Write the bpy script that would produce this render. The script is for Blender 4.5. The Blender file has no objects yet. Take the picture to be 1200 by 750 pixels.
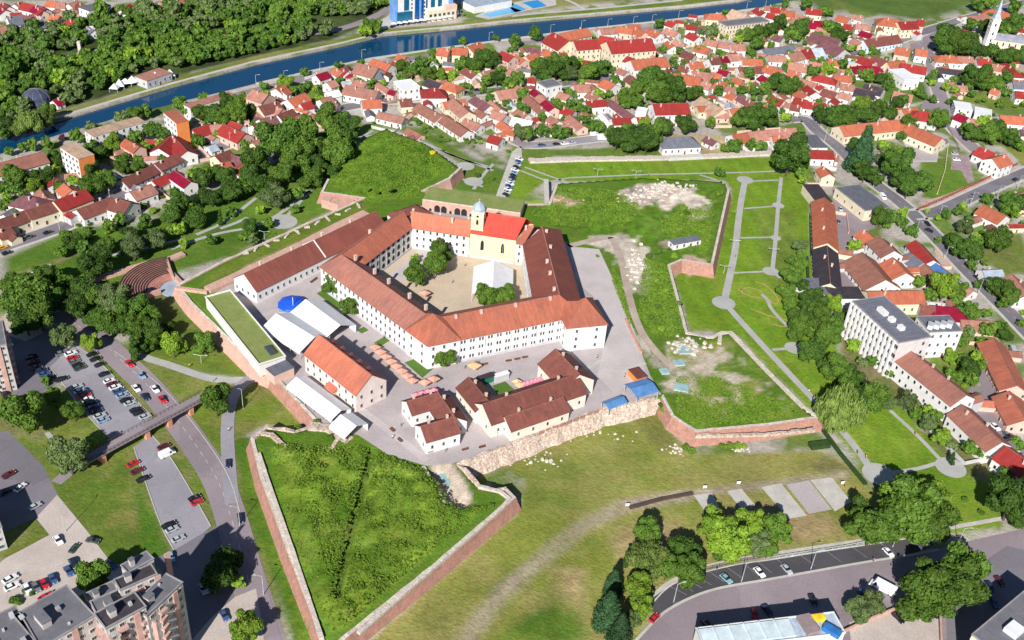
import bpy, bmesh, math, random
import numpy as np
from mathutils import Vector, Matrix
from mathutils.geometry import tessellate_polygon
random.seed(7); rng = np.random.default_rng(7)
S = bpy.context.scene
COL = S.collection
# ------------------------------------------------------------------ camera, light, exposure
F, TH, RO, HC = 1222.0, 0.5976, 0.0834, 240.0
cam_d = bpy.data.cameras.new('camera'); cam = bpy.data.objects.new('camera', cam_d); COL.objects.link(cam)
cam_d.sensor_width = 36; cam_d.lens = 36 * F / 1200; cam_d.clip_start = 1; cam_d.clip_end = 6000
_c, _s, _cr, _sr = math.cos(TH), math.sin(TH), math.cos(RO), math.sin(RO)
_right0 = Vector((1, 0, 0)); _up0 = Vector((0, _s, _c)); _fwd = Vector((0, _c, -_s))
_R = _right0 * _cr + _up0 * _sr; _U = _right0 * -_sr + _up0 * _cr
cam.matrix_world = Matrix((( _R.x, _U.x, -_fwd.x, 0), (_R.y, _U.y, -_fwd.y, 0), (_R.z, _U.z, -_fwd.z, HC), (0, 0, 0, 1)))
S.camera = cam
AZ, EL = math.radians(14), math.radians(34)          # shadows run towards azimuth 14 deg (from +y to +x)
w = bpy.data.worlds.new('World'); S.world = w; w.use_nodes = True
nt = w.node_tree; sky = nt.nodes.new('ShaderNodeTexSky'); sky.sky_type = 'NISHITA'; sky.sun_disc = False
sky.sun_elevation = EL; sky.sun_rotation = math.pi + AZ; sky.altitude = 150; sky.air_density = 1.0; sky.dust_density = 0.2; sky.ozone_density = 3.0
nt.nodes['Background'].inputs[1].default_value = 0.055
nt.links.new(sky.outputs[0], nt.nodes['Background'].inputs[0])
sd = bpy.data.lights.new('sun', 'SUN'); sun = bpy.data.objects.new('sun', sd); COL.objects.link(sun)
sd.energy = 5.0; sd.angle = math.radians(0.5); sd.color = (1.0, 0.955, 0.88)
_dir = Vector((math.sin(AZ) * math.cos(EL), math.cos(AZ) * math.cos(EL), -math.sin(EL)))
sun.rotation_euler = _dir.to_track_quat('-Z', 'Y').to_euler()
S.view_settings.view_transform = 'Standard'; S.view_settings.look = 'None'
S.view_settings.exposure = 0.46; S.view_settings.gamma = 1
# ------------------------------------------------------------------ pixel <-> place helpers (build-time measuring only)
ZO = -5.0          # level of the town and the moats; the fortress yard is 0
def G(u, v, z=ZO):
    X = u - 600; Y = v - 375
    X, Y = X * _cr + Y * _sr, -X * _sr + Y * _cr
    r = X / F; t = -Y / F
    d = (r, _c + t * _s, -_s + t * _c)
    k = (z - HC) / d[2]
    return Vector((d[0] * k, d[1] * k, z))
def PX(p):
    x, y, z = p[0], p[1], p[2] - HC
    d = y * _c - z * _s; u = y * _s + z * _c
    X = F * x / d; Y = -F * u / d
    return (600 + X * _cr - Y * _sr, 375 + X * _sr + Y * _cr)
def mpp(p):        # metres per photo pixel across the view at a place
    return (Vector(p) - Vector((0, 0, HC))).length / F
# ------------------------------------------------------------------ materials
MATS = {}
def mat(name, col, rough=0.8, var=0.12, scale=0.35, spec=0.3, metal=0, bump=0.0, bscale=4, alt=None, streak=None, rand=0.0, objcol=False, trans=0, fine=0.0, patch=False):
    if name in MATS: return MATS[name]
    m = bpy.data.materials.new(name); m.use_nodes = True; MATS[name] = m
    n = m.node_tree; b = n.nodes['Principled BSDF']; L = n.links
    b.inputs['Roughness'].default_value = rough; b.inputs['Specular IOR Level'].default_value = spec
    b.inputs['Metallic'].default_value = metal
    tc = n.nodes.new('ShaderNodeTexCoord')
    geo = n.nodes.new('ShaderNodeNewGeometry')
    no = n.nodes.new('ShaderNodeTexNoise'); no.inputs['Scale'].default_value = scale; no.inputs['Detail'].default_value = 6
    no.inputs['Roughness'].default_value = 0.65
    L.new(geo.outputs['Position'], no.inputs['Vector'])
    mix = n.nodes.new('ShaderNodeMix'); mix.data_type = 'RGBA'
    ramp = n.nodes.new('ShaderNodeMapRange'); ramp.inputs[1].default_value = 0.35; ramp.inputs[2].default_value = 0.65
    L.new(no.outputs['Fac'], ramp.inputs[0]); L.new(ramp.outputs[0], mix.inputs['Factor'])
    c = Vector(col)
    c2 = Vector(alt) if alt else c * (1 - 2 * var)
    c1 = c * (1 + var) if not alt else c
    mix.inputs['A'].default_value = (*[max(0, x) for x in c1], 1); mix.inputs['B'].default_value = (*[max(0, x) for x in c2], 1)
    out = mix.outputs['Result']
    if fine:
        n2 = n.nodes.new('ShaderNodeTexNoise'); n2.inputs['Scale'].default_value = 2.2; n2.inputs['Detail'].default_value = 4
        L.new(geo.outputs['Position'], n2.inputs['Vector'])
        mr = n.nodes.new('ShaderNodeMapRange'); mr.inputs[1].default_value = .3; mr.inputs[2].default_value = .7
        mr.inputs[3].default_value = 1 - fine; mr.inputs[4].default_value = 1 + fine
        L.new(n2.outputs['Fac'], mr.inputs[0])
        mm = n.nodes.new('ShaderNodeVectorMath'); mm.operation = 'SCALE'
        L.new(out, mm.inputs[0]); L.new(mr.outputs[0], mm.inputs['Scale']); out = mm.outputs[0]
    if streak:     # rows (tiles, seams) along an object's own axis
        wv = n.nodes.new('ShaderNodeTexWave'); wv.wave_type = 'BANDS'; wv.bands_direction = streak[0]
        wv.inputs['Scale'].default_value = streak[1]; wv.inputs['Distortion'].default_value = streak[3] if len(streak) > 3 else 0.6
        L.new(tc.outputs['Object'], wv.inputs['Vector'])
        mr = n.nodes.new('ShaderNodeMapRange'); mr.inputs[3].default_value = 1 - streak[2]; mr.inputs[4].default_value = 1.0
        L.new(wv.outputs['Fac'], mr.inputs[0])
        mm = n.nodes.new('ShaderNodeVectorMath'); mm.operation = 'SCALE'
        L.new(out, mm.inputs[0]); L.new(mr.outputs[0], mm.inputs['Scale']); out = mm.outputs[0]
    if streak:     # weather stains running down the slope
        vm = n.nodes.new('ShaderNodeVectorMath'); vm.operation = 'MULTIPLY'; vm.inputs[1].default_value = (.55, .07, .07) if streak[0] == 'X' else (.3, .3, .3)
        L.new(tc.outputs['Object'], vm.inputs[0]); n4 = n.nodes.new('ShaderNodeTexNoise'); n4.inputs['Scale'].default_value = 2.0; n4.inputs['Detail'].default_value = 5
        L.new(vm.outputs[0], n4.inputs['Vector']); mr = n.nodes.new('ShaderNodeMapRange'); mr.inputs[1].default_value = .35; mr.inputs[2].default_value = .65; mr.inputs[3].default_value = .87; mr.inputs[4].default_value = 1.09
        L.new(n4.outputs['Fac'], mr.inputs[0]); mm = n.nodes.new('ShaderNodeVectorMath'); mm.operation = 'SCALE'
        L.new(out, mm.inputs[0]); L.new(mr.outputs[0], mm.inputs['Scale']); out = mm.outputs[0]
    if patch:      # mended patches, cracks and oil stains of old surfacing
        for vs, lo, hi, ft, mx in ((.045, .90, 1.08, 'F1', 1), (.075, .86, 1.0, 'DISTANCE_TO_EDGE', .012)):
            vo = n.nodes.new('ShaderNodeTexVoronoi'); vo.inputs['Scale'].default_value = vs; vo.feature = ft
            dn = n.nodes.new('ShaderNodeTexNoise'); dn.inputs['Scale'].default_value = .25; dn.inputs['Detail'].default_value = 4; va = n.nodes.new('ShaderNodeVectorMath'); va.operation = 'MULTIPLY_ADD'
            L.new(geo.outputs['Position'], dn.inputs['Vector']); va.inputs[1].default_value = (5, 5, 0); L.new(dn.outputs['Color'], va.inputs[0]); L.new(geo.outputs['Position'], va.inputs[2]); L.new(va.outputs[0], vo.inputs['Vector'])
            mr = n.nodes.new('ShaderNodeMapRange'); mr.inputs[2].default_value = mx; mr.inputs[3].default_value = lo; mr.inputs[4].default_value = hi
            if ft == 'F1':
                sx = n.nodes.new('ShaderNodeSeparateColor'); L.new(vo.outputs['Color'], sx.inputs[0]); L.new(sx.outputs[0], mr.inputs[0])
            else: L.new(vo.outputs['Distance'], mr.inputs[0])
            mm = n.nodes.new('ShaderNodeVectorMath'); mm.operation = 'SCALE'; L.new(out, mm.inputs[0]); L.new(mr.outputs[0], mm.inputs['Scale']); out = mm.outputs[0]
    oi = n.nodes.new('ShaderNodeObjectInfo')
    if rand:
        mr = n.nodes.new('ShaderNodeMapRange'); mr.inputs[3].default_value = 1 - rand; mr.inputs[4].default_value = 1 + rand
        L.new(oi.outputs['Random'], mr.inputs[0])
        mm = n.nodes.new('ShaderNodeVectorMath'); mm.operation = 'SCALE'
        L.new(out, mm.inputs[0]); L.new(mr.outputs[0], mm.inputs['Scale']); out = mm.outputs[0]
    if objcol:
        mm = n.nodes.new('ShaderNodeVectorMath'); mm.operation = 'MULTIPLY'
        L.new(out, mm.inputs[0]); L.new(oi.outputs['Color'], mm.inputs[1]); out = mm.outputs[0]
    L.new(out, b.inputs['Base Color'])
    if bump:
        bn = n.nodes.new('ShaderNodeBump'); bn.inputs['Distance'].default_value = bump; bn.inputs['Strength'].default_value = 1
        n3 = n.nodes.new('ShaderNodeTexNoise'); n3.inputs['Scale'].default_value = bscale; n3.inputs['Detail'].default_value = 5
        L.new(geo.outputs['Position'], n3.inputs['Vector']); L.new(n3.outputs['Fac'], bn.inputs['Height'])
        L.new(bn.outputs[0], b.inputs['Normal'])
    return m
T = dict(fine=.14, streak=('X', 1.6, .10, 0.8), rand=.16)
ROOF = {
 'old': mat('old clay tiles', (.33, .14, .10), alt=(.24, .11, .085), **T), 'brown': mat('brown tiles', (.21, .068, .052), alt=(.15, .054, .045), **T),
 'orange': mat('orange tiles', (.47, .135, .07), alt=(.37, .11, .065), **T), 'red': mat('red sheet roof', (.34, .035, .032), alt=(.28, .035, .03), rough=.55, **T),
 'crim': mat('crimson sheet roof', (.24, .008, .032), rough=.5, **T), 'pink': mat('faded pink tiles', (.42, .20, .15), alt=(.32, .145, .115), **T),
 'grey': mat('grey felt roof', (.155, .16, .20), alt=(.125, .13, .165), **T), 'dark': mat('dark roof', (.055, .045, .055), rough=.7, **T),
 'purple': mat('purple brown tiles', (.17, .07, .085), **T), 'tan': mat('tan roof', (.52, .36, .26), **T),
 'white': mat('white membrane', (.74, .75, .78), var=.04, rough=.5), 'slate': mat('pale slate', (.27, .28, .35), **T), 'lblue': mat('pale blue sheet', (.42, .50, .60), rough=.5, **T),
 'blue': mat('blue tarpaulin', (.07, .17, .42), rough=.5), 'church': mat('vermilion church tiles', (.60, .065, .045), alt=(.52, .055, .04), **T),
 'pal': mat('palace weathered tiles', (.35, .145, .105), alt=(.25, .11, .09), scale=.12, **T), 'palo': mat('palace orange tiles', (.48, .15, .09), alt=(.36, .12, .08), scale=.12, **T),
 'palb': mat('palace red brown tiles', (.235, .07, .052), alt=(.18, .058, .045), scale=.12, **T),
 'green': mat('turf roof', (.25, .27, .09), alt=(.17, .23, .06), scale=.2, fine=.2), 'asph': mat('asphalt roof', (.17, .165, .185), alt=(.13, .13, .15), fine=.1),
}
WALL = {
 'w': mat('white render', (.70, .69, .68), var=.04, rough=.9, fine=.04), 'c': mat('cream render', (.68, .60, .45), var=.05, rough=.9, fine=.04),
 'p': mat('pink render', (.66, .45, .38), var=.05, rough=.9), 'q': mat('pinkish white render', (.70, .60, .56), var=.05, rough=.9), 'e': mat('off white render', (.72, .67, .58), var=.05, rough=.9),
 'y': mat('yellow render', (.74, .66, .40), var=.05, rough=.9),
 'o': mat('orange render', (.72, .24, .07), var=.05, rough=.9), 'g': mat('grey render', (.50, .50, .52), var=.06, rough=.9),
 'l': mat('pale blue render', (.60, .70, .78), var=.05, rough=.9),
}
M_GLASS = mat('window glass', (.05, .06, .075), rough=.12, spec=.6, var=.1, rand=.85)
M_FRAME = mat('window frame', (.62, .60, .56), rough=.6)
M_STONE = mat('pale stone', (.62, .56, .50), alt=(.45, .39, .34), scale=.8, fine=.25, bump=.15, bscale=1.5)
M_BRICK = mat('fortress brick', (.46, .23, .18), alt=(.36, .20, .16), scale=.25, fine=.22, streak=('Z', 6, .12))
M_PBRICK = mat('pale fortress brick', (.58, .36, .29), alt=(.47, .29, .24), scale=.25, fine=.2)
M_RUBBLE = mat('rubble stone', (.62, .52, .44), alt=(.38, .27, .22), scale=.7, fine=.45, bump=.4, bscale=.9)
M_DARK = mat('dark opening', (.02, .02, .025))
M_METAL = mat('galvanised steel', (.62, .64, .66), rough=.45, metal=.3)
M_BARK = mat('bark', (.09, .065, .045), fine=.2)
M_ASPH = mat('asphalt', (.20, .185, .212), alt=(.165, .152, .178), scale=.05, fine=.08, patch=True)
M_ASPHP = mat('worn pinkish asphalt', (.285, .238, .262), alt=(.24, .203, .225), scale=.05, fine=.10, patch=True)
M_ASPHL = mat('light parking asphalt', (.31, .292, .33), alt=(.262, .25, .285), scale=.06, fine=.10, patch=True)
M_ASPHD = mat('fresh dark asphalt', (.062, .058, .07), alt=(.085, .08, .09), scale=.08, fine=.1)
M_PAVE = mat('yard paving', (.45, .395, .40), alt=(.355, .315, .325), scale=.07, fine=.18)
M_PAVEL = mat('pale yard paving', (.52, .465, .465), alt=(.44, .395, .395), scale=.08, fine=.14)
M_PATH = mat('gravel path', (.42, .42, .40), alt=(.35, .35, .34), scale=.15, fine=.1)
M_CONC = mat('concrete', (.52, .50, .46), alt=(.42, .40, .37), scale=.2, fine=.12)
M_SAND = mat('sandy yard', (.56, .455, .34), alt=(.45, .37, .285), scale=.09, fine=.14)
M_DUST = mat('dusty yard', (.52, .455, .42), alt=(.43, .37, .34), scale=.09, fine=.14)
M_SOIL = mat('pale bare soil', (.46, .38, .32), alt=(.34, .27, .22), scale=.15, fine=.2)
M_LINE = mat('road paint', (.55, .54, .52), rough=.6)
M_TUFT = mat('grass tufts', (.15, .235, .03), alt=(.10, .185, .02), scale=.15, fine=.25, spec=.1)
M_GRASS = mat('mown grass', (.085, .165, .022), alt=(.065, .135, .02), scale=.12, fine=.2)
M_WEED = mat('rank weeds', (.07, .13, .022), alt=(.04, .085, .016), scale=.2, fine=.3, bump=.4, bscale=.8)
# ------------------------------------------------------------------ mesh builder
class MB:
    def __init__(s): s.v = []; s.f = []; s.m = []
    def face(s, pts, mi=0):
        k = len(s.v); s.v += [tuple(p) for p in pts]; s.f.append(tuple(range(k, k + len(pts)))); s.m.append(mi)
    def box(s, cx, cy, z0, z1, lx, ly, rz=0, mi=0):
        c, q = math.cos(rz), math.sin(rz)
        P = [(cx + a * lx / 2 * c - b * ly / 2 * q, cy + a * lx / 2 * q + b * ly / 2 * c) for a, b in ((-1, -1), (1, -1), (1, 1), (-1, 1))]
        s.prism(P, z0, z1, mi)
    def prism(s, P, z0, z1, mi=0, top=None):
        P = [(p[0], p[1]) for p in P]
        if sum(P[i][0] * P[(i + 1) % len(P)][1] - P[(i + 1) % len(P)][0] * P[i][1] for i in range(len(P))) < 0: P = P[::-1]; top = top[::-1] if top else None
        Q = top or P; n = len(P); k = len(s.v)
        s.v += [(x, y, z0) for x, y in P] + [(q[0], q[1], z1) for q in Q]
        for i in range(n): j = (i + 1) % n; s.f.append((k + i, k + j, k + n + j, k + n + i)); s.m.append(mi)
        if n <= 4: s.f.append(tuple(range(k + n, k + 2 * n))); s.m.append(mi); s.f.append(tuple(range(k + n - 1, k - 1, -1))); s.m.append(mi)
        else:
            for t in tessellate_polygon([[Vector((q[0], q[1], 0)) for q in Q]]):
                a, b, c = [Vector(Q[x]).to_3d() for x in t]
                if (b - a).cross(c - a).z < 0: t = t[::-1]
                s.f.append(tuple(k + n + x for x in t)); s.m.append(mi)
    def hull(s, sec, x0, x1, mi=0):            # closed section in (y,z) swept along x
        n = len(sec); k = len(s.v)
        s.v += [(x0, y, z) for y, z in sec] + [(x1, y, z) for y, z in sec]
        for i in range(n): j = (i + 1) % n; s.f.append((k + j, k + i, k + n + i, k + n + j)); s.m.append(mi)
        s.f.append(tuple(range(k, k + n))); s.m.append(mi); s.f.append(tuple(range(k + 2 * n - 1, k + n - 1, -1))); s.m.append(mi)
    def tube(s, p0, p1, r0, r1=None, n=8, mi=0, cap=True):
        r1 = r0 if r1 is None else r1; p0 = Vector(p0); p1 = Vector(p1); d = (p1 - p0).normalized()
        a = d.orthogonal().normalized(); b = d.cross(a); k = len(s.v)
        for p, r in ((p0, r0), (p1, r1)):
            s.v += [tuple(p + (a * math.cos(2 * math.pi * i / n) + b * math.sin(2 * math.pi * i / n)) * r) for i in range(n)]
        for i in range(n): j = (i + 1) % n; s.f.append((k + i, k + j, k + n + j, k + n + i)); s.m.append(mi)
        if cap: s.f.append(tuple(range(k + n, k + 2 * n))); s.m.append(mi); s.f.append(tuple(range(k + n - 1, k - 1, -1))); s.m.append(mi)
    def dome(s, c, r, h, n=16, rings=5, mi=0):
        k = len(s.v); c = Vector(c)
        for i in range(rings):
            a = i / rings * math.pi / 2
            s.v += [(c.x + r * math.cos(a) * math.cos(2 * math.pi * j / n), c.y + r * math.cos(a) * math.sin(2 * math.pi * j / n), c.z + h * math.sin(a)) for j in range(n)]
        s.v.append((c.x, c.y, c.z + h)); t = len(s.v) - 1
        for i in range(rings - 1):
            for j in range(n): q = (j + 1) % n; s.f.append((k + i * n + j, k + i * n + q, k + (i + 1) * n + q, k + (i + 1) * n + j)); s.m.append(mi)
        for j in range(n): s.f.append((k + (rings - 1) * n + j, k + (rings - 1) * n + (j + 1) % n, t)); s.m.append(mi)
    def mesh(s, name, mats):
        me = bpy.data.meshes.new(name); me.from_pydata(s.v, [], s.f)
        for m in (mats if isinstance(mats, (list, tuple)) else [mats]): me.materials.append(m)
        if any(s.m): me.polygons.foreach_set('material_index', s.m)
        me.update(); return me
def link(name, me, parent=None, loc=None, rz=0):
    o = bpy.data.objects.new(name, me); COL.objects.link(o)
    if parent: o.parent = parent
    if loc is not None: o.location = loc
    if rz: o.rotation_euler = (0, 0, rz)
    return o
def obj(name, mb, mats, parent=None, loc=None, rz=0): return link(name, mb.mesh(name, mats), parent, loc, rz)
THINGS = []       # [object, look, category, group, fixed label]
def thing(name, look, cat, loc=(0, 0, 0), rz=0, group=None, label=None, me=None):
    o = link(name, me, None, loc, rz); THINGS.append([o, look, cat, group, label]); return o
def struct(o, kind='structure'): o['kind'] = kind; return o
# ------------------------------------------------------------------ polygons and distances
def inside(P, x, y):
    r = np.zeros(x.shape, bool); n = len(P)
    for i in range(n):
        x1, y1 = P[i][0], P[i][1]; x2, y2 = P[(i + 1) % n][0], P[(i + 1) % n][1]
        c = ((y1 > y) != (y2 > y)); d = (y2 - y1) if y2 != y1 else 1e-9
        r ^= c & (x < (x2 - x1) * (y - y1) / d + x1)
    return r
def segd(P, x, y, closed=True):
    d = np.full(x.shape, 1e9); n = len(P)
    for i in range(n if closed else n - 1):
        a = P[i]; b = P[(i + 1) % n]; dx, dy = b[0] - a[0], b[1] - a[1]; L = dx * dx + dy * dy + 1e-9
        t = np.clip(((x - a[0]) * dx + (y - a[1]) * dy) / L, 0, 1)
        d = np.minimum(d, np.hypot(x - a[0] - t * dx, y - a[1] - t * dy))
    return d
def sdf(P, x, y): d = segd(P, x, y); return np.where(inside(P, x, y), d, -d)     # positive inside
def gp(pts, z=ZO): return [G(u, v, z) for u, v in pts]
def smooth(P, k=2):
    for _ in range(k):
        Q = [P[0]]
        for a, b in zip(P, P[1:]): Q += [a * .75 + b * .25, a * .25 + b * .75]
        P = Q + [P[-1]]
    return P
def sheet(name, pts, m, layer=1, zb=ZO, px=True):
    P = gp(pts, zb) if px else pts; z = zb + .03 * layer
    me = bpy.data.meshes.new(name); tr = tessellate_polygon([[Vector((p.x, p.y, 0)) for p in P]])
    fs = []
    for t in tr:
        a, b, c = [Vector((P[i].x, P[i].y, 0)) for i in t]
        fs.append(t if (b - a).cross(c - a).z > 0 else t[::-1])
    me.from_pydata([(p.x, p.y, z) for p in P], [], fs); me.materials.append(m)
    return struct(link(name, me))
def ribbon(P, w0):
    L, R = [], []
    for i, p in enumerate(P):
        a = P[max(0, i - 1)]; b = P[min(len(P) - 1, i + 1)]; d = Vector((b.x - a.x, b.y - a.y)).normalized()
        n = Vector((-d.y, d.x)) * (w0 / 2); L.append((p.x + n.x, p.y + n.y)); R.append((p.x - n.x, p.y - n.y))
    return L, R
def road(name, pts, width, m, layer=2, zb=ZO, kerb=False, line=False, sm=2):
    P = smooth(gp(pts, zb), sm) if len(pts) > 2 else gp(pts, zb)
    L, R = ribbon(P, width); z = zb + .03 * layer; b = MB()
    for i in range(len(P) - 1): b.face([(*R[i], z), (*R[i + 1], z), (*L[i + 1], z), (*L[i], z)])
    o = struct(obj(name, b, m))
    if kerb:
        k = MB()
        for s in (1, -1):
            A, _ = ribbon(P, s * (width + .1)); B, _ = ribbon(P, s * (width + 3.2))
            for i in range(len(P) - 1):
                q = [A[i], A[i + 1], B[i + 1], B[i]]
                k.prism(q, zb - .05, zb + .13)
        struct(obj('pavement', k, M_CONC if kerb is True else kerb))
    if line:
        k = MB(); acc = 0
        for a, c in zip(P, P[1:]):
            d = (c - a); l = d.length
            n = max(1, int(l / 6))
            for j in range(n):
                p = a + d * (j / n); q = a + d * ((j + .5) / n); nn = Vector((-d.y, d.x, 0)).normalized() * .08
                k.face([(*(p - nn).xy, z + .02), (*(q - nn).xy, z + .02), (*(q + nn).xy, z + .02), (*(p + nn).xy, z + .02)])
        struct(obj('lane_marking', k, M_LINE))
    return o
# ================================================================== LAND
FPX = [((222,355),0,'p'),((207,335),0,'p'),((262,306),0,'p'),((425,233),0,'b'),((376,226),1,'b'),((384,210),1,'g'),((425,163),1,'g'),((452,150),1,'g'),((500,168),1,'g'),((541,197),1,'b'),
       ((527,210),0,'p'),((497,224),0,'b'),((560,230),0,'b'),((612,240),0,'b'),((643,240),0,'b'),((652,215),0,'g'),((755,208),0,'g'),((848,212),0,'g'),((855,222),0,'b'),((835,312),0,'b'),
       ((799,306),0,'b'),((785,312),0,'s'),((806,390),0,'s'),((834,395),0,'s'),((845,389),0,'s'),((858,389),0,'s'),((899,433),0,'s'),((942,476),0,'s'),((961,490),0,'b'),((900,499),0,'b'),
       ((815,507),0,'b'),((787.5,489),0,'b'),((775,466),0,'r'),((742,474),0,'r'),((706,481),0,'r'),((600,522),0,'r'),((540,545),0,'r'),((563,570),0,'r'),((593,573),0,'b'),((604,584),0,'b'),((507.8,666.4),0,'b'),
       ((400,753),0,'b'),((384,770),0,'b'),((338,650),0,'b'),((305,560),0,'b'),((294,515),0,'b'),((312,500),0,'r'),((345,505),0,'r'),((372,497),0,'b'),((318,440),0,'p'),((302,433),0,'p')]
FP = [G(u, v, 0) for (u, v), _, _ in FPX]
FP2 = [(p.x, p.y) for p in FP]
RIV_PX_N = [(0,180),(60,160),(130,140),(215,118),(300,97.5),(368,82),(435,68),(498,58.8),(600,45),(691,33),(777,24),(825,18),(886,9.5),(945,-4),(1010,-22)]
RIV_PX_F = [(0,158),(63,140),(130,120),(203,98.5),(300,72.5),(399,51.5),(448,39.5),(520,33),(600,24.5),(700,16),(800,7.5),(866,0),(930,-16),(1000,-36)]
RN = gp(RIV_PX_N); RF = gp(RIV_PX_F)
RN[0:0] = [RN[0] + (RN[0] - RN[1]) * 8]; RF[0:0] = [RF[0] + (RF[0] - RF[1]) * 8]
RN.append(RN[-1] + (RN[-1] - RN[-2]) * 8); RF.append(RF[-1] + (RF[-1] - RF[-2]) * 8)
RIV = [(p.x, p.y) for p in RN] + [(p.x, p.y) for p in RF[::-1]]
_lat = rng.random((64, 64))
def vn(x, y, s, seed=0):
    X = x / s + seed * 17.3; Y = y / s + seed * 31.7
    i = np.floor(X).astype(int); j = np.floor(Y).astype(int); a = X - i; b = Y - j
    a = a * a * (3 - 2 * a); b = b * b * (3 - 2 * b)
    g = lambda p, q: _lat[p % 64, q % 64]
    return (g(i, j) * (1 - a) + g(i + 1, j) * a) * (1 - b) + (g(i, j + 1) * (1 - a) + g(i + 1, j + 1) * a) * b
def fb(x, y, s, seed=0): return vn(x, y, s, seed) * .5 + vn(x, y, s / 2.1, seed + 1) * .3 + vn(x, y, s / 4.3, seed + 2) * .2
def axis(a, b, st, lo, hi):
    mid = np.arange(a, b, st); L = [a]; s = st
    while L[-1] > lo: s *= 1.5; L.append(L[-1] - s)
    R = [mid[-1]]; s = st
    while R[-1] < hi: s *= 1.5; R.append(R[-1] + s)
    return np.concatenate([np.array(L[1:])[::-1], mid, np.array(R[1:])])
xs = axis(-330, 420, 1.5, -3500, 3500); ys = axis(150, 860, 1.5, -800, 5000)
X, Y = np.meshgrid(xs, ys)
D = sdf(FP2, X, Y); DR = sdf(RIV, X, Y)
Zt = np.where(D > 0.05, 0.0, ZO)
Zt = np.where(DR > 0, ZO - np.clip(DR / 3, 0, 1) * 4.0, Zt)
def P2(px, z=ZO): return [(p.x, p.y) for p in gp(px, z)]
# mounds and rough ground on the bastions
B_SW = P2([(315,520),(420,520),(500,550),(545,595),(585,590),(500,655),(405,740),(385,745),(345,650),(318,560)], 0)
B_N = P2([(384,212),(425,165),(452,153),(500,170),(535,197),(500,215),(490,232),(440,238),(400,232)], 0)
B_NE = P2([(650,222),(845,215),(850,225),(832,305),(700,275),(640,265),(625,250)], 0)
def soft(P, w): return np.clip(sdf(P, X, Y) / w, 0, 1)
m = soft(B_SW, 6); Zt += m * (fb(X, Y, 15, 3) * 2.8 + vn(X, Y, 3.5, 5) * .8)
m = soft(B_N, 14); Zt += m * (m * 1.8 + fb(X, Y, 12, 4) * .9)
m = soft(B_NE, 8); Zt += m * (fb(X, Y, 13, 6) * .9)
# gully down the middle of the south-west bastion
gy = [(p.x, p.y) for p in gp([(434,530),(420,590),(404,650),(395,700)], 0)]
dg = segd(gy, X, Y, False); Zt -= np.clip(1 - dg / 1.8, 0, 1) * 2.8 * (D > 4)
for px, dep, sf in [([(500,548),(525,545),(552,590),(540,598),(520,592)], 3.0, 1.2), ([(612,226),(640,226),(640,242),(613,240)], 4.5, 1.5)]:
    Zt -= soft(P2(px, 0), sf) * dep
# ---- ground cover as vertex colour (what grows or lies there)
C = np.zeros(X.shape + (3,)); 
def setc(mask, ca, cb=None, s=12, seed=0, th=.5, sharp=4):
    global C
    a = np.array(ca)[None, None]
    if cb is not None:
        k = np.clip((fb(X, Y, s, seed) - th) * sharp + .5, 0, 1)[..., None]; a = a * (1 - k) + np.array(cb)[None, None] * k
    C = C * (1 - mask[..., None]) + a * mask[..., None]
LAWN = (.14, .24, .02); LAWN2 = (.18, .265, .03); WEED = (.085, .175, .015); WEED2 = (.15, .235, .025); DRY = (.27, .255, .08); DRYB = (.42, .30, .17)
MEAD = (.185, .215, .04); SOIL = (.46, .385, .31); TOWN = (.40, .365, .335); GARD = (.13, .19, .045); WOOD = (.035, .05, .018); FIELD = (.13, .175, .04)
one = np.ones(X.shape)
setc(one, TOWN, GARD, 14, 1, .54, 6)
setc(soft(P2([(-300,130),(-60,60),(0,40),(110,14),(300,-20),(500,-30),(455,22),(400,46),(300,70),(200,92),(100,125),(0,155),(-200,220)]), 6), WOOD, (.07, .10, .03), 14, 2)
setc(soft(P2([(960,20),(1000,15),(1090,28),(1140,12),(1200,0),(1300,-60),(900,-40),(930,-6)]), 12), FIELD, (.085,.14,.03), 30, 3, .5, 6)
setc(soft(P2([(0,152),(60,132),(130,111),(203,90),(300,64),(399,44),(448,33),(520,28),(600,18),(700,8),(800,-1),(866,-9),(930,-20),(930,-10),(866,0),(800,7),(700,16),(600,25),(520,33),(448,40),(399,52),(300,73),(203,99),(130,120),(63,141),(0,160)]), 3), (.13,.19,.03), (.20,.20,.06), 15, 4)
setc(soft(P2([(600,18),(700,6),(800,-3),(900,-20),(900,-60),(560,-60),(560,-2)]), 8), (.16,.19,.045), (.22,.22,.08), 30, 4)
# park west and north-west of the fortress
setc(soft(P2([(0,302),(45,282),(85,263),(160,262),(300,200),(370,160),(440,140),(500,150),(560,185),(600,200),(612,236),(500,222),(540,197),(500,168),(452,150),(425,163),(384,210),(425,235),(262,306),(130,345),(0,370)]), 4), (.085,.165,.02), (.125,.19,.03), 18, 5)
setc(soft(P2([(0,325),(60,305),(105,285),(110,292),(40,325),(0,345)]), 3), (.36,.27,.17), (.15,.18,.05), 8, 6)
# lawns of the east moat and park
setc(soft(P2([(600,187),(905,183),(950,190),(952,300),(975,345),(985,420),(1020,470),(1060,478),(1120,545),(1160,570),(1180,620),(1090,632),(1020,560),(963,492),(942,476),(899,433),(858,389),(806,390),(785,312),(835,312),(855,222),(848,212),(640,214),(612,236),(580,232)]), 2), LAWN, LAWN2, 20, 7, .55, 5)
setc(soft(P2([(880,245),(935,245),(945,350),(925,360),(893,318)]), 3), (.16,.225,.035), (.13,.19,.03), 12, 8)
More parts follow.
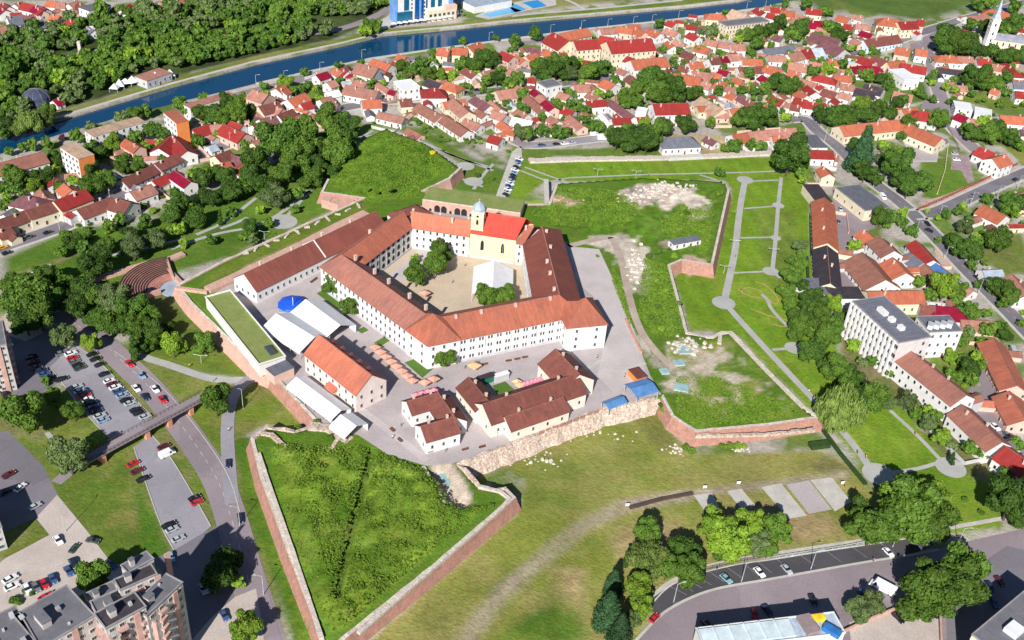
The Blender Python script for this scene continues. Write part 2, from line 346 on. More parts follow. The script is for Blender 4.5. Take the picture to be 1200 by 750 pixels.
# meadow south of the fortress
setc(soft(P2([(380,790),(600,600),(612,560),(560,545),(700,484),(775,470),(790,505),(815,530),(963,525),(1010,548),(1045,600),(1060,628),(900,655),(800,690),(740,760),(560,900)]), 2.5), MEAD, DRY, 26, 9, .5, 5)
mm = soft(P2([(600,530),(700,500),(800,535),(980,540),(1005,560),(800,570),(700,600),(600,640)]), 14); setc(mm * .6, (.23,.22,.07), (.13,.185,.03), 16, 10)
for px, c1, sf, a in [([(640,660),(700,655),(705,690),(690,730),(640,700)], DRYB, 9, .95), ([(815,590),(905,580),(990,600),(1000,635),(830,650)], DRYB, 8, .8), ([(700,620),(740,600),(800,600),(820,650),(720,680)], DRYB, 8, .7),
        ([(560,760),(600,715),(650,690),(700,720),(690,760)], (.10,.185,.022), 7, .95), ([(440,740),(500,690),(560,690),(530,760)], (.19,.205,.05), 7, .7), ([(960,530),(1010,550),(985,565),(940,548)], (.19,.17,.08), 5, .8),
        ([(735,470),(790,490),(800,520),(770,540),(740,500)], (.17,.17,.055), 5, .7), ([(600,560),(680,560),(700,600),(610,610)], (.14,.20,.03), 9, .7), ([(540,556),(600,530),(700,495),(735,485),(740,492),(650,520),(560,566)], (.33,.27,.17), 3, .8)]:
    setc(np.clip((soft(P2(px), sf) + (fb(X, Y, 9, 44) - .5) * 1.1 * (soft(P2(px), sf) > 0)) * 1.4 - .15, 0, 1) * a, c1, tuple(np.array(c1) * .75), 7, 11)
for pts, wd, a in [([(545,750),(590,692),(635,655),(680,618),(735,592),(800,582)], 4.6, .8), ([(735,592),(800,580),(900,568),(990,556)], 3.2, .9)]:
    k = np.clip(1.3 - segd(P2(pts), X, Y, False) / wd * 1.3, 0, 1) * (.55 + .6 * vn(X, Y, 3, 12)); setc(np.clip(k, 0, 1) * a, (.40,.33,.26), (.30,.25,.19), 6, 13)
# rough ground east of the park path, gardens at the right edge
setc(soft(P2([(975,345),(1010,385),(1060,440),(1160,530),(1160,570),(1110,545),(1060,476),(1020,468),(985,420)]), 2), (.12,.14,.04), (.20,.17,.09), 9, 14)
setc(soft(P2([(1035,90),(1085,92),(1092,118),(1060,125),(1030,118)]), 3), (.10,.18,.03), (.08,.15,.025), 12, 15)
setc(soft(P2([(1110,105),(1200,108),(1290,120),(1290,135),(1200,133),(1115,118)]), 3), (.16,.215,.04), (.12,.18,.03), 12, 16)
setc(soft(P2([(1075,180),(1130,190),(1150,215),(1100,235),(1080,232)]), 2), (.11,.195,.025), (.16,.20,.05), 12, 17)
setc(soft(P2([(1165,165),(1200,165),(1260,200),(1200,195)]), 2), (.22,.22,.06), (.14,.19,.03), 12, 17)
setc(soft(P2([(1110,285),(1200,270),(1215,320),(1180,325),(1140,300)]), 3), (.13,.185,.035), (.18,.19,.06), 9, 18)
setc(soft(P2([(1085,400),(1150,395),(1160,440),(1145,455),(1125,460),(1085,425)]), 2), (.12,.19,.03), (.17,.19,.06), 9, 19)
setc(soft(P2([(770,155),(850,158),(860,182),(760,182)]), 2), (.42,.34,.20), (.34,.28,.15), 12, 20)
setc(soft(P2([(610,175),(760,172),(790,182),(620,184)]), 2), (.10,.18,.025), (.13,.19,.035), 12, 21)
setc(soft(P2([(497,66),(545,75),(560,92),(520,98),(490,92)]), 3), (.12,.205,.025), (.09,.165,.02), 12, 22)
setc(soft(P2([(343,100),(362,97),(390,113),(385,126),(352,122)]), 2), (.14,.205,.035), None)
# greens of the south-west
setc(soft(P2([(-60,400),(60,470),(100,390),(250,440),(300,520),(345,770),(300,780),(262,620),(200,650),(150,690),(100,700),(-60,640)]), 3), (.12,.175,.03), (.19,.19,.07), 9, 29)
setc(soft(P2([(155,425),(235,440),(290,450),(305,440),(318,442),(372,497),(345,505),(312,500),(290,512),(262,535),(240,530),(200,480)]), 2), (.135,.195,.025), (.20,.21,.06), 10, 23)
setc(soft(P2([(150,395),(200,375),(255,405),(300,432),(290,445),(240,440),(165,420)]), 2), (.14,.19,.03), (.11,.17,.025), 10, 24)
setc(soft(P2([(270,515),(296,510),(306,560),(340,650),(384,770),(345,770),(320,690),(290,610)]), 1.5), (.075,.155,.016), (.10,.18,.02), 8, 25)
setc(soft(P2([(60,470),(110,470),(130,510),(155,525),(160,600),(205,655),(160,680),(125,668),(100,620),(70,580),(40,540)]), 2), (.19,.20,.05), (.11,.17,.025), 9, 26)
setc(soft(P2([(152,545),(205,650),(198,658),(162,655),(158,600)]), 1.5), (.075,.16,.016), None)
setc(soft(P2([(0,600),(45,607),(60,625),(30,650),(0,665)]), 2), (.20,.21,.06), (.13,.17,.03), 6, 27)
setc(soft(P2([(80,360),(160,345),(205,338),(222,355),(302,433),(225,405),(150,395),(110,385)]), 2), (.09,.14,.025), (.14,.16,.05), 10, 28)
# inside the fortress (cover of the platform)
def P0(px): return P2(px, 0)
setc(np.where(D > -.8, 1., 0.), (.10,.175,.022), WEED, 12, 30)
setc(soft(B_SW, 2), WEED, WEED2, 9, 31, .45, 6); setc(soft(B_SW, 2) * np.clip((fb(X, Y, 16, 41) - .5) * 6, 0, 1) * .7, (.24, .27, .06), WEED2, 5, 42); setc(np.clip(1 - dg / 1.6, 0, 1) * (D > 4), (.05, .07, .02))  # gully line coloured darker than the weeds
k = soft(P0([(440,640),(500,610),(560,600),(570,590),(500,660),(420,730)]), 5); setc(k * .7, (.15,.20,.03), (.10,.17,.02), 5, 32)
k = soft(P0([(330,560),(350,560),(372,640),(390,720),(375,720),(345,640)]), 3); setc(k * .6, (.15,.20,.03), (.10,.17,.02), 5, 32)
setc(soft(B_N, 2), (.075,.165,.014), (.12,.215,.02), 9, 33, .5, 5)
setc(soft(P0([(262,310),(425,237),(440,243),(290,312),(215,345)]), 1.2), (.15,.19,.03), (.11,.17,.02), 8, 34)
setc(soft(P0([(300,303),(330,290),(390,262),(420,248),(430,252),(300,312),(262,325)]), 1.5) * .8, (.36,.32,.20), (.18,.20,.06), 5, 35)
for px, c1, c2, sf, s in [([(718,225),(760,214),(812,220),(825,232),(828,254),(812,253),(800,240),(780,253),(768,240),(750,245),(735,238)], (.62,.54,.46), (.45,.36,.30), 3, 3),
        ([(640,228),(662,228),(690,241),(665,243),(640,240)], (.50,.34,.27), (.40,.27,.21), 2, 3),
        ([(720,275),(750,278),(760,330),(752,345),(738,345),(722,300),(690,285),(690,277)], (.54,.48,.41), (.42,.38,.31), 2.5, 5),
        ([(700,279),(735,275),(760,292),(772,330),(765,352),(742,350),(728,318),(716,296),(700,290)], (.52,.46,.39), (.38,.34,.27), 2.5, 5), ([(800,228),(832,236),(830,256),(812,258),(796,246)], (.56,.49,.42), (.42,.35,.29), 3, 3),
        ([(775,282),(795,282),(795,292),(778,293)], (.48,.38,.30), None, 2, 3), ([(799,298),(828,300),(832,310),(812,311)], (.52,.36,.29), (.42,.3,.24), 2, 3),
        ([(780,405),(800,398),(830,412),(858,413),(860,425),(845,432),(890,448),(895,460),(880,458),(850,445),(820,450),(812,462),(780,455),(776,430)], (.56,.48,.40), (.42,.37,.28), 5, 5),
        ([(735,372),(745,390),(775,418),(785,432),(775,436),(745,400),(728,372)], (.47,.41,.34), (.36,.32,.25), 2, 4),
        ([(822,468),(835,463),(840,480),(828,484)], (.45,.37,.28), None, 2, 3)]:
    kk = (np.clip(sdf(P0(px), X, Y) / 7 + .45, 0, 1) + (fb(X, Y, 6, 37) - .55) * 1.5) * 3 - 1.0; kk = kk * (sdf(P0(px), X, Y) > -4); setc(np.clip(kk, 0, 1), c1, c2, s, 36)
setc(soft(P0([(780,400),(835,396),(858,392),(900,436),(955,488),(900,497),(815,504),(788,485),(778,440)]), 3) * np.clip((fb(X, Y, 8, 61) - .45) * 5, 0, 1), (.17, .235, .03), (.22, .25, .06), 4, 62)
setc(np.clip(soft(P0([(790,400),(858,400),(900,440),(940,480),(880,492),(800,495),(780,440)]), 6) * (vn(X, Y, 4.0, 63) - .66) * 8, 0, 1), (.50, .42, .34), (.36, .32, .2), 3, 64)
k = soft(P0([(735,330),(790,318),(805,392),(770,415),(745,385)]), 4); setc(k * .6, (.055,.115,.015), (.08,.15,.02), 6, 38)
setc(soft(P2([(501,547),(530,542),(551,576),(556,596),(540,602),(519,594)], -2), 1), (.52,.44,.36), (.42,.35,.28), 3, 39)
setc(np.clip(DR / 1.0, 0, 1), (.20,.18,.15))
# mowing swaths on the kept lawns, coarse growth on the wild bastions
mw = soft(P2([(610,187),(905,183),(948,200),(950,345),(985,425),(1060,478),(1110,545),(1020,560),(942,476),(858,389),(806,390),(785,312),(835,312),(855,222),(848,212),(640,214)]), 2); C *= (1 + .055 * np.sign(np.sin((X * .97 + Y * .24) / 1.35)) * mw)[..., None]
wl_ = np.clip(soft(B_SW, 2) + soft(B_N, 3) + soft(B_NE, 2), 0, 1); C *= (1 + (vn(X, Y, 2.1, 51) - .5) * .7 * wl_ + (fb(X, Y, 11, 52) - .5) * .8 * wl_)[..., None]
# steep earth at the edge of the platform
me = bpy.data.meshes.new('ground'); ny, nx = X.shape
co = np.stack([X, Y, Zt], -1).reshape(-1, 3).astype(np.float32)
idx = np.arange(nx * ny).reshape(ny, nx); q = np.stack([idx[:-1, :-1], idx[:-1, 1:], idx[1:, 1:], idx[1:, :-1]], -1).reshape(-1, 4)
me.vertices.add(len(co)); me.vertices.foreach_set('co', co.ravel())
me.loops.add(q.size); me.loops.foreach_set('vertex_index', q.ravel().astype(np.int32))
me.polygons.add(len(q)); me.polygons.foreach_set('loop_start', np.arange(0, q.size, 4, dtype=np.int32)); me.polygons.foreach_set('loop_total', np.full(len(q), 4, np.int32))
me.update(calc_edges=True); me.polygons.foreach_set('use_smooth', np.ones(len(q), bool))
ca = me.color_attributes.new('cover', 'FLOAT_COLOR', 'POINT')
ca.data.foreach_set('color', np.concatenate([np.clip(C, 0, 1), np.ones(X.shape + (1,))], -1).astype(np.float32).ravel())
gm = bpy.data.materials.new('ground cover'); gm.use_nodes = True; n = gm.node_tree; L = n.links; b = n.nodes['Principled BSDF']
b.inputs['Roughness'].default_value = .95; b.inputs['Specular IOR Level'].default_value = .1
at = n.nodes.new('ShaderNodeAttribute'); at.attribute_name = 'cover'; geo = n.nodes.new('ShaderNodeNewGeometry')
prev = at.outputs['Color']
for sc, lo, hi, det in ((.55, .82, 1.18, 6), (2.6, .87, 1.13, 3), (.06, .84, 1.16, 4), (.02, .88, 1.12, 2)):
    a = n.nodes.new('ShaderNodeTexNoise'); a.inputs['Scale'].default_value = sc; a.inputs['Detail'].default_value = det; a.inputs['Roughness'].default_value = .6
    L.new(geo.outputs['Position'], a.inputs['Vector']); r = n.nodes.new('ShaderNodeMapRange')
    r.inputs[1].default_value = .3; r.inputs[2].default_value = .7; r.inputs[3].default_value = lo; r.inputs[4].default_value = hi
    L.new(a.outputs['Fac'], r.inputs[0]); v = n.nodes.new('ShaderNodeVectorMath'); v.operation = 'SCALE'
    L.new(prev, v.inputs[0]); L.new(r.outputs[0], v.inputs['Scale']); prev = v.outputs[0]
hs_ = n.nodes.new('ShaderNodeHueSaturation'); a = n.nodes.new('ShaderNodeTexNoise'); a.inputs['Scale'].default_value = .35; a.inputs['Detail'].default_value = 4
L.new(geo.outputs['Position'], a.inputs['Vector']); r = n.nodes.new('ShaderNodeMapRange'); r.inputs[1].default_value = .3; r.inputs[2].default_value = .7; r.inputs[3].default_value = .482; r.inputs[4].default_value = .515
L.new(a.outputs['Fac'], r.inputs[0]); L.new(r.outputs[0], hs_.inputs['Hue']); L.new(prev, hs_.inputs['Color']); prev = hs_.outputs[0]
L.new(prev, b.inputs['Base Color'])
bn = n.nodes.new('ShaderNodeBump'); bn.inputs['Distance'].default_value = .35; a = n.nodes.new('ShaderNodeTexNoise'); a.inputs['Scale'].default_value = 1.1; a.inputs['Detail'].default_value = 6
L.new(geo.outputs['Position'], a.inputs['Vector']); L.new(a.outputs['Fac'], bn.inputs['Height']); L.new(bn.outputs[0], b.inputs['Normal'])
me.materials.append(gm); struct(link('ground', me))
# ---- river, its banks and quay
wm = bpy.data.materials.new('river water'); wm.use_nodes = True; n = wm.node_tree; b = n.nodes['Principled BSDF']
b.inputs['Base Color'].default_value = (.003, .045, .115, 1); b.inputs['Roughness'].default_value = .10; b.inputs['Specular IOR Level'].default_value = .35
a = n.nodes.new('ShaderNodeTexNoise'); a.inputs['Scale'].default_value = .5; a.inputs['Detail'].default_value = 4; bn = n.nodes.new('ShaderNodeBump'); bn.inputs['Distance'].default_value = .04
gg = n.nodes.new('ShaderNodeNewGeometry'); n.links.new(gg.outputs['Position'], a.inputs['Vector']); n.links.new(a.outputs['Fac'], bn.inputs['Height']); n.links.new(bn.outputs[0], b.inputs['Normal'])
k = MB(); 
for i in range(len(RN) - 1):
    j0 = i; 
rn = RN; rf = RF
Wt = [Vector((p.x, p.y, 0)) for p in rn] + [Vector((p.x, p.y, 0)) for p in rf[::-1]]
o = sheet('river', Wt, wm, 0, ZO - 1.6, px=False)
def bank(name, pts, w1, m, z0, z1, side):
    P = gp(pts); A, _ = ribbon(P, side * .6); B, _ = ribbon(P, side * (.6 + 2 * w1)); k = MB()
    for i in range(len(P) - 1): k.prism([A[i], A[i + 1], B[i + 1], B[i]], z0, z1)
    struct(obj(name, k, m))
bank('river_bank_path', RIV_PX_F[1:], 2.2, M_CONC, ZO - 3, ZO + .1, 1)
bank('quay', RIV_PX_N[4:-2], 2.0, M_CONC, ZO - 3, ZO + .5, -1)
# ---- fortress walls, one thing for each straight stretch
WLOOK = {'b': ('battered red brick bastion wall', M_BRICK, 2.0), 'p': ('pink brick parapet wall', M_PBRICK, 2.1), 'g': None, 's': ('low pale stone retaining wall', M_STONE, .9), 'r': ('ruined pale rubble curtain wall', M_RUBBLE, 3.2)}
area = sum(FP[i].x * FP[(i + 1) % len(FP)].y - FP[(i + 1) % len(FP)].x * FP[i].y for i in range(len(FP)))
sg = 1 if area > 0 else -1       # ccw -> outward normal is right of travel
def outn(i):
    a, c = FP[i], FP[(i + 1) % len(FP)]; d = (c - a).normalized(); return Vector((d.y, -d.x, 0)) * sg
N = len(FP)
for i in range(N):
    st = FPX[i][2]; W = WLOOK[st]
    if not W: continue
    a, c = FP[i], FP[(i + 1) % N]; n0, n1, n2 = outn(i - 1), outn(i), outn((i + 1) % N)
    def mit(p, q):
        m_ = (p + q); 
        return m_ / max(.6, m_.dot(q)) if m_.length > .3 else q
    ma = mit(n0, n1) if WLOOK[FPX[i - 1][2]] else n1
    mc = mit(n1, n2) if WLOOK[FPX[(i + 1) % N][2]] else n1
    top = .55 if st != 's' else .3; bt = W[2]; mid = (a + c) / 2
    me_ = MB(); seg = max(1, int((c - a).length / 3)) ; rr = random.Random(i)
    prof = []
    for s_ in range(seg + 1):
        t = s_ / seg; p = a.lerp(c, t); nn = ma.lerp(mc, t); jz = rr.uniform(-1.2, .7) if st == 'r' else rr.uniform(-.28, .16)
        jo = rr.uniform(-.6, .6) if st == 'r' and 0 < s_ < seg else 0
        zz = ZO - .2
        prof.append([(p + nn * (bt + jo) - mid).xy.to_tuple() + (zz,), (p + nn * (bt * .35 + jo * .6) - mid).xy.to_tuple() + (-1.6 + jz * .5,), (p + nn * .15 - mid).xy.to_tuple() + (top + jz,), (p - nn * 1.1 - mid).xy.to_tuple() + (top + jz * .7,), (p - nn * 1.3 - mid).xy.to_tuple() + (-.6,)])
    for s_ in range(seg):
        for j in range(4):
            q4 = [prof[s_][j], prof[s_ + 1][j], prof[s_ + 1][j + 1], prof[s_][j + 1]]
            me_.face(q4 if sg > 0 else q4[::-1], 1 if j == 2 and st in 'bp' else 0)
    for e in (prof[0], prof[-1]): me_.face(e if e is prof[0] else e[::-1])
    if (c - a).length > 3:
        t_ = thing('fortress_wall', W[0], 'wall', (mid.x, mid.y, 0), me=me_.mesh('fortress_wall', [W[1], M_STONE]), group='walls round the fortress platform')
# ================================================================== BUILDERS
def _win():
    b = MB(); f = .09
    b.box(0, 0, 0, 1, 1, .16)            # frame block
    g = MB(); 
    b.face([(-.5 + f, -.09, f), (-.02, -.09, f), (-.02, -.09, 1 - f), (-.5 + f, -.09, 1 - f)], 1)
    b.face([(.02, -.09, f), (.5 - f, -.09, f), (.5 - f, -.09, 1 - f), (.02, -.09, 1 - f)], 1)
    return b.mesh('window', [M_FRAME, M_GLASS])
M_KERB = mat('grey coping', (.30, .29, .30))
WIN = _win()
def _winp():     # plain deep window without light frame (dark seen from afar)
    b = MB(); b.box(0, 0, 0, 1, 1, .10); b.face([(-.46, -.06, .03), (.46, -.06, .03), (.46, -.06, .97), (-.46, -.06, .97)], 1)
    b.box(0, -.1, -.06, 0, 1.15, .22); return b.mesh('window', [WALL['g'], M_GLASS])
WINP = _winp()
def _win2():     # a pair of narrow windows
    b = MB()
    for x in (-.3, .3):
        b.box(x, 0, 0, 1, .36, .10); b.face([(x - .16, -.06, .03), (x + .16, -.06, .03), (x + .16, -.06, .97), (x - .16, -.06, .97)], 1)
    return b.mesh('window', [WALL['g'], M_GLASS])
WIN2 = _win2()
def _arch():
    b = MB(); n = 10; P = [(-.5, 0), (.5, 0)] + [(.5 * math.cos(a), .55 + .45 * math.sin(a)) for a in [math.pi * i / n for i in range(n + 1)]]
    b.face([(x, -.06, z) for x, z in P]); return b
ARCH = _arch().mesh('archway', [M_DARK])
DOOR = None
def _door():
    b = MB(); b.box(0, 0, 0, 1, 1, .14); b.face([(-.4, -.08, 0), (.4, -.08, 0), (.4, -.08, .94), (-.4, -.08, .94)], 1)
    return b.mesh('door', [M_FRAME, mat('brown door', (.12, .06, .035))])
DOOR = _door()
def place_win(parent, me, x, y, z, w_, h_, rz, name='window'):
    o = bpy.data.objects.new(name, me); COL.objects.link(o); o.parent = parent
    o.location = (x, y, z); o.rotation_euler = (0, 0, rz); o.scale = (w_, 1.3, h_); return o
def faces_cam(root, rz, nx, ny):
    c, s = math.cos(rz), math.sin(rz); n = Vector((nx * c - ny * s, nx * s + ny * c)); v = Vector((0, 0)) - Vector(root.xy)
    return n.dot(v) > 0
def wins(t, rz, L, W, he, rows=None, sp=3.2, ww=1.0, wh=1.45, me=None, z0=0, base=1.0, skip=(), cap=90, door=True, gable=True, ends=True):
    """rows of windows on the sides of an L x W box that can be seen from the south"""
    me = me or WINP; loc = t.location; rows = rows or max(1, int(he / 3.1)); fh = he / rows
    wh = min(wh, fh * .62); n = 0
    sides = [(0, -1, L, W, 0), (0, 1, L, W, math.pi)] + ([(1, 0, W, L, math.pi / 2), (-1, 0, W, L, -math.pi / 2)] if ends else [])
    for k, (nx_, ny_, len_, dep, a) in enumerate(sides):
        if not faces_cam(loc, rz, nx_, ny_) or k in skip: continue
        cnt = max(1, int((len_ - 1.2) / sp))
        for r in range(rows):
            for i in range(cnt):
                if n >= cap: return
                p = -len_ / 2 + (i + .5) * len_ / cnt; off = dep / 2 + .03
                c, s = math.cos(a), math.sin(a); x, y = p, -off
                zz = z0 + r * fh + fh * .34
                if r == 0 and i == cnt // 2 and door and k < 2:
                    place_win(t, DOOR, x * c - y * s, x * s + y * c, z0 + .02, 1.2, min(2.2, fh * .75), a, 'door'); continue
                place_win(t, me, x * c - y * s, x * s + y * c, zz, ww, wh, a); n += 1
def gable_parts(t, L, W, he, rise, rm, wm, hip=0, ox=0, oy=0, rz=0, z0=0, over=.45, dep=0.22):
    """walls and roof parts under t; L along local x"""
    b = MB()
    if hip:
        b.box(0, 0, z0 - .3, z0 + he, L, W)
    else:
        sec = [(-W / 2, z0 - .3), (W / 2, z0 - .3), (W / 2, z0 + he), (0, z0 + he + rise - .05), (-W / 2, z0 + he)]
        b.hull(sec, -L / 2, L / 2)
    wl = obj('wall', b, wm, t, (ox, oy, 0), rz)
    b = MB(); sl = rise / (W / 2); hw = W / 2 + over; ze = z0 + he - over * sl; zr = z0 + he + rise
    if hip:
        hx = L / 2 + over; rx = max(.01, L / 2 - W / 2 * hip)
        A = [(-hx, -hw), (hx, -hw), (hx, hw), (-hx, hw)]; lo = ze + .03; up = ze + .03 + dep
        k = [(x, y, lo) for x, y in A]; u = [(x, y, up) for x, y in A]; r1 = (-rx, 0, zr + dep); r2 = (rx, 0, zr + dep)
        b.face(k[::-1])
        for i in range(4): j = (i + 1) % 4; b.face([k[i], k[j], u[j], u[i]])
        b.face([u[0], u[1], r2, r1]); b.face([u[2], u[3], r1, r2]); b.face([u[1], u[2], r2]); b.face([u[3], u[0], r1])
    else:
        sec = [(-hw, ze + .02), (-hw, ze + dep), (0, zr + dep), (hw, ze + dep), (hw, ze + .02), (0, zr + .02)]
        b.hull(sec[::-1], -L / 2 - .3, L / 2 + .3)
        b.box(0, 0, zr + dep - .05, zr + dep + .1, L + .6, .35, 0, 1)
    rf_ = obj('roof', b, [rm, ROOF['old']] if not hip else rm, t, (ox, oy, 0), rz)
    return wl, rf_
def chimney(rf_, x, y, z, h=1.6, s=.62, m=None):
    h *= .8
    b = MB(); b.box(x, y, z, z + h, s, s * 1.3); b.box(x, y, z + h, z + h + .18, s + .25, s * 1.3 + .25, 0, 1)
    return obj('chimney', b, [m or WALL['p'], M_STONE], rf_)
RN_ = {'old': 'old clay tiled', 'brown': 'dark brown tiled', 'orange': 'bright orange tiled', 'red': 'red roofed', 'crim': 'crimson roofed', 'pink': 'faded pink tiled', 'grey': 'grey roofed', 'dark': 'black roofed',
       'purple': 'purple brown roofed', 'tan': 'tan roofed', 'white': 'white roofed', 'lblue': 'pale blue roofed', 'blue': 'blue roofed', 'pal': 'weathered tiled', 'palo': 'orange tiled', 'palb': 'red brown tiled', 'green': 'turf roofed', 'asph': 'flat grey roofed', 'church': 'vermilion roofed'}
WN_ = {'w': 'white', 'c': 'cream', 'p': 'pink', 'y': 'yellow', 'o': 'orange', 'g': 'grey', 'l': 'pale blue', 'q': 'pinkish white', 'e': 'off white'}
GRP = 'houses of the town round the fortress'
def hs(u1, v1, u2, v2, W, he, roof, wall, hip=0, ch=1, zb=ZO, rise=None, name='house', label=None, rows=None, group=GRP, sp=3.2, ww=1.0, me=None, cat='house', over=.45):
    if name == 'house': he *= .84; W *= .95
    rise = rise if rise is not None else W / 2 * .58
    A, B = G(u1, v1, zb + he + rise), G(u2, v2, zb + he + rise)
    if A.x > B.x: A, B = B, A
    d = B - A; rz = math.atan2(d.y, d.x); L = max(d.length, 1) + (W * .85 if hip else 0); M = (A + B) / 2
    size = 'small' if L * W < 75 else ('long' if L > 26 else ('big' if L * W > 260 else ''))
    look = ' '.join(x for x in (size, RN_[roof], WN_[wall], 'hipped' if hip else 'gabled', 'house') if x)
    t = thing(name, look, cat, (M.x, M.y, zb), rz, group, label)
    wl, rf_ = gable_parts(t, L, W, he, rise, ROOF[roof], WALL[wall], .85 if hip else 0, over=over)
    rr = random.Random(int(u1 * 7 + v1 * 13))
    for i in range(ch):
        x = rr.uniform(-.35, .35) * (L - (W if hip else 0)); y = rr.choice((-1, 1)) * W * .13
        chimney(rf_, x, y, he + rise * .62, rise * .3 + 1.5)
    wins(t, rz, L, W, he, rows, sp, ww, me=me)
    if name == 'house' and W > 6.5 and L > 9 and rr.random() < .62:       # low back wing, a part of the house
        s_ = rr.choice((-1, 1)); sx = rr.choice((-1, 1)); w2, l2, h2 = rr.uniform(3.6, 5.2), rr.uniform(5, 9.5), max(2.3, he * .62)
        wl2, rf2 = gable_parts(t, l2, w2, h2, w2 * .26, ROOF[rr.choice((roof, roof, 'pink', 'old', 'grey', 'tan'))], WALL[rr.choice((wall, 'w', 'c', 'g'))], 0, sx * (L / 2 - w2 * .62), s_ * (W / 2 + l2 / 2 - .1), math.pi / 2, over=.25, dep=.12)
        wl2.name = 'back_wing_wall'; rf2.name = 'back_wing_roof'
    if name == 'house' and rr.random() < .5:
        s_ = rr.choice((-1, 1)); b = MB(); b.box(0, s_ * (W / 2 + 7), -.2, 1.7, L * .9, .25); b.box(L * .45, s_ * (W / 2 + 3.4), -.2, 1.7, .25, 6.6); obj('yard_wall', b, WALL[rr.choice('wcpg')], t)
    return t
def qbox(P, h, zb):
    """px corners of a flat top at height zb+h -> (centre, rz, L, W) of the rectangle it is"""
    Q = [G(u, v, zb + h) for u, v in P]; d = Q[1] - Q[0]; rz = math.atan2(d.y, d.x); e = Vector((-math.sin(rz), math.cos(rz), 0))
    W = ((Q[2] - Q[1]).dot(e) + (Q[3] - Q[0]).dot(e)) / 2; c = (Q[0] + Q[1]) / 2 + e * W / 2
    return c, rz, d.length, abs(W)
def flat(P, h, roof, wall, zb=ZO, name='house', label=None, rows=None, par=.5, group=GRP, look=None, cat='house', **kw):
    c, rz, L, W = qbox(P, h, zb)
    t = thing(name, look or f'flat {RN_[roof]} {WN_[wall]} building', cat, (c.x, c.y, zb), rz, group, label)
    b = MB(); b.box(0, 0, -.3, h - .1, L, W); obj('wall', b, WALL[wall], t)
    b = MB(); b.box(0, 0, h - .1, h + .05, L + .3, W + .3)
    r = obj('roof', b, ROOF[roof], t)
    if par:
        b = MB(); w2 = .3
        for x, y, lx, ly in ((0, -W / 2, L + .4, w2), (0, W / 2, L + .4, w2), (-L / 2, 0, w2, W - .4), (L / 2, 0, w2, W - .4)): b.box(x, y, h + .053, h + par, lx, ly)
        obj('parapet', b, M_KERB if roof in ('asph', 'grey', 'dark') else WALL['w'], r)
    if rows != 0: wins(t, rz, L, W, h, rows, **kw)
    return t, rz, L, W
# ------------------------------------------------------------------ foliage
def leafmat(name, col, alt, rand=.30):
    m = mat(name, col, alt=alt, rough=.62, spec=.25, scale=.22, rand=rand, fine=.35)
    n = m.node_tree; b = n.nodes['Principled BSDF']; tr = n.nodes.new('ShaderNodeBsdfTranslucent'); mx = n.nodes.new('ShaderNodeMixShader'); mx.inputs[0].default_value = .22
    src = b.inputs['Base Color'].links[0].from_socket; n.links.new(src, tr.inputs['Color'])
    out = n.nodes['Material Output']; n.links.new(b.outputs[0], mx.inputs[1]); n.links.new(tr.outputs[0], mx.inputs[2]); n.links.new(mx.outputs[0], out.inputs['Surface'])
    return m
LEAF = {'d': leafmat('broad leaves', (.118, .205, .026), (.07, .145, .018)), 'l': leafmat('light leaves', (.21, .32, .03), (.14, .25, .025)),
        'g': leafmat('grey green leaves', (.14, .195, .065), (.09, .14, .045)), 'c': leafmat('conifer needles', (.045, .11, .04), (.03, .08, .03)),
        'w': leafmat('willow leaves', (.20, .27, .065), (.13, .20, .04)), 'u': leafmat('copper leaves', (.10, .035, .045), (.06, .02, .03)), 'y': leafmat('yellow blossom', (.55, .48, .03), (.30, .33, .03)),
        'n': leafmat('dark leaves', (.08, .16, .022), (.05, .11, .016))}
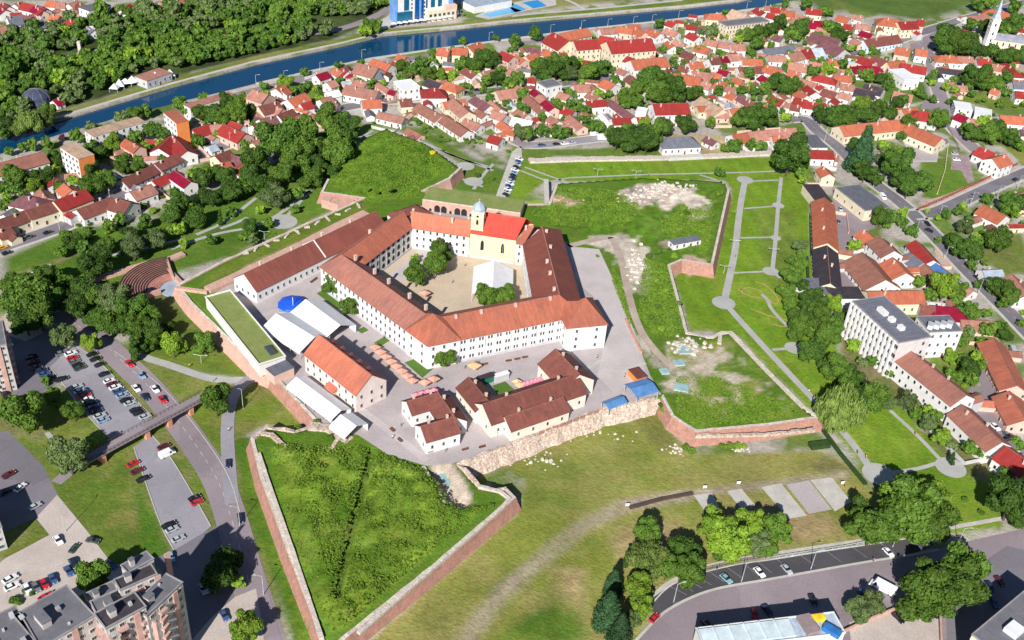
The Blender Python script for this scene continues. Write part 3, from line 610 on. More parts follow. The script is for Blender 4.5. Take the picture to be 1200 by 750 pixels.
def crown_arrays(seed, nl, kind='broad', leaves=2600, ls=.085):
    r = np.random.default_rng(seed); lob = []
    if kind == 'broad':
        lob.append((np.array([0, 0, .95]), .62))
        for i in range(nl):
            a = i * 2.4 + r.uniform(-.4, .4); e = r.uniform(-.55, .95); rad = r.uniform(.42, .72) * math.cos(e * .9)
            lob.append((np.array([rad * math.cos(a) * 1.08, rad * math.sin(a) * r.uniform(.85, 1.1), .92 + .62 * math.sin(e) + r.uniform(-.14, .14)]), r.uniform(.17, .42)))
    elif kind == 'willow':
        for i in range(nl):
            a = i * 2.4; rad = r.uniform(.3, .75); lob.append((np.array([rad * math.cos(a), rad * math.sin(a), r.uniform(.6, 1.2)]), r.uniform(.26, .38)))
        lob.append((np.array([0, 0, 1.05]), .55))
    elif kind == 'cone':
        for i in range(nl):
            h = (i + .5) / nl; a = i * 2.4; rad = .42 * (1 - h) * r.uniform(.7, 1.1); lob.append((np.array([rad * math.cos(a), rad * math.sin(a), .3 + 2.1 * h]), .2 + .34 * (1 - h)))
    elif kind == 'col':
        for i in range(nl):
            h = (i + .5) / nl; a = i * 2.4; rad = .2 * r.uniform(.4, 1); lob.append((np.array([rad * math.cos(a), rad * math.sin(a), .3 + 2.6 * h]), .3 * (1.15 - .6 * h)))
    elif kind == 'bush':
        for i in range(nl):
            a = i * 2.4; rad = r.uniform(.1, .6); lob.append((np.array([rad * math.cos(a), rad * math.sin(a), r.uniform(.3, .65)]), r.uniform(.28, .45)))
    w = np.array([l[1] ** 2 for l in lob]); w /= w.sum(); pick = r.choice(len(lob), leaves, p=w)
    c = np.array([l[0] for l in lob])[pick]; R = np.array([l[1] for l in lob])[pick]
    d = r.normal(size=(leaves, 3)); d /= np.linalg.norm(d, axis=1)[:, None]
    rr = R * (1 - np.abs(r.normal(0, .13, leaves))) * (1 + (r.random(leaves) < .12) * r.uniform(0, .22, leaves))
    p = c + d * rr[:, None] * np.array([1, 1, .85 if kind != 'willow' else 1.15])
    # drop the leaves that sit deep inside other lobes
    keep = np.ones(leaves, bool)
    for cc, R2 in lob: keep &= np.linalg.norm((p - cc), axis=1) > R2 * .62
    p = p[keep]; d = d[keep]; k = len(p)
    nrm = d + r.normal(0, .55, (k, 3)); nrm /= np.linalg.norm(nrm, axis=1)[:, None]
    t = np.cross(nrm, r.normal(size=(k, 3))); t /= np.linalg.norm(t, axis=1)[:, None]; bt = np.cross(nrm, t)
    s1 = (ls * r.uniform(.6, 1.35, k))[:, None]; s2 = s1 * r.uniform(.55, .95, k)[:, None]
    if kind == 'willow': t = t * .4 + np.array([0, 0, -1.]); bt = np.cross(nrm, t); s1 = s1 * 1.4; s2 = s2 * .6
    V = np.stack([p - t * s1 - bt * s2 * .5, p + bt * s2, p + t * s1 + bt * s2 * .3, p - bt * s2], 1)
    # inner mass, lumpy, keeps the sky from showing straight through
    return V.reshape(-1, 3), lob
ICO = None
def ico(sub=1):
    bm = bmesh.new(); bmesh.ops.create_icosphere(bm, subdivisions=sub, radius=1); v = np.array([x.co[:] for x in bm.verts]); f = [[q.index for q in x.verts] for x in bm.faces]; bm.free(); return v, f
ICOV, ICOF = ico(2)
def crown_mesh(name, seed, nl, kind, m, leaves=5200, ls=.056, core=.72):
    V, lob = crown_arrays(seed, nl, kind, leaves, ls); n = len(V) // 4
    r = np.random.default_rng(seed + 99)
    vs = [V]; faces = [tuple(range(4 * i, 4 * i + 4)) for i in range(n)]; k = len(V)
    for c, R in lob:
        q = ICOV * (R * core) * (1 + r.normal(0, .05, (len(ICOV), 1))) * np.array([1, 1, .85]) + c
        vs.append(q); faces += [tuple(k + i for i in f) for f in ICOF]; k += len(q)
    me = bpy.data.meshes.new(name); me.from_pydata(np.concatenate(vs).tolist(), [], faces); me.materials.append(m); me.update(); return me
def trunk_mesh(h=1.0, r=.055):
    b = MB(); b.tube((0, 0, -.05), (0, 0, h * .55), r, r * .7)
    for a in range(5):
        q = a * 1.256; b.tube((0, 0, h * (.38 + .03 * a)), (.38 * math.cos(q), .38 * math.sin(q), h * .85), r * .5, r * .15, 6)
    return b.mesh('trunk', M_BARK)
CR = {}
def crowns(kind, code, shapes, nvar, nl, **kw): CR[code] = [crown_mesh('crown', 10 * ord(code) + i, nl + i % 3, kind, LEAF[shapes], **kw) for i in range(nvar)]
crowns('broad', 'd', 'd', 5, 11); crowns('broad', 'l', 'l', 3, 11); crowns('broad', 'g', 'g', 3, 13); crowns('broad', 'n', 'n', 3, 12)
crowns('cone', 'c', 'c', 2, 16); crowns('willow', 'w', 'w', 2, 14); crowns('col', 't', 'n', 2, 12); crowns('broad', 'u', 'u', 1, 10)
crowns('bush', 'b', 'd', 3, 7, leaves=1000, ls=.12); crowns('bush', 'y', 'y', 1, 7, leaves=1000, ls=.12); crowns('bush', 'L', 'l', 2, 7, leaves=1000, ls=.12); crowns('cone', 's', 'c', 1, 9, leaves=900, ls=.1)
TRUNK = trunk_mesh()
TLOOK = {'d': ('deciduous_tree', 'broad green', 'tree'), 'l': ('deciduous_tree', 'light yellow green', 'tree'), 'g': ('deciduous_tree', 'grey green', 'tree'), 'n': ('deciduous_tree', 'dark green', 'tree'),
         'c': ('conifer_tree', 'dark pointed conifer', 'tree'), 's': ('conifer_tree', 'little clipped conifer', 'tree'), 'w': ('willow_tree', 'pale drooping willow', 'tree'), 't': ('columnar_tree', 'dark narrow columnar', 'tree'), 'u': ('copper_tree', 'purple leaved', 'tree'),
         'b': ('shrub', 'low green', 'shrub'), 'y': ('shrub', 'yellow flowering', 'shrub'), 'L': ('shrub', 'light green', 'shrub')}
TREES = []
def tree(u, v, rpx, kind='d', zb=None):
    """(u,v): where the middle of the crown shows"""
    g = G(u, v); z = ZO
    if zb is not None: z = zb
    r = rpx * mpp(g) * (1.2 if kind not in 'tcbLy' else 1.0) * (1.16 if v > 565 else (.80 if (150 < u < 415 and 180 < v < 300) or (u <= 250 and 140 < v < 262) else 1.0)); zc = {'d': .95, 'l': .95, 'g': .95, 'n': .95, 'u': .95, 'c': 1.2, 't': 1.4, 's': 1.1, 'w': .9, 'b': .4, 'y': .4, 'L': .4}[kind]
    p = G(u, v, z + zc * r); TREES.append((p.x, p.y, z, r, kind))
def build_trees():
    rr = random.Random(3); kinds = {}
    for t in TREES: kinds.setdefault(TLOOK[t[4]][0], []).append(t)
    for name, L_ in kinds.items():
        L_.sort(key=lambda t: -t[3] / math.hypot(t[0], t[1], HC))
        if L_[298:]: forest([(x, y, z - (r * .25 if name == 'shrub' else 0), r * (.9 if name == 'shrub' else 1), {'d': 0, 'g': 1, 'n': 2, 'l': 3, 'b': 0, 'L': 3, 'y': 3}[k]) for x, y, z, r, k in L_[298:]], 'garden_trees' if name != 'shrub' else 'garden_shrubs', 'small mixed trees scattered through the town gardens' if name != 'shrub' else 'low mixed shrubs scattered through the town gardens', 'greenery')
        for i, (x, y, z, r, k) in enumerate(L_[:298]):
            nm, look, cat = TLOOK[k]; px = r / mpp((x, y, z))
            size = 'big' if px > 17 else ('small' if px < 8 else '')
            me = CR[k][rr.randrange(len(CR[k]))]; lk = ' '.join(q for q in (size, look, cat if cat not in look else '') if q)
            sx = r / 1.02 * rr.uniform(.94, 1.06); sz = r * rr.uniform(.85, 1.25) if k not in 'bLy' else r * .9
            grp = {'shrub': 'shrubs and bushes'}.get(nm, 'trees of the town and the fortress parks')
            if px < 7 or cat == 'shrub':
                o = thing(nm, lk, cat, (x, y, z), rr.uniform(0, 6.28), grp, me=me); o.scale = (sx, sx, sz)
            else:
                o = thing(nm, lk, cat, (x, y, z), rr.uniform(0, 6.28), grp); o.scale = (sx, sx, sz)
                link('crown', me, o); link('trunk', TRUNK, o)
WV, WLOB = None, None
def forest(pos, name='woodland', label='dense mixed wood beyond the far bank of the river', cat='wood'):
    """a mass of crowns past counting, in one object"""
    var = []
    for s_ in range(4):
        V, lob = crown_arrays(500 + s_, 9, 'broad', 420, .17)
        extra = [ICO1V * (R * .85) * np.array([1, 1, .85]) + c for c, R in lob]
        var.append((V, np.concatenate(extra), len(lob)))
    vs, q4, t3, mi4, mi3 = [], [], [], [], []; k = 0; rr = random.Random(9)
    F1 = np.array(ICO1F)
    for x, y, z, r, c in pos:
        V, E, nl = var[rr.randrange(4)]; a = rr.uniform(0, 6.28); R_ = np.array([[math.cos(a), math.sin(a), 0], [-math.sin(a), math.cos(a), 0], [0, 0, 1]])
        sc = np.array([r, r, r * rr.uniform(.9, 1.25)]); o = np.array([x, y, z])
        v1 = (V @ R_) * sc + o; v2 = (E @ R_) * sc + o; n = len(V) // 4
        vs.append(v1); vs.append(v2); q4.append(k + np.arange(4 * n).reshape(-1, 4)); k += len(v1)
        f = (np.arange(nl)[:, None, None] * len(ICO1V) + F1[None]).reshape(-1, 3) + k; t3.append(f); k += len(v2); mi4.append(np.full(n, c)); mi3.append(np.full(len(f), c))
    V = np.concatenate(vs).astype(np.float32); Q = np.concatenate(q4); Tt = np.concatenate(t3)
    me = bpy.data.meshes.new(name); me.vertices.add(len(V)); me.vertices.foreach_set('co', V.ravel())
    li = np.concatenate([Q.ravel(), Tt.ravel()]).astype(np.int32); me.loops.add(len(li)); me.loops.foreach_set('vertex_index', li)
    st = np.concatenate([np.arange(len(Q)) * 4, Q.size + np.arange(len(Tt)) * 3]).astype(np.int32); me.polygons.add(len(st))
    me.polygons.foreach_set('loop_start', st); me.polygons.foreach_set('loop_total', np.concatenate([np.full(len(Q), 4), np.full(len(Tt), 3)]).astype(np.int32))
    for c in 'dgnl': me.materials.append(LEAF[c])
    me.update(calc_edges=True); me.polygons.foreach_set('material_index', np.concatenate(mi4 + mi3).astype(np.int32))
    o = link(name, me); o['kind'] = 'stuff'; o['label'] = label; o['category'] = cat; return o
ICO1V, ICO1F = ico(1)
# ------------------------------------------------------------------ cars
PAINT = mat('car paint', (1, 1, 1), rough=.25, spec=.6, var=0, objcol=True)
M_TYRE = mat('tyre rubber', (.02, .02, .02)); M_RIM = mat('wheel rim', (.4, .4, .42), rough=.3, metal=.8); M_LAMP = mat('headlight glass', (.8, .8, .8), rough=.1)
M_CGL = mat('car glass', (.015, .02, .03), rough=.05, spec=.8)
def car_meshes(L=4.3, W=1.75, H=1.45, van=False):
    b = MB(); h = .5 * L
    if van: prof = [(-h, .35), (-h, H), (-h + .1, H + .03), (h - 1.5, H + .03), (h - .75, 1.15), (h - .1, .95), (h, .6), (h, .35)]
    else: prof = [(-h, .35), (-h + .02, .82), (-h + .12, .92), (-h + .55, .96), (h - 1.25, .94), (h - .25, .80), (h - .02, .62), (h, .35)]
    n = len(prof); 
    for s_ in (0, 1):
        y = (W / 2) * (1 if s_ else -1); b.v += [(x, y * (.96 if z > .9 else 1), z) for x, z in prof]
    for i in range(n): j = (i + 1) % n; b.f.append((i, j, n + j, n + i)[::-1]); b.m.append(0)
    b.f.append(tuple(range(n))[::-1]); b.m.append(0); b.f.append(tuple(range(n, 2 * n))); b.m.append(0)
    if van: body = b.mesh('body', PAINT)
    else:
        lo = [(-h + .35, -.8), (h - 1.3, -.8), (h - 1.3, .8), (-h + .35, .8)]; up = [(-h + .95, -.62), (h - 2.05, -.62), (h - 2.05, .62), (-h + .95, .62)]
        b.prism(up, H - .10, H, 0, [(x * .97, y * .93) for x, y in up]); body = b.mesh('body', PAINT)
    g = MB()
    if van: g.prism([(h - 1.52, -.8), (h - .8, -.8), (h - .8, .8), (h - 1.52, .8)], 1.2, H - .12, 0, [(h - 1.52, -.8), (h - 1.35, -.8), (h - 1.35, .8), (h - 1.52, .8)]); g.box(h - 1.85, 0, 1.2, H - .25, .7, W + .02)
    else: g.prism(lo, .93, H - .09, 0, up)
    glass = g.mesh('windows', M_CGL)
    wm_ = MB(); wm_.tube((0, -.1, 0), (0, .1, 0), .32, .32, 14, 0); wm_.tube((0, -.11, 0), (0, .11, 0), .19, .19, 10, 1); wheel = wm_.mesh('wheel', [M_TYRE, M_RIM])
    hm = MB(); hm.box(0, 0, 0, .16, .08, .34); head = hm.mesh('headlight', M_LAMP)
    return body, glass, wheel, head
CARM = {'car': car_meshes(), 'van': car_meshes(5.4, 2.0, 2.25, True), 'bus': car_meshes(8.0, 2.4, 2.9, True)}
CCOL = {'w': (.82, .83, .85), 's': (.42, .46, .50), 'k': (.015, .015, .02), 'r': (.52, .02, .03), 'd': (.13, .02, .03), 'b': (.05, .10, .24), 'n': (.02, .03, .07), 'g': (.16, .17, .18), 't': (.22, .40, .45), 'y': (.7, .35, .03), 'e': (.04, .07, .05), 'B': (.25, .38, .55)}
CNAM = {'w': 'white', 's': 'silver', 'k': 'black', 'r': 'red', 'd': 'dark red', 'b': 'blue', 'n': 'navy', 'g': 'dark grey', 't': 'teal', 'y': 'orange', 'e': 'dark green', 'B': 'light blue'}
def car(u, v, ang, col, kind='car', zb=ZO, state='parked'):
    z = zb + .08; P = G(u, v, z + .6); Q = G(u + 3 * math.cos(math.radians(ang)), v + 3 * math.sin(math.radians(ang)), z + .6); d = Q - P
    t = thing({'car': 'car', 'van': 'van', 'bus': 'minibus'}[kind], f'{CNAM[col]} {state} {kind if kind != "bus" else "minibus"}', {'car': 'car', 'van': 'van', 'bus': 'minibus'}[kind], (P.x, P.y, z), math.atan2(d.y, d.x), 'vehicles on the roads and parking places')
    bd, gl, wh, hd = CARM[kind]; h = {'car': 2.15, 'van': 2.7, 'bus': 4.0}[kind]; w_ = {'car': .875, 'van': 1.0, 'bus': 1.2}[kind]
    sc = random.Random(int(u * 3 + v)).uniform(.94, 1.07); t.scale = (sc,) * 3
    o = link('body', bd, t); o.color = (*CCOL[col], 1); link('windows', gl, t)
    near = mpp(P) < .47
    if near:
        for sx in (-.62, .62):
            for sy in (-1, 1): link('wheel', wh, t, (sx * h, sy * (w_ - .08), .32))
        for sy in (-1, 1): link('headlight', hd, t, (h - .04, sy * (w_ - .3), .62))
    return t
def carrow(u1, v1, u2, v2, cols, ang, zb=ZO):
    n = len(cols)
    for i, c in enumerate(cols):
        if c == '.': continue
        k = i / max(1, n - 1); car(u1 + (u2 - u1) * k, v1 + (v2 - v1) * k, ang + ((i * 37) % 7 - 3) * .8, c, zb=zb)
# ------------------------------------------------------------------ lamps and poles
LAMPM = None
def lamp(u, v, aim=0, h=8.0, double=False, zb=ZO):
    if v < 112: h = 5.5
    P = G(u, v, zb); t = thing('street_lamp', f'{"double armed" if double else "tall"} pale steel street lamp', 'street lamp', P, math.radians(aim), 'street lamps')
    b = MB(); b.tube((0, 0, 0), (0, 0, h), .13, .08, 8); obj('pole', b, M_METAL, t)
    for s_ in ((1, -1) if double else (1,)):
        b = MB(); b.tube((0, 0, h - .1), (s_ * 1.9, 0, h + .35), .06, .05, 6); a = obj('arm', b, M_METAL, t)
        b = MB(); b.box(s_ * 2.2, 0, h + .25, h + .42, .9, .35); obj('lamp_head', b, M_METAL, a)
# ================================================================== THE FORTRESS
Z0 = 0.0; SC = 240.0
ROOF['turq'] = mat('turquoise sheet', (.30, .46, .48), rough=.4)
sheet('yard_paving', [(252,343),(276,330),(293,335),(449,262),(470,246),(500,240),(612,262),(640,272),(672,289),(702,292),(742,388),(762,440),(775,462),(742,472),(706,479),(600,520),(545,541),(500,546),(455,533),(420,510),(398,505),(372,492),(322,440),(336,428),(334,418),(256,350)], M_PAVE, 1, 0)
sheet('east_terrace', [(666,290),(702,292),(722,335),(748,400),(756,440),(720,462),(700,440),(712,384),(698,350),(676,330)], M_PAVEL, 2, 0)
sheet('inner_courtyard', [(G(484,291,0)), (G(548,293,0)), (G(614,312,0)), (G(628,372,0)), (G(543,388,0)), (G(428,335,0))], M_SAND, 2, 0, px=False)
for q in ([(492,292),(520,290),(512,312),(470,330),(452,325)],): sheet('cobbled_strip', q, M_PAVEL, 3, 0)
for q in ([(438,402),(455,392),(462,396),(446,406)], [(474,425),(490,419),(508,432),(495,443)], [(418,387),(426,383),(432,387),(424,391)], [(371,344),(392,331),(415,352),(402,362),(395,362)], [(577,452),(592,447),(603,457),(592,463),(582,462)]): sheet('lawn', q, M_GRASS, 3, 0)
road('yard_path', [(300,372),(335,362),(365,352)], 3, M_PAVEL, 3, 0); road('yard_path', [(420,478),(450,500),(500,540)], 3, M_PAVEL, 3, 0); road('yard_path', [(663,447),(690,430),(712,420)], 2, M_CONC, 3, 0); road('yard_path', [(712,440),(740,432),(756,425)], 2, M_CONC, 3, 0)
def W2(x, y): return Vector((x * SC, y * SC, 0))
O = {'W': W2(-.3358, 1.5180), 'S': W2(-.1265, 1.3133), 'SE': W2(.1174, 1.4372), 'NE': W2(.0749, 1.7170), 'N': W2(-.212, 1.765)}
I = {'N': W2(-.1986, 1.6801), 'W': W2(-.2645, 1.5361), 'S': W2(-.1234, 1.3981), 'SE': W2(.0326, 1.4773), 'NE': W2(.0096, 1.6517)}
HE = 10.7
_rn = G(473, 248.5, HE + 4.6); O['N'] = Vector((2 * _rn.x - I['N'].x, 2 * _rn.y - I['N'].y, 0))
_dn = (I['NE'] - I['N']).normalized(); _nn = Vector((-_dn.y, _dn.x, 0)); N1, N2 = I['N'] + _nn * 9.5 - _dn * 4, I['NE'] + _nn * 15.5 + _dn * 6; N1b = I['N'] + _nn * 15.5 - _dn * 4
def wing(name, look, oa, ob, ia, ib, rm, face, he=HE, rise=4.9, t0=0.0, t1=1.0, sp=3.0, rows=3, me=None, ww=1.0, wh=1.5, over=.5, chim=4, wall='w', chm=None, cat='palace wing', label=None):
    a, b, c, d = oa.lerp(ob, t0), oa.lerp(ob, t1), ia.lerp(ib, t1), ia.lerp(ib, t0)
    M = (a + b + c + d) / 4; u = (b - a).normalized(); rz = math.atan2(u.y, u.x); Rm = Matrix.Rotation(-rz, 3, 'Z')
    la, lb, lc, ld = [Rm @ (p - M) for p in (a, b, c, d)]
    t = thing(name, look, cat, M, rz, 'wings of the palace', label); k = MB()
    P = [la.xy, lb.xy, lc.xy, ld.xy]; k.prism([p.to_tuple() for p in P], -.3, he)
    wl = obj('wall', k, WALL[wall], t)
    s_ = 1 if ld.y > la.y else -1; k = MB(); o_ = over * s_; sl = rise / (abs(ld.y - la.y) / 2); dz = over * sl
    e = [(la.x, la.y - o_, he - dz), (lb.x, lb.y - o_, he - dz), (lc.x, lc.y + o_, he - dz), (ld.x, ld.y + o_, he - dz)]
    r1 = ((la.x + ld.x) / 2, (la.y + ld.y) / 2, he + rise); r2 = ((lb.x + lc.x) / 2, (lb.y + lc.y) / 2, he + rise)
    up = lambda p: (p[0], p[1], p[2] + .3)
    F_ = [[up(e[0]), up(e[1]), up(r2), up(r1)], [up(e[2]), up(e[3]), up(r1), up(r2)], [e[0], e[1], up(e[1]), up(e[0])], [e[2], e[3], up(e[3]), up(e[2])],
          [e[0], r1, e[3], up(e[3]), up(r1), up(e[0])], [e[1], up(e[1]), up(r2), up(e[2]), e[2], r2]]
    for f in F_: k.face(f if s_ > 0 else f[::-1])
    rf_ = obj('roof', k, ROOF[rm], t)
    k = MB(); Lr = r2[0] - r1[0]; k.box((r1[0] + r2[0]) / 2, r1[1], he + rise + .28, he + rise + .45, Lr, .4); obj('ridge_tiles', k, ROOF['pink'], rf_)
    rr = random.Random(len(THINGS))
    for i in range(chim):
        x = r1[0] + Lr * (i + .5) / chim + rr.uniform(-3, 3); y = r1[1] + (chm if chm is not None else rr.choice((-1.5, 1.5)))
        chimney(rf_, x, y, he + rise * .7, rise * .3 + 1.3, .85, WALL['p'])
    # one long row set on the side that can be seen
    fa, fb, side = (la, lb, -1) if face == 'o' else (ld, lc, 1)
    ea = math.atan2(fb.y - fa.y, fb.x - fa.x); L_ = (fb - fa).length; ud = (fb - fa).normalized(); nd = Vector((-ud.y, ud.x, 0)) * (side * s_); n = max(1, int((L_ - 2) / sp)); fh = he / rows; c_ = 0
    a_ = (0 if side * s_ < 0 else math.pi) + ea
    for r in range(rows):
        for i in range(n):
            if c_ > 93: break
            pw = fa + ud * (1 + (i + .5) * (L_ - 2) / n) + nd * .03; place_win(t, me or WINP, pw.x, pw.y, r * fh + fh * .36, ww, wh, a_); c_ += 1
    k = MB(); pc = (fa + fb) / 2 + nd * .12; k.box(pc.x, pc.y, he - .55, he - .15, L_ - .1, .3, ea); obj('cornice', k, WALL['w'], wl)
    k = MB(); k.box(pc.x, pc.y, 0, 1.0, L_ - .2, .34, ea); obj('plinth', k, WALL['g'], wl)
    for i in range(1, 6):
        pp = fa + ud * (L_ * i / 6 + 1.4) + nd * .16; k = MB(); k.box(pp.x, pp.y, .2, he - .6, .14, .14, ea); obj('downpipe', k, M_METAL, wl)
    return t
wing('palace_wing', 'long white three storey south west palace wing', O['W'], O['S'], I['W'], I['S'], 'pal', 'o', sp=2.9, chim=5, chm=3.6)
wing('palace_wing', 'long white south palace wing with paired windows', O['S'], O['SE'], I['S'], I['SE'], 'palo', 'o', sp=3.6, me=WIN2, ww=2.0, chim=4, chm=-1)
wing('palace_wing', 'wide red brown roofed east palace wing', O['SE'], O['NE'], I['SE'], I['NE'], 'palb', 'i', chim=5, chm=None, sp=3.2)
wing('palace_wing', 'patchy orange roofed north west palace wing with arcades', O['N'], O['W'], I['N'], I['W'], 'palo', 'i', chim=1, sp=4.0, me=ARCH, ww=2.0, wh=2.3)
wing('palace_wing', 'two storey orange roofed north palace wing', N1, N1 + (I['NE'] - I['N']) + _dn * 10, I['N'], I['NE'], 'palo', 'i', t1=.52, sp=3.0, rows=3, chim=4)
wing('church', 'yellow church with a vermilion roof in the palace courtyard', N1b, N2, I['N'], I['NE'], 'church', 'i', he=12.6, rise=6.4, t0=.525, t1=.93, rows=1, sp=7.5, me=ARCH, ww=1.5, wh=5.0, chim=0, wall='y', cat='church', label='yellow walled church with vermilion roof on the north side of the courtyard')
wing('palace_wing', 'short orange roofed corner stretch of the palace beside the church', N1b, N2, I['N'], I['NE'], 'palo', 'i', t0=.935, t1=1.0, sp=3.0, chim=1)
# corner pavilions
t, rz, L_, W_ = flat([(664.8,385),(711.5,380.5),(698,350),(654,352)], 11.0, 'palo', 'w', 0, name='palace_pavilion', look='square white corner pavilion of the palace with a hipped roof', rows=3, par=0, sp=5.5, ww=1.1, cap=40, door=False, cat='palace wing')
b = MB(); hx, hy = L_ / 2 + .5, W_ / 2 + .5
q = [(-hx, -hy, 11.06), (hx, -hy, 11.06), (hx, hy, 11.06), (-hx, hy, 11.06)]; r1 = (-2, -1, 17.6); r2 = (2, 1, 17.6)
b.face([q[0], q[1], r2, r1]); b.face([q[2], q[3], r1, r2]); b.face([q[1], q[2], r2]); b.face([q[3], q[0], r1]); obj('hip_roof', b, ROOF['palo'], t)
t = thing('palace_pavilion', 'white south corner pavilion of the palace with an orange hipped roof', 'palace wing', G(506.5,404,10.8) * 1, math.radians(-12)); c0 = (O['S'] * .86 + I['S'] * .14); t.location = (c0.x, c0.y, 0)
b = MB(); P5 = []
uW = (O['W'] - O['S']).normalized(); uE = (O['SE'] - O['S']).normalized(); loc = t.location.copy(); rzm = Matrix.Rotation(-t.rotation_euler.z, 3, 'Z')
cor = [O['S'] - (uW + uE) * .5, O['S'] - (uW+uE)*.5 + uE * 13, O['S'] + uE * 13 + (I['S'] - O['S']) * .55 , O['S'] + (I['S'] - O['S']) * .8, O['S'] + uW * 13 + (I['S'] - O['S']) * .55, O['S'] - (uW + uE) * .5 + uW * 13]
loc5 = [(rzm @ (Vector((p.x, p.y, 0)) - Vector((loc.x, loc.y, 0)))) for p in cor]
b.prism([p.xy.to_tuple() for p in loc5], -.3, 11.0); obj('wall', b, WALL['w'], t)
b = MB(); ap = rzm @ (O['S'].lerp(I['S'], .52) - Vector((loc.x, loc.y, 0))); ap = (ap.x, ap.y, 18.2); n_ = len(loc5)
ex = [((p.x - ap[0]) * 1.05 + ap[0], (p.y - ap[1]) * 1.05 + ap[1], 10.9) for p in loc5]
ccw = sum(ex[i][0] * ex[(i + 1) % n_][1] - ex[(i + 1) % n_][0] * ex[i][1] for i in range(n_)) > 0
for i in range(n_):
    f = [ex[i], ex[(i + 1) % n_], ap]; b.face(f if ccw else f[::-1])
obj('roof', b, ROOF['palo'], t)
for (p, q_, cnt) in ((loc5[0], loc5[1], 3), (loc5[5], loc5[0], 2)):
    d = q_ - p; a_ = math.atan2(d.y, d.x); nn = Vector((d.y, -d.x, 0)).normalized() * .04
    for r in range(3):
        for i in range(cnt):
            c = p + d * ((i + .5) / cnt) + nn; place_win(t, WINP, c.x, c.y, r * 3.6 + 1.3, .9, 1.5, a_)
# church tower
tw = G(560, 262, 18); t = thing('church_tower', '', 'tower', (tw.x, tw.y + 1.5, 0), math.radians(-8), label='square yellow tower with a pale blue dome beside the vermilion church roof')
t.scale = (.84, .84, .80); t.location.y += 3
b = MB(); b.box(0, 0, 0, 27.5, 6.4, 6.4); wl = obj('wall', b, WALL['y'], t)
b = MB(); b.box(0, 0, 27.4, 28.1, 7.0, 7.0); b.box(0, 0, 17, 17.3, 6.8, 6.8); obj('cornice', b, WALL['c'], wl)
b = MB(); 
prev = None
for k_, (r, z) in enumerate(((3.7, 28.1), (3.6, 29.6), (2.9, 31.2), (1.7, 32.3), (.5, 32.8), (.1, 33.4))):
    ring = [(r * math.cos(math.pi / 8 + i * math.pi / 4), r * math.sin(math.pi / 8 + i * math.pi / 4), z) for i in range(8)]
    if prev:
        for i in range(8): b.face([prev[i], prev[(i + 1) % 8], ring[(i + 1) % 8], ring[i]])
    prev = ring
rf_ = obj('dome', b, ROOF['lblue'], t); b = MB(); b.box(0, 0, 33.3, 35.0, .14, .14); b.box(0, 0, 34.2, 34.4, .8, .14); obj('cross', b, M_METAL, rf_)
for z, w_, h_ in ((25.0, 1.3, 1.3), (20.5, 1.3, 3.2), (15.5, .9, 1.3)): place_win(t, ARCH, 0, -3.25, z, w_, h_, 0)
place_win(t, ARCH, 3.25, 0, 20.5, 1.3, 3.2, math.pi / 2)
# casemates with arches, turf on top
E0, E1 = G(495,234.5,5.2), G(609.8,250.7,5.2); d = E1 - E0; rz = math.atan2(d.y, d.x); t = thing('casemate_range', '', 'casemates', ((E0 + E1) / 2).xy.to_3d(), rz, label='long pink arcaded casemate range with a grassy roof behind the palace')
Lc = d.length; b = MB(); b.box(0, 7, -.3, 5.2, Lc, 14); wl = obj('wall', b, M_PBRICK, t); b = MB(); b.box(0, 7.2, 5.23, 5.6, Lc - .4, 13); obj('turf_roof', b, ROOF['green'], t)
for i in range(13): place_win(t, ARCH, -Lc / 2 + 4 + i * (Lc - 8) / 12, -.05, 0, 2.8 if i % 3 else 1.2, 3.6 if i % 3 else 1.6, 0, 'archway')
b = MB(); b.box(0, .15, 5.25, 5.75, Lc, .5); obj('coping', b, M_STONE, wl)
# long west barrack
t = hs(286,321, 440.5,248, 14, 5.8, 'palb', 'w', ch=0, zb=0, rise=5.2, name='barrack', label='very long brown roofed white barrack beside the north west rampart', sp=3.0, cat='barrack', rows=1, me=WINP)
Lb = (G(286,321,11) - G(440.5,248,11)).length
b = MB(); b.hull([(-7.3, 5.7), (-7.3, 6.2), (0, 11.6), (7.3, 6.2), (7.3, 5.7), (0, 11.1)][::-1], -.25, .25); obj('fire_wall', b, WALL['w'], t)
for i in range(4): chimney([c for c in t.children if c.name.startswith('roof')][0], -Lb / 2 + Lb * (i + .6) / 4.4, 2.2, 9, 3, .8)
hs(472,246, 487,241, 11, 6, 'brown', 'w', hip=1, ch=0, zb=0, name='gatehouse', label='small hipped brown roofed house at the north corner of the palace')
# orange roofed hall
t = hs(374,392.5, 435,439.5, 13.5, 8.0, 'palo', 'q', ch=0, zb=0, rise=5.6, name='hall', label='tall white hall with bright orange roof beside the white marquees', sp=3.6, rows=2, me=WINP, cat='hall')
rf_ = [c for c in t.children if c.name.startswith('roof')][0]
for i in range(5):
    b = MB(); b.box(-10 + i * 5.2, 2.6, 10.3, 13.2, 1.1, 1.3); obj('chimney', b, ROOF['purple'], rf_)
b = MB(); b.box(2, -7.6, 0, 3.2, 4, 2.2); p_ = obj('porch', b, WALL['p'], t); b = MB(); b.hull([(-9.2, 3.1), (-6.6, 4.6), (-6.6, 3.1)], -.5, 4.6); obj('porch_roof', b, ROOF['palo'], p_)
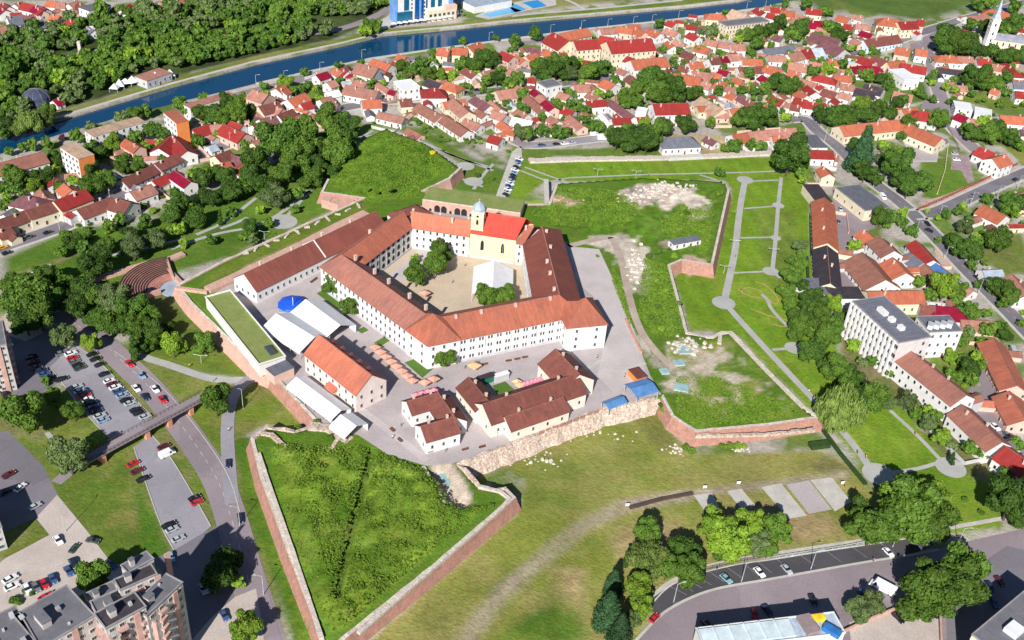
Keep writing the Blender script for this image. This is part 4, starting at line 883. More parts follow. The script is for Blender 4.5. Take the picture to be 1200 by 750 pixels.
# turf roofed gallery and slate shed
t, rz, L_, W_ = flat([(303.7,428),(334.4,418.2),(251,344.7),(222,355.5)], 5.0, 'green', 'w', 0, name='gallery', look='long low hall with a turf roof', rows=0, par=.7, cat='hall')
b = MB(); b.box(-W_*0+2, -L_*0 - W_ / 2 + 6, 5.06, 5.9, 2.6, 5.5); obj('skylight', b, M_GLASS, t)
flat([(321.3,440.4),(344.4,430.5),(336,422.8),(311.4,430.5)], 4, 'grey', 'p', 0, name='shed', look='small slate shed against the rampart', rows=0, par=0, cat='shed')
# brown roofed U shaped house
def multi(name, label, parts, wall, roof, cat='house', zb=0, me=WINP, rows=1, sp=3.0):
    P = [(G(a, b_, zb + he + W * .33), G(c, d_, zb + he + W * .33), W, he, hip) for a, b_, c, d_, W, he, hip in parts]
    M = sum((p[0] + p[1] for p in P), Vector()) / (2 * len(P)); t = thing(name, '', cat, (M.x, M.y, zb), 0, None, label)
    for A, B, W, he, hip in P:
        if A.x > B.x: A, B = B, A
        d = B - A; rz = math.atan2(d.y, d.x); L = d.length + (W * .8 if hip else 0); c = (A + B) / 2 - M
        wl, rf_ = gable_parts(t, L, W, he, W * .33, ROOF[roof], WALL[wall], .8 if hip else 0, c.x, c.y, rz)
        for s_ in (-.25, .3): chimney(rf_, s_ * L, .8, he + W * .2, W * .13 + 1.6)
        for nx_, ny_, ll, dd, a_ in ((0, -1, L, W, 0), (0, 1, L, W, math.pi), (1, 0, W, L, math.pi / 2), (-1, 0, W, L, -math.pi / 2)):
            cs, sn = math.cos(rz), math.sin(rz); n_ = Vector((nx_ * cs - ny_ * sn, nx_ * sn + ny_ * cs))
            if n_.dot(-((A + B) / 2).xy) < 0: continue
            cnt = max(1, int((ll - 1.5) / sp))
            for r in range(rows):
                for i in range(cnt):
                    p = -ll / 2 + (i + .5) * ll / cnt; ca, sa = math.cos(a_), math.sin(a_); x, y = p * ca + (dd / 2 + .04) * sa, p * sa - (dd / 2 + .04) * ca
                    place_win(t, me, c.x + x * cs - y * sn, c.y + x * sn + y * cs, he / rows * (r + .36), .85, 1.4, rz + a_)
    return t
multi('courtyard_house', 'white U shaped house with brown roof near the broken curtain wall', [(477,471,513,460.5,8.5,5.5,0), (513,460,533,489,9.5,5.5,0), (493.5,500,533,489,9.5,5.5,0)], 'w', 'brown')
multi('courtyard_house', 'cream brown roofed range round a small yard east of the U shaped house', [(549,442.5,572,470,9.5,5.5,0), (566,474,677,438.5,13,6,0), (592,489,660,466,9,4.6,0), (651,409.5,679,439,14,6.5,0)], 'e', 'brown', rows=1, sp=5)
# marquees
def marquee(a, b_, W, he, zb, label, rm='white', rise=None):
    A, B = G(*a, zb + he + (rise or W * .22)), G(*b_, zb + he + (rise or W * .22)); d = B - A; rz = math.atan2(d.y, d.x); M = (A + B) / 2; L = d.length
    t = thing('marquee', '', 'marquee', (M.x, M.y, zb), rz, 'white marquees', label); k = MB(); r_ = rise or W * .22
    k.hull([(-W / 2 - .1, he - .1), (-W / 2 - .1, he), (0, he + r_), (W / 2 + .1, he), (W / 2 + .1, he - .1), (0, he + r_ - .1)][::-1], -L / 2, L / 2); obj('canopy', k, ROOF[rm], t)
    k = MB(); k.box(0, W / 2, 0, he - .1, L - .3, .08); k.box(0, -W / 2, he - 1.1, he - .1, L - .3, .08); obj('side_panel', k, ROOF[rm], t)
    n = max(2, int(L / 5))
    for s_ in (-1, 1):
        for i in range(n + 1): k = MB(); k.box(-L / 2 + .2 + (L - .4) * i / n, s_ * (W / 2 - .1), 0, he, .16, .16); obj('post', k, M_METAL, t)
marquee((358,350.5), (399,381), 15, 3.6, 0, 'larger white marquee next to the palace trees')
marquee((323.5,367), (369,395), 15, 3.6, 0, 'white marquee touching the orange roofed hall')
marquee((347,441.5), (400,481), 9, 3, 0, 'long narrow white marquee along the rampart')
marquee((399,485.5), (418,499), 10.5, 3, 0, 'short white marquee at the end of the rampart')
marquee((579,305), (577.5,337), 17, 4, 0, 'white marquee inside the palace courtyard')
# blue tent
p = G(343, 356, 2); t = thing('tent', '', 'tent', (p.x, p.y, 0), 0, label='bright blue domed tent with a white mast beside the marquees')
b = MB(); prev = None; BL = mat('blue canvas', (.012, .09, .62), rough=.45, var=.08)
for r, z in ((6.3, 1.9), (5.6, 2.6), (3.8, 3.6), (1.6, 4.3), (.05, 4.6)):
    ring = [(r * (1 + .03 * (-1) ** i) * math.cos(i * math.pi / 5), r * math.sin(i * math.pi / 5), z) for i in range(10)]
    if prev:
        for i in range(10): b.face([prev[i], prev[(i + 1) % 10], ring[(i + 1) % 10], ring[i]])
    prev = ring
obj('canopy', b, BL, t); b = MB(); b.tube((1, -3.5, 0), (1, -3.5, 7.5), .12); obj('mast', b, ROOF['white'], t)
for i in range(10): b = MB(); b.tube((6.2 * math.cos(i * math.pi / 5), 6.2 * math.sin(i * math.pi / 5), 0), (6.2 * math.cos(i * math.pi / 5), 6.2 * math.sin(i * math.pi / 5), 2), .08, n=6); obj('post', b, M_METAL, t)
b = MB(); b.box(0, -1, 0.02, .5, 9, 7); obj('stage', b, M_METAL, t)
# blue canopies in the east
def canopy(P, h, zb, label, rm):
    c, rz, L, W = qbox(P, h, zb); t = thing('canopy', '', 'canopy', (c.x, c.y, zb), rz, None, label); k = MB(); k.hull([(-W / 2, h - .2), (-W / 2, h - .05), (0, h + .9), (W / 2, h - .05), (W / 2, h - .2), (0, h + .8)][::-1], -L / 2, L / 2); obj('roof', k, ROOF[rm], t)
    for sx in (-1, 1):
        for sy in (-1, 1): k = MB(); k.box(sx * (L / 2 - .3), sy * (W / 2 - .3), 0, h, .25, .25); obj('post', k, M_METAL, t)
M_ = ROOF['blue']; ROOF['sky'] = mat('blue plastic sheet', (.10, .24, .50), rough=.4)
canopy([(746.6,466),(772.7,458.3),(752,446),(732.8,448.3)], 4, 0, 'larger blue canopy at the east end of the yard', 'sky')
canopy([(713.6,479.8),(735.8,471.3),(726,463),(706.7,470)], 3, 0, 'smaller blue canopy beside the curtain wall', 'sky')
# market huts and parasols
TERRA = mat('salmon canvas', (.66, .34, .26), rough=.8); PINK = mat('pink canvas', (.80, .26, .34), rough=.8); TAN = mat('sand canvas', (.75, .48, .26), rough=.8); GRN = mat('green canvas', (.02, .16, .11), rough=.8)
def parasol(u, v, s_, m, look, zb=0, h=2.9, grp='square parasols of the yard cafes'):
    P = G(u, v, zb + h); t = thing('parasol', look, 'parasol', (P.x, P.y, zb), math.radians(-38), grp); b = MB()
    q = [(-s_, -s_, h - .3), (s_, -s_, h - .3), (s_, s_, h - .3), (-s_, s_, h - .3)]; ap = (0, 0, h + .7)
    for i in range(4): b.face([q[i], q[(i + 1) % 4], ap])
    for i in range(4): a_, c_ = q[i], q[(i + 1) % 4]; b.face([(a_[0], a_[1], a_[2] - .35), (c_[0], c_[1], c_[2] - .35), c_, a_])
    obj('canopy', b, m, t); b = MB(); b.tube((0, 0, 0), (0, 0, h), .07, n=6); obj('pole', b, M_METAL, t)
for i in range(8): parasol(439.5 + 44 * i / 7, 405.5 + 39 * i / 7, 1.62, TERRA, 'salmon parasol in the row along the lawn')
for u, v in ((498,446.5), (508.5,442.5)): parasol(u, v, 1.7, TERRA, 'salmon parasol by the single courtyard corner tree')
parasol(556, 427, 2.0, TAN, 'sand coloured parasol alone on the paving'); parasol(498, 342, 1.8, TERRA, 'salmon parasol in the inner courtyard')
for u, v in ((488,462),(495,460),(502,458),(509,456.5)): parasol(u, v, 1.5, PINK, 'pink parasol behind the brown roofed house')
rr = random.Random(5)
for i in range(14): parasol(614 + (i % 7) * 4.4 + rr.uniform(-1, 1), 449 - (i % 7) * 1.3 + (i // 7) * 4.5, 1.05, PINK, 'small pink parasol in the little yard', h=2.3, grp='pink parasols in the little yard')
for u, v in ((606,446),(609,450)): parasol(u, v, 1.4, TAN, 'small sand parasol beside the pink ones', h=2.4)
t, _, _, _ = flat([(563,446),(580,440),(577,435),(561,441)], 2.8, 'dark', 'g', 0, name='stall', look='dark green roofed market stall', rows=0, par=0, cat='stall'); t.children[1].data.materials[0] = GRN
flat([(581,442),(597,437),(595,434),(580,438)], 2.8, 'white', 'g', 0, name='stall', look='white roofed market stall', rows=0, par=0, cat='stall')
flat([(502,530),(508,528),(505,524),(500,526)], .8, 'old', 'g', 0, name='planter', look='orange planter bed', rows=0, par=0, cat='planter')
wallrun_later = [([(733,372),(741,390),(752,412)], 'salmon low barrier at the edge of the east terrace')]
flat([(747,444),(758,441),(753,428),(745,431)], 2.6, 'brown', 'o', 0, name='shed', look='small brown shed on the terrace edge', rows=0, par=0, cat='shed')
# benches and small yard things
M_WOOD = mat('bench wood', (.16, .07, .04))
def bench(u, v, ang, zb=0, look='dark wooden bench'):
    P = G(u, v, zb); Q = G(u + 3 * math.cos(math.radians(ang)), v + 3 * math.sin(math.radians(ang)), zb); d = Q - P
    t = thing('bench', look, 'bench', P, math.atan2(d.y, d.x), 'benches'); b = MB(); b.box(0, 0, .4, .48, 2.4, .55); obj('seat', b, M_WOOD, t)
    b = MB(); b.box(0, .3, .5, .95, 2.4, .07); obj('backrest', b, M_WOOD, t)
    for s_ in (-1, 1): b = MB(); b.box(s_ * 1.0, 0, 0, .4, .1, .5); obj('leg', b, M_METAL, t)
for u, v, a in ((556,430,-8),(568,428,-8),(596,424,-8),(606,422,-8),(615,420,-8),(459,505,40),(468,517,40),(545,528,-15),(565,525,-15),(366,331,-35),(370,328,-35)): bench(u, v, a)
# amphitheatre
c = G(206, 336, ZO + 1); t = thing('amphitheatre', '', 'amphitheatre', (c.x, c.y, ZO), 0, label='open air theatre of red brick with curved rows of benches and a grey stage')
t.scale = (.84, .84, .84); a0 = math.radians(117); a1 = math.radians(224); 
SEAT = mat('theatre seats', (.06, .04, .035)); BR = mat('red brick paving', (.42, .19, .16), fine=.2)
for i in range(15):
    r0 = 8.0 + i * 1.25; z1 = .4 + i * .19; b = MB(); n = 26
    A = [(r0 * math.cos(a0 + (a1 - a0) * j / n), r0 * math.sin(a0 + (a1 - a0) * j / n)) for j in range(n + 1)]; B = [((r0 + 1.25) * math.cos(a0 + (a1 - a0) * j / n), (r0 + 1.25) * math.sin(a0 + (a1 - a0) * j / n)) for j in range(n + 1)]
    for j in range(n): b.prism([A[j], A[j + 1], B[j + 1], B[j]], 0, z1)
    s_ = obj('tier', b, BR, t)
    if i > 3:
        b = MB()
        for j in range(n):
            m0 = [(p[0] * .45 + q[0] * .55, p[1] * .45 + q[1] * .55) for p, q in ((A[j], B[j]), (A[j + 1], B[j + 1]))]
            b.prism([m0[0], m0[1], B[j + 1], B[j]], z1 + .02, z1 + .42)
        obj('bench_row', b, SEAT, s_)
b = MB(); b.prism([(7.7 * math.cos(a), 7.7 * math.sin(a)) for a in [math.pi * 2 * i / 28 for i in range(28)]], 0, .35); obj('stage', b, mat('blue grey stage', (.36, .42, .50)), t)
for a_ in (a0, a1): b = MB(); b.box(17.5 * math.cos(a_), 17.5 * math.sin(a_), 0, 2.9, 19, 1.0, a_); obj('side_wall', b, M_PBRICK, t)
b = MB(); b.box(10, -2, 0, 2.4, 4, 7); obj('backstage', b, M_METAL, t)
# outer works of the west bastion: low parapets and red brick walk
def wallrun(pts, w_, z0, z1, m, look, name='parapet_wall', zb=0, jag=0, grp='low walls'):
    P = gp(pts, zb + z1); M = sum(P, Vector()) / len(P); L, R = ribbon(P, w_); b = MB(); rr = random.Random(len(THINGS))
    L = [(x - M.x, y - M.y) for x, y in L]; R = [(x - M.x, y - M.y) for x, y in R]
    for i in range(len(P) - 1):
        n = max(1, int((P[i + 1] - P[i]).length / 3)) if jag else 1
        for j in range(n):
            f = lambda Q, k: (Q[i][0] + (Q[i + 1][0] - Q[i][0]) * k, Q[i][1] + (Q[i + 1][1] - Q[i][1]) * k)
            b.prism([f(L, j / n), f(L, (j + 1) / n), f(R, (j + 1) / n), f(R, j / n)], z0, z1 - (rr.uniform(0, jag) if jag else 0))
    return thing(name, look, 'wall', (M.x, M.y, zb), 0, grp, me=b.mesh(name, m))
wallrun([(96,332),(118,324),(172,308),(190,306),(215,296)], 3.2, -.3, 1.2, M_PBRICK, 'pink brick parapet of the west bastion', zb=ZO)
wallrun([(190,307),(212,330)], 1.6, -.3, 1.6, M_PBRICK, 'pink brick side parapet of the open air theatre', zb=ZO)
wallrun([(205,336),(243,341)], 1.6, 0, 1.2, M_PBRICK, 'pink brick breast wall by the theatre'); wallrun([(243,338),(270,326),(311,306),(355,285),(393,265),(429,248)], 4.5, 0, 1.5, M_PBRICK, 'long pink brick breast wall behind the brown roofed barrack')
wallrun([(118,333),(135,345),(155,356)], 2.4, -.3, 1, M_PBRICK, 'short pink brick parapet under the trees', zb=ZO)
for i in range(11):
    u = 258 + i * 16.2; v = 333.5 - i * 7.75; P = G(u, v, 1.5); t = thing('cannon_port', 'dark brick lined port in the rampart walk', 'port', (P.x, P.y, 0), .45, 'ports along the rampart walk'); b = MB(); b.box(0, 0, 0, 1.3, 2.4, 1.6); obj('frame', b, M_BRICK, t); b = MB(); b.box(0, -.82, .1, 1.0, 1.4, .06); obj('opening', b, M_DARK, t)
for i in range(12):
    u = 288 + i * 12; v = 297.5 - i * 5.1; P = G(u, v, 0); t = thing('stone_block', 'white stone block on the grassy rampart', 'stone', (P.x, P.y, 0), .45 + i, 'white stones on the rampart'); b = MB(); b.box(0, 0, 0, .6, 2.6 + i % 3, .9); b.box(.4, .3, .6, .8, 1.4, .6); obj('slab', b, M_STONE, t)
wallrun([(380,231),(396,236),(412,232)], 5, ZO, -.5, M_PBRICK, 'rounded pale brick end of the north bastion', jag=.6); 
for _p, _l in wallrun_later: wallrun(_p, .5, 0, 1.0, TERRA, _l)
for _i in range(9): wallrun([(632 + _i * 8, 506.5 - _i * 3.0), (637.5 + _i * 8, 504.5 - _i * 3.0)], .5, 0, 1.1, M_BRICK, 'dark red yard barrier on the curtain wall')
# ruined stone lines on the south west bastion
wallrun([(296,512),(305,506),(318,508),(335,523),(343,530)], 1.6, -.5, 1.1, M_RUBBLE, 'jagged white ruin wall at the top of the grassy bastion', jag=.8)
wallrun([(340,520),(352,528),(362,538)], 1.3, -.5, .9, M_RUBBLE, 'short broken ruin wall on the grassy bastion', jag=.7); wallrun([(398,510),(390,522),(368,538)], 1.3, -.5, .9, M_RUBBLE, 'broken ruin wall under the rampart marquee', jag=.7); wallrun([(362,498),(385,500),(410,514)], 4, -.5, 1.0, M_RUBBLE, 'wide heap of rubble at the end of the rampart', jag=.9)
wallrun([(303,530),(315,566),(344,648),(377,747)], 1.3, -.3, 1.0, M_STONE, 'pale stone parapet along the west face of the grassy bastion', jag=.3); wallrun([(561,569),(585,574),(597,583),(590,592),(508,663),(420,740)], 1.3, -.3, 1.0, M_STONE, 'pale stone parapet along the south face of the grassy bastion', jag=.3)
wallrun([(496,546),(521,590)], 1.2, -3, .6, M_STONE, 'pale wall of the sunken yard')
rubble_later = 1
flat([(524,570),(536,566),(528,552),(518,555)], .5, 'turq', 'w', -3, name='pool', look='small turquoise basin', rows=0, par=0, cat='pool')
# east: ruins, tracks and paths
wallrun([(620,187),(680,185),(760,184),(850,181),(905,178)], 4.5, -.2, 1.3, M_STONE, 'long ruined pale stone wall along the north lawn', zb=ZO, jag=.5)
wallrun([(843,402),(844.5,390),(856,389),(899,434),(942,477)], 1.6, -.3, .7, M_STONE, 'curved pale stone edging of the south east bastion', jag=.25)
wallrun([(815,509),(900,507),(955,502)], 1.2, -.5, .9, M_RUBBLE, 'grey rubble footing of the south east bastion', jag=.6)
for nm, pts, w_ in (('dirt_track', [(666,288),(700,280),(722,276),(740,262),(760,246),(768,240)], 3.5), ('dirt_track', [(716,278),(728,300),(735,340),(748,385),(768,412),(790,432)], 3.2), ('dirt_track', [(735,276),(770,279),(795,277)], 2.5)): road(nm, pts, w_, M_SOIL, 1, 0.0)
t = flat([(790,287),(822,281),(820,276),(789,279)], 3, 'grey', 'w', 0, name='cabin', look='white cabin on the rough north east bastion', rows=1, par=0, cat='cabin')
rr = random.Random(12)
def rubble(cu, cv, su, sv, n, m, look, zb=0, smin=.4, smax=1.6, name='rubble_heap', cat='rubble'):
    c = G(cu, cv, zb); b = MB()
    for i in range(n):
        p = G(cu + rr.gauss(0, su), cv + rr.gauss(0, sv), zb) - c; s_ = rr.uniform(smin, smax); a = rr.uniform(0, 3)
        q = [(p.x + s_ * rr.uniform(.6, 1.2) * math.cos(a + k * 1.257), p.y + s_ * rr.uniform(.6, 1.2) * math.sin(a + k * 1.257)) for k in range(5)]
        b.prism(q, -.2, s_ * rr.uniform(.3, .8), 0, [(x * .55 + p.x * .45, y * .55 + p.y * .45) for x, y in q])
    thing(name, look, cat, c, 0, 'heaps of stones', me=b.mesh(name, m))
rubble(780, 222, 14, 4, 170, M_STONE, 'white stone heap on the rough bastion'); rubble(740, 230, 8, 4, 60, M_STONE, 'scattered white stones beside the dirt track'); rubble(745, 310, 5, 12, 60, M_STONE, 'stones along the dirt track'); rubble(805, 405, 10, 4, 60, M_STONE, 'pale rubble in the south east bastion'); rubble(668, 236, 9, 2.5, 40, M_PBRICK, 'pink brick rubble by the sunken pit', smax=1.2)
rubble(598, 535, 30, 6, 90, M_STONE, 'fallen stones under the curtain wall', zb=ZO, smax=1.1); rubble(640, 512, 50, 4, 60, M_STONE, 'fallen stones along the foot of the curtain wall', zb=ZO, smax=.9)
rubble(795, 528, 8, 3, 26, M_STONE, 'white stones at the foot of the south east bastion', zb=ZO, smax=.9); rubble(870, 527, 5, 1.5, 18, M_STONE, 'grey stones below the brick bastion', zb=ZO, smax=.9); rubble(462, 668, 4, 2, 10, M_STONE, 'white stones on the south west bastion', smax=.9); rubble(437, 695, 5, 3, 14, M_STONE, 'pale stones near the tip of the grassy bastion', smax=.9); rubble(540, 609, 3, 2, 8, M_STONE, 'small white stones by the parapet', smax=.7)
for P in ([(797,414),(810,413),(808,404),(799,406)], [(792,428),(803,427),(801,421),(793,422)], [(776,438),(785,437),(783,431),(776,432)], [(790,456),(806,459),(804,450),(793,449)]): flat(P, .6, 'turq', 'g', 0, name='tarp_cover', look='turquoise sheet over an excavation', rows=0, par=0, cat='tarpaulin', group='turquoise sheets over the excavations')
# park paths of the east moat
PPm = M_PATH
road('park_path', [(874,211),(872,216),(866,250),(862,292),(856,320),(849,352)], 3.2, PPm, 2); road('park_path', [(850,356),(880,390),(920,433),(957,472)], 3.0, PPm, 2); road('park_path', [(987,505),(1005,527),(1022,552)], 3.0, PPm, 2)
road('park_path', [(915.5,208),(912,240),(909,280),(905,318)], 2.0, PPm, 2, sm=0)
for a in ([(872,244.5),(912,241.5)], [(866,279),(909,278)], [(858,320),(905,318)], [(872,213),(912,211)], [(640,214),(667,208.5),(760,204.5),(860,202.5),(930,200)], [(615,196),(640,205),(668,215)], [(610,200),(640,212),(655,218)], [(820,205),(840,211)]): road('park_path', a, 1.4, PPm, 3, sm=0)
road('park_path', [(640,210),(641,240)], 2.4, M_CONC, 4, 0); 
for u, v, r in ((848,355,5.2), (873,211,4.5), (912,241,3.2), (909,279,2.6), (903,318,3.8), (931,408,4.2), (1114,548,5.5), (1030,556,6.0)):
    c = G(u, v); sheet('park_plaza', [Vector((c.x + r * math.cos(a), c.y + r * math.sin(a), ZO)) for a in [i * math.pi / 10 for i in range(20)]], PPm, 4, px=False)
for a in ([(905,410),(931,408)], [(1043,481),(1075,510),(1103,540)], [(1030,556),(1075,550),(1104,541)], [(893,345),(900,352),(903,362),(925,385),(935,388)], [(905,318),(914,326)]): road('park_path', a, 1.7, PPm, 3)
OR_ = mat('orange sand trail', (.45, .30, .12))
for pts in ([(865,340),(880,336),(898,345),(893,350),(870,345),(868,338)], [(885,330),(900,335),(914,352),(908,358),(895,345)], [(880,362),(905,372),(925,375),(922,384),(905,380)]): road('sand_trail', pts, .7, OR_, 2)
GR_ = mat('dark hedge', (.03, .07, .015), fine=.3, bump=.3, bscale=2)
wallrun([(963,500),(985,530),(1015,566)], 1.4, -.2, 1.0, GR_, 'clipped hedge beside the park path', name='hedge', zb=ZO); wallrun([(946,300),(948,340)], 1.2, -.2, 1.4, GR_, 'clipped hedge beside the black roofed range', name='hedge', zb=ZO); wallrun([(950,250),(951,298)], 1.0, -.2, 1.4, GR_, 'clipped hedge beside the orange roofed range', name='hedge', zb=ZO)
pass; pass; wallrun([(950,521),(972,518)], 3, -.2, 1.6, GR_, 'dark hedge below the tip of the brick bastion', name='hedge', zb=ZO)
# park north of the fortress
for a in ([(402,100+62),(450,158),(500,171),(560,193),(578,200)], [(455,155),(500,168),(540,187),(572,195)], [(437,153),(425,160)], [(527,205),(545,211),(566,219)], [(555,222),(566,205),(578,192)]): road('park_path', a, 1.8, PPm, 2)
for u, v, r in ((443,162,4.5), (497,187.5,5), (545,195,5), (555,213,5)):
    c = G(u, v, ZO if u > 530 else 0); zz = ZO if (u > 530 or v < 170) else 4.2
    if zz == ZO: c = G(u, v); sheet('park_plaza', [Vector((c.x + r * math.cos(a), c.y + r * math.sin(a), ZO)) for a in [i * math.pi / 8 for i in range(16)]], PPm, 4, px=False)
for a in ([(0,338),(60,310)], [(200,292),(250,274),(300,266),(330,250),(362,223)], [(258,268),(275,262),(290,255)], [(230,275),(262,262),(300,232)], [(335,255),(350,238),(364,223)], [(320,262),(338,254)], [(96,305),(150,296),(215,280)]): road('park_path', a, 2.0, PPm, 2)
c = G(331, 260); sheet('park_plaza', [Vector((c.x + 7 * math.cos(a), c.y + 7 * math.sin(a), ZO)) for a in [i * math.pi / 8 for i in range(16)]], M_PATH, 4, px=False)
# ================================================================== THE TOWN: roads
road('main_street', [(-60,315),(0,290),(40,277),(83,262),(110,247),(143,227),(170,209),(200,192),(250,175),(300,157),(345,142),(385,130),(430,121),(480,116),(560,108),(640,100),(700,93)], 8.5, M_ASPH, 3, kerb=True)
road('riverside_street', [(240,121),(300,105),(368,90),(435,76),(498,66),(530,63)], 6, M_ASPHP, 3)
road('riverside_street', [(600,52),(691,41),(777,32),(825,26)], 6, M_ASPHP, 3)
road('side_street', [(550,121),(575,140),(602,166),(625,172),(715,160)], 7.0, M_ASPHP, 4, kerb=True)
sheet('parking_place', [(580,233),(591,234),(612,190),(611,170),(600,178)], M_CONC, 5)
sheet('street_side_parking', [(607,172),(712,158),(713,165),(611,174)], M_ASPHL, 5)
road('main_road', [(1230,-5),(1120,24.5),(1052,48),(984,66.5),(940,72),(900,76),(860,79),(790,84),(700,93)], 9, M_ASPH, 3, kerb=True, line=True)
road('side_street', [(1092,46),(1092,70),(1095,92),(1103,115),(1111,143),(1128,162),(1146,178)], 9, M_ASPHP, 4, kerb=True)
sheet('square', [(1066,52),(1098,36),(1100,60),(1088,64),(1068,58)], M_ASPHP, 5); sheet('square', [(1083,118),(1100,118),(1108,135),(1090,135),(1078,128)], M_ASPHP, 6)
road('side_street', [(925,140),(945,138),(958,155),(977,167),(1000,190),(1022,213),(1057,238),(1083,264),(1110,292),(1138,322),(1174,357),(1210,395),(1240,425)], 8.2, M_ASPH, 3, kerb=True, line=True)
road('side_street', [(1068,252),(1095,250),(1120,239),(1160,220),(1200,203),(1260,178)], 8.0, M_ASPH, 4, kerb=True)
road('pavement_strip', [(1080,240),(1110,232),(1150,215),(1195,199)], 5, mat('reddish paving', (.48, .33, .29), fine=.15), 2, sm=1)
sheet('house_forecourt', [(1116,181),(1134,183),(1142,212),(1134,215),(1126,200),(1114,199)], mat('purple block paving', (.33, .24, .26), fine=.15), 3)
sheet('works_yard', [(975,220),(987,219),(1012,248),(1032,262),(1010,275),(1004,300),(1000,340),(984,335),(984,290),(976,240)], M_ASPHP, 2)
sheet('works_yard', [(1137,455),(1150,452),(1160,470),(1176,500),(1198,520),(1210,560),(1196,545),(1178,517),(1130,475)], M_ASPHP, 2); road('works_lane', [(1145,425),(1160,450),(1165,480)], 7, M_ASPHP, 3)
sheet('school_yard', [(1062,166),(1080,166),(1098,180),(1098,188),(1072,188),(1066,176)], M_PAVE, 2)
sheet('car_park', [(1053,155),(1075,163),(1100,178),(1098,190),(1070,190)], M_PAVEL, 1)
# south-west: road, lots, bridge
road('main_road', [(70,365),(95,385),(118,399),(144,424),(175,453),(204,487),(232,525),(256,562),(270,603),(286,660),(310,760),(325,810)], 9.8, M_ASPHP, 3, kerb=False, line=True)
road('side_road', [(272,590),(268,545),(266,510),(268,475),(280,452),(300,441),(316,437)], 4.6, M_ASPHL, 4)
road('foot_path', [(158,413),(172,420),(200,428),(235,441),(258,446),(285,445)], 3.6, M_PATH, 2)
sheet('car_park', [(83,402),(113,420),(146,455),(179,489),(158,505),(128,514),(104,488),(58,430),(70,420)], M_ASPHL, 2)
sheet('car_park', [(156.7,524),(177,509),(198,533),(223,574),(247,617),(238,625),(204,645),(190,621),(172,570)], M_ASPHL, 2)
sheet('block_yard', [(-20,395),(22,372),(62,388),(85,400),(60,430),(70,445),(50,465),(20,470),(-60,430)], M_ASPH, 1)
sheet('block_yard', [(-40,510),(10,505),(50,545),(68,580),(43,607),(-5,628),(-60,610)], M_ASPH, 1)
sheet('gravel_yard', [(262,612),(286,606),(300,640),(335,750),(345,800),(318,790),(300,700),(280,650)], M_ASPHP, 1)
sheet('dirt_yard', [(42,607),(67,580),(101,621),(127,655),(150,672),(110,690),(60,715),(0,735),(-40,700),(-10,670),(5,655),(28,643),(58,627)], M_DUST, 2)
sheet('street', [(204,645),(240,624),(262,612),(285,606),(290,640),(330,760),(300,800),(230,780),(215,720),(205,690),(178,655)], M_ASPH, 2)
sheet('dirt_yard', [(225,750),(247,725),(275,700),(300,690),(305,720),(312,770),(250,790)], M_DUST, 4)
sheet('foot_path', [(52,508),(58,506),(73,523),(66,527)], M_PATH, 3)
sheet('dirt_yard', [(0,375),(30,345),(52,390),(30,400),(12,394)], M_DUST, 3)
sheet('street_end', [(83,372),(100,372),(130,402),(110,408),(90,390)], M_DUST, 2)
for _nm in (([(83,402),(113,420),(146,455),(179,489)], 4), ([(60,432),(104,490),(128,513)], 4), ([(156.7,524),(172,570),(190,621),(204,645)], 4), ([(177,509),(198,533),(223,574),(247,617)], 4), ([(134,412),(160,430),(189,452),(217,484),(246,522),(270,560),(281,600)], 5)): road('kerb_line', _nm[0], .35, M_CONC, 7)
# footbridge
def lin(a, b, t): return (a[0] + (b[0] - a[0]) * t, a[1] + (b[1] - a[1]) * t)
zb_ = -.8; A, B = G(92,543, zb_), G(240,463, zb_); d = B - A; rz = math.atan2(d.y, d.x); M = (A + B) / 2; L_ = d.length
t = thing('footbridge', '', 'bridge', (M.x, M.y, ZO), rz, label='long narrow footbridge on brick piers over the road'); h = zb_ - ZO
b = MB(); b.box(0, 0, h - .5, h, L_, 4.0); obj('deck', b, M_ASPHP, t)
for s_ in (-1, 1):
    b = MB()
    for i in range(int(L_ / 1.6)): b.box(-L_ / 2 + .8 + i * 1.6, s_ * 1.9, h, h + 1.1, .12, .12)
    b.box(0, s_ * 1.9, h + 1.1, h + 1.2, L_, .12); b.box(0, s_ * 1.9, h + .5, h + .58, L_, .08); obj('railing', b, mat('dark railing', (.10, .06, .06)), t)
for k_ in (.16, .50, .68, .86): b = MB(); b.box(-L_ / 2 + L_ * k_, 0, 0, h - .5, 1.6, 3.2); obj('pier', b, mat('orange brick pier', (.62, .30, .19)), t)
road('bridge_ramp', [(66,566),(78,556),(93,543)], 4, M_ASPHP, 5, ZO, sm=0)
# south-east: curved road and parking strip
sheet('main_road', [(744,752),(772,722),(792,709),(815,698),(833,692),(853,687),(900,679.5),(960,668.5),(1022,657.5),(1067,651),(1100,643),(1150,631),(1200,620),(1300,598),(1300,700),(1200,760),(1000,800),(740,800)], M_ASPHP, 3)
sheet('parking_strip', [(766,700),(781,689),(800,680),(823,671),(868,661),(900,657),(960,647),(1022,638),(1087,627),(1094,640),(1067,650),(1022,656),(960,667),(900,678),(853,685.5),(815,696),(792,707),(772,720),(762,716)], M_ASPHD, 4)
road('foot_path', [(762,703),(781,684),(823,665),(868,655),(915,648),(1022,632),(1100,621),(1200,603)], 1.7, M_CONC, 2); road('foot_path', [(762,710),(781,688.5),(800,679.5),(823,671),(868,660.5),(900,657),(960,647),(1022,638),(1087,627.5)], .5, M_LINE, 6)
road('kerb_line', [(744,752),(772,722),(792,709),(815,698),(833,692),(853,687),(900,679.5),(960,668.5),(1022,657.5),(1067,651),(1100,644)], .9, M_CONC, 5)
_sp = smooth(gp([(781,689),(800,680),(823,671),(868,661),(900,657),(960,647),(1022,638),(1087,627)]), 2); bl = MB()
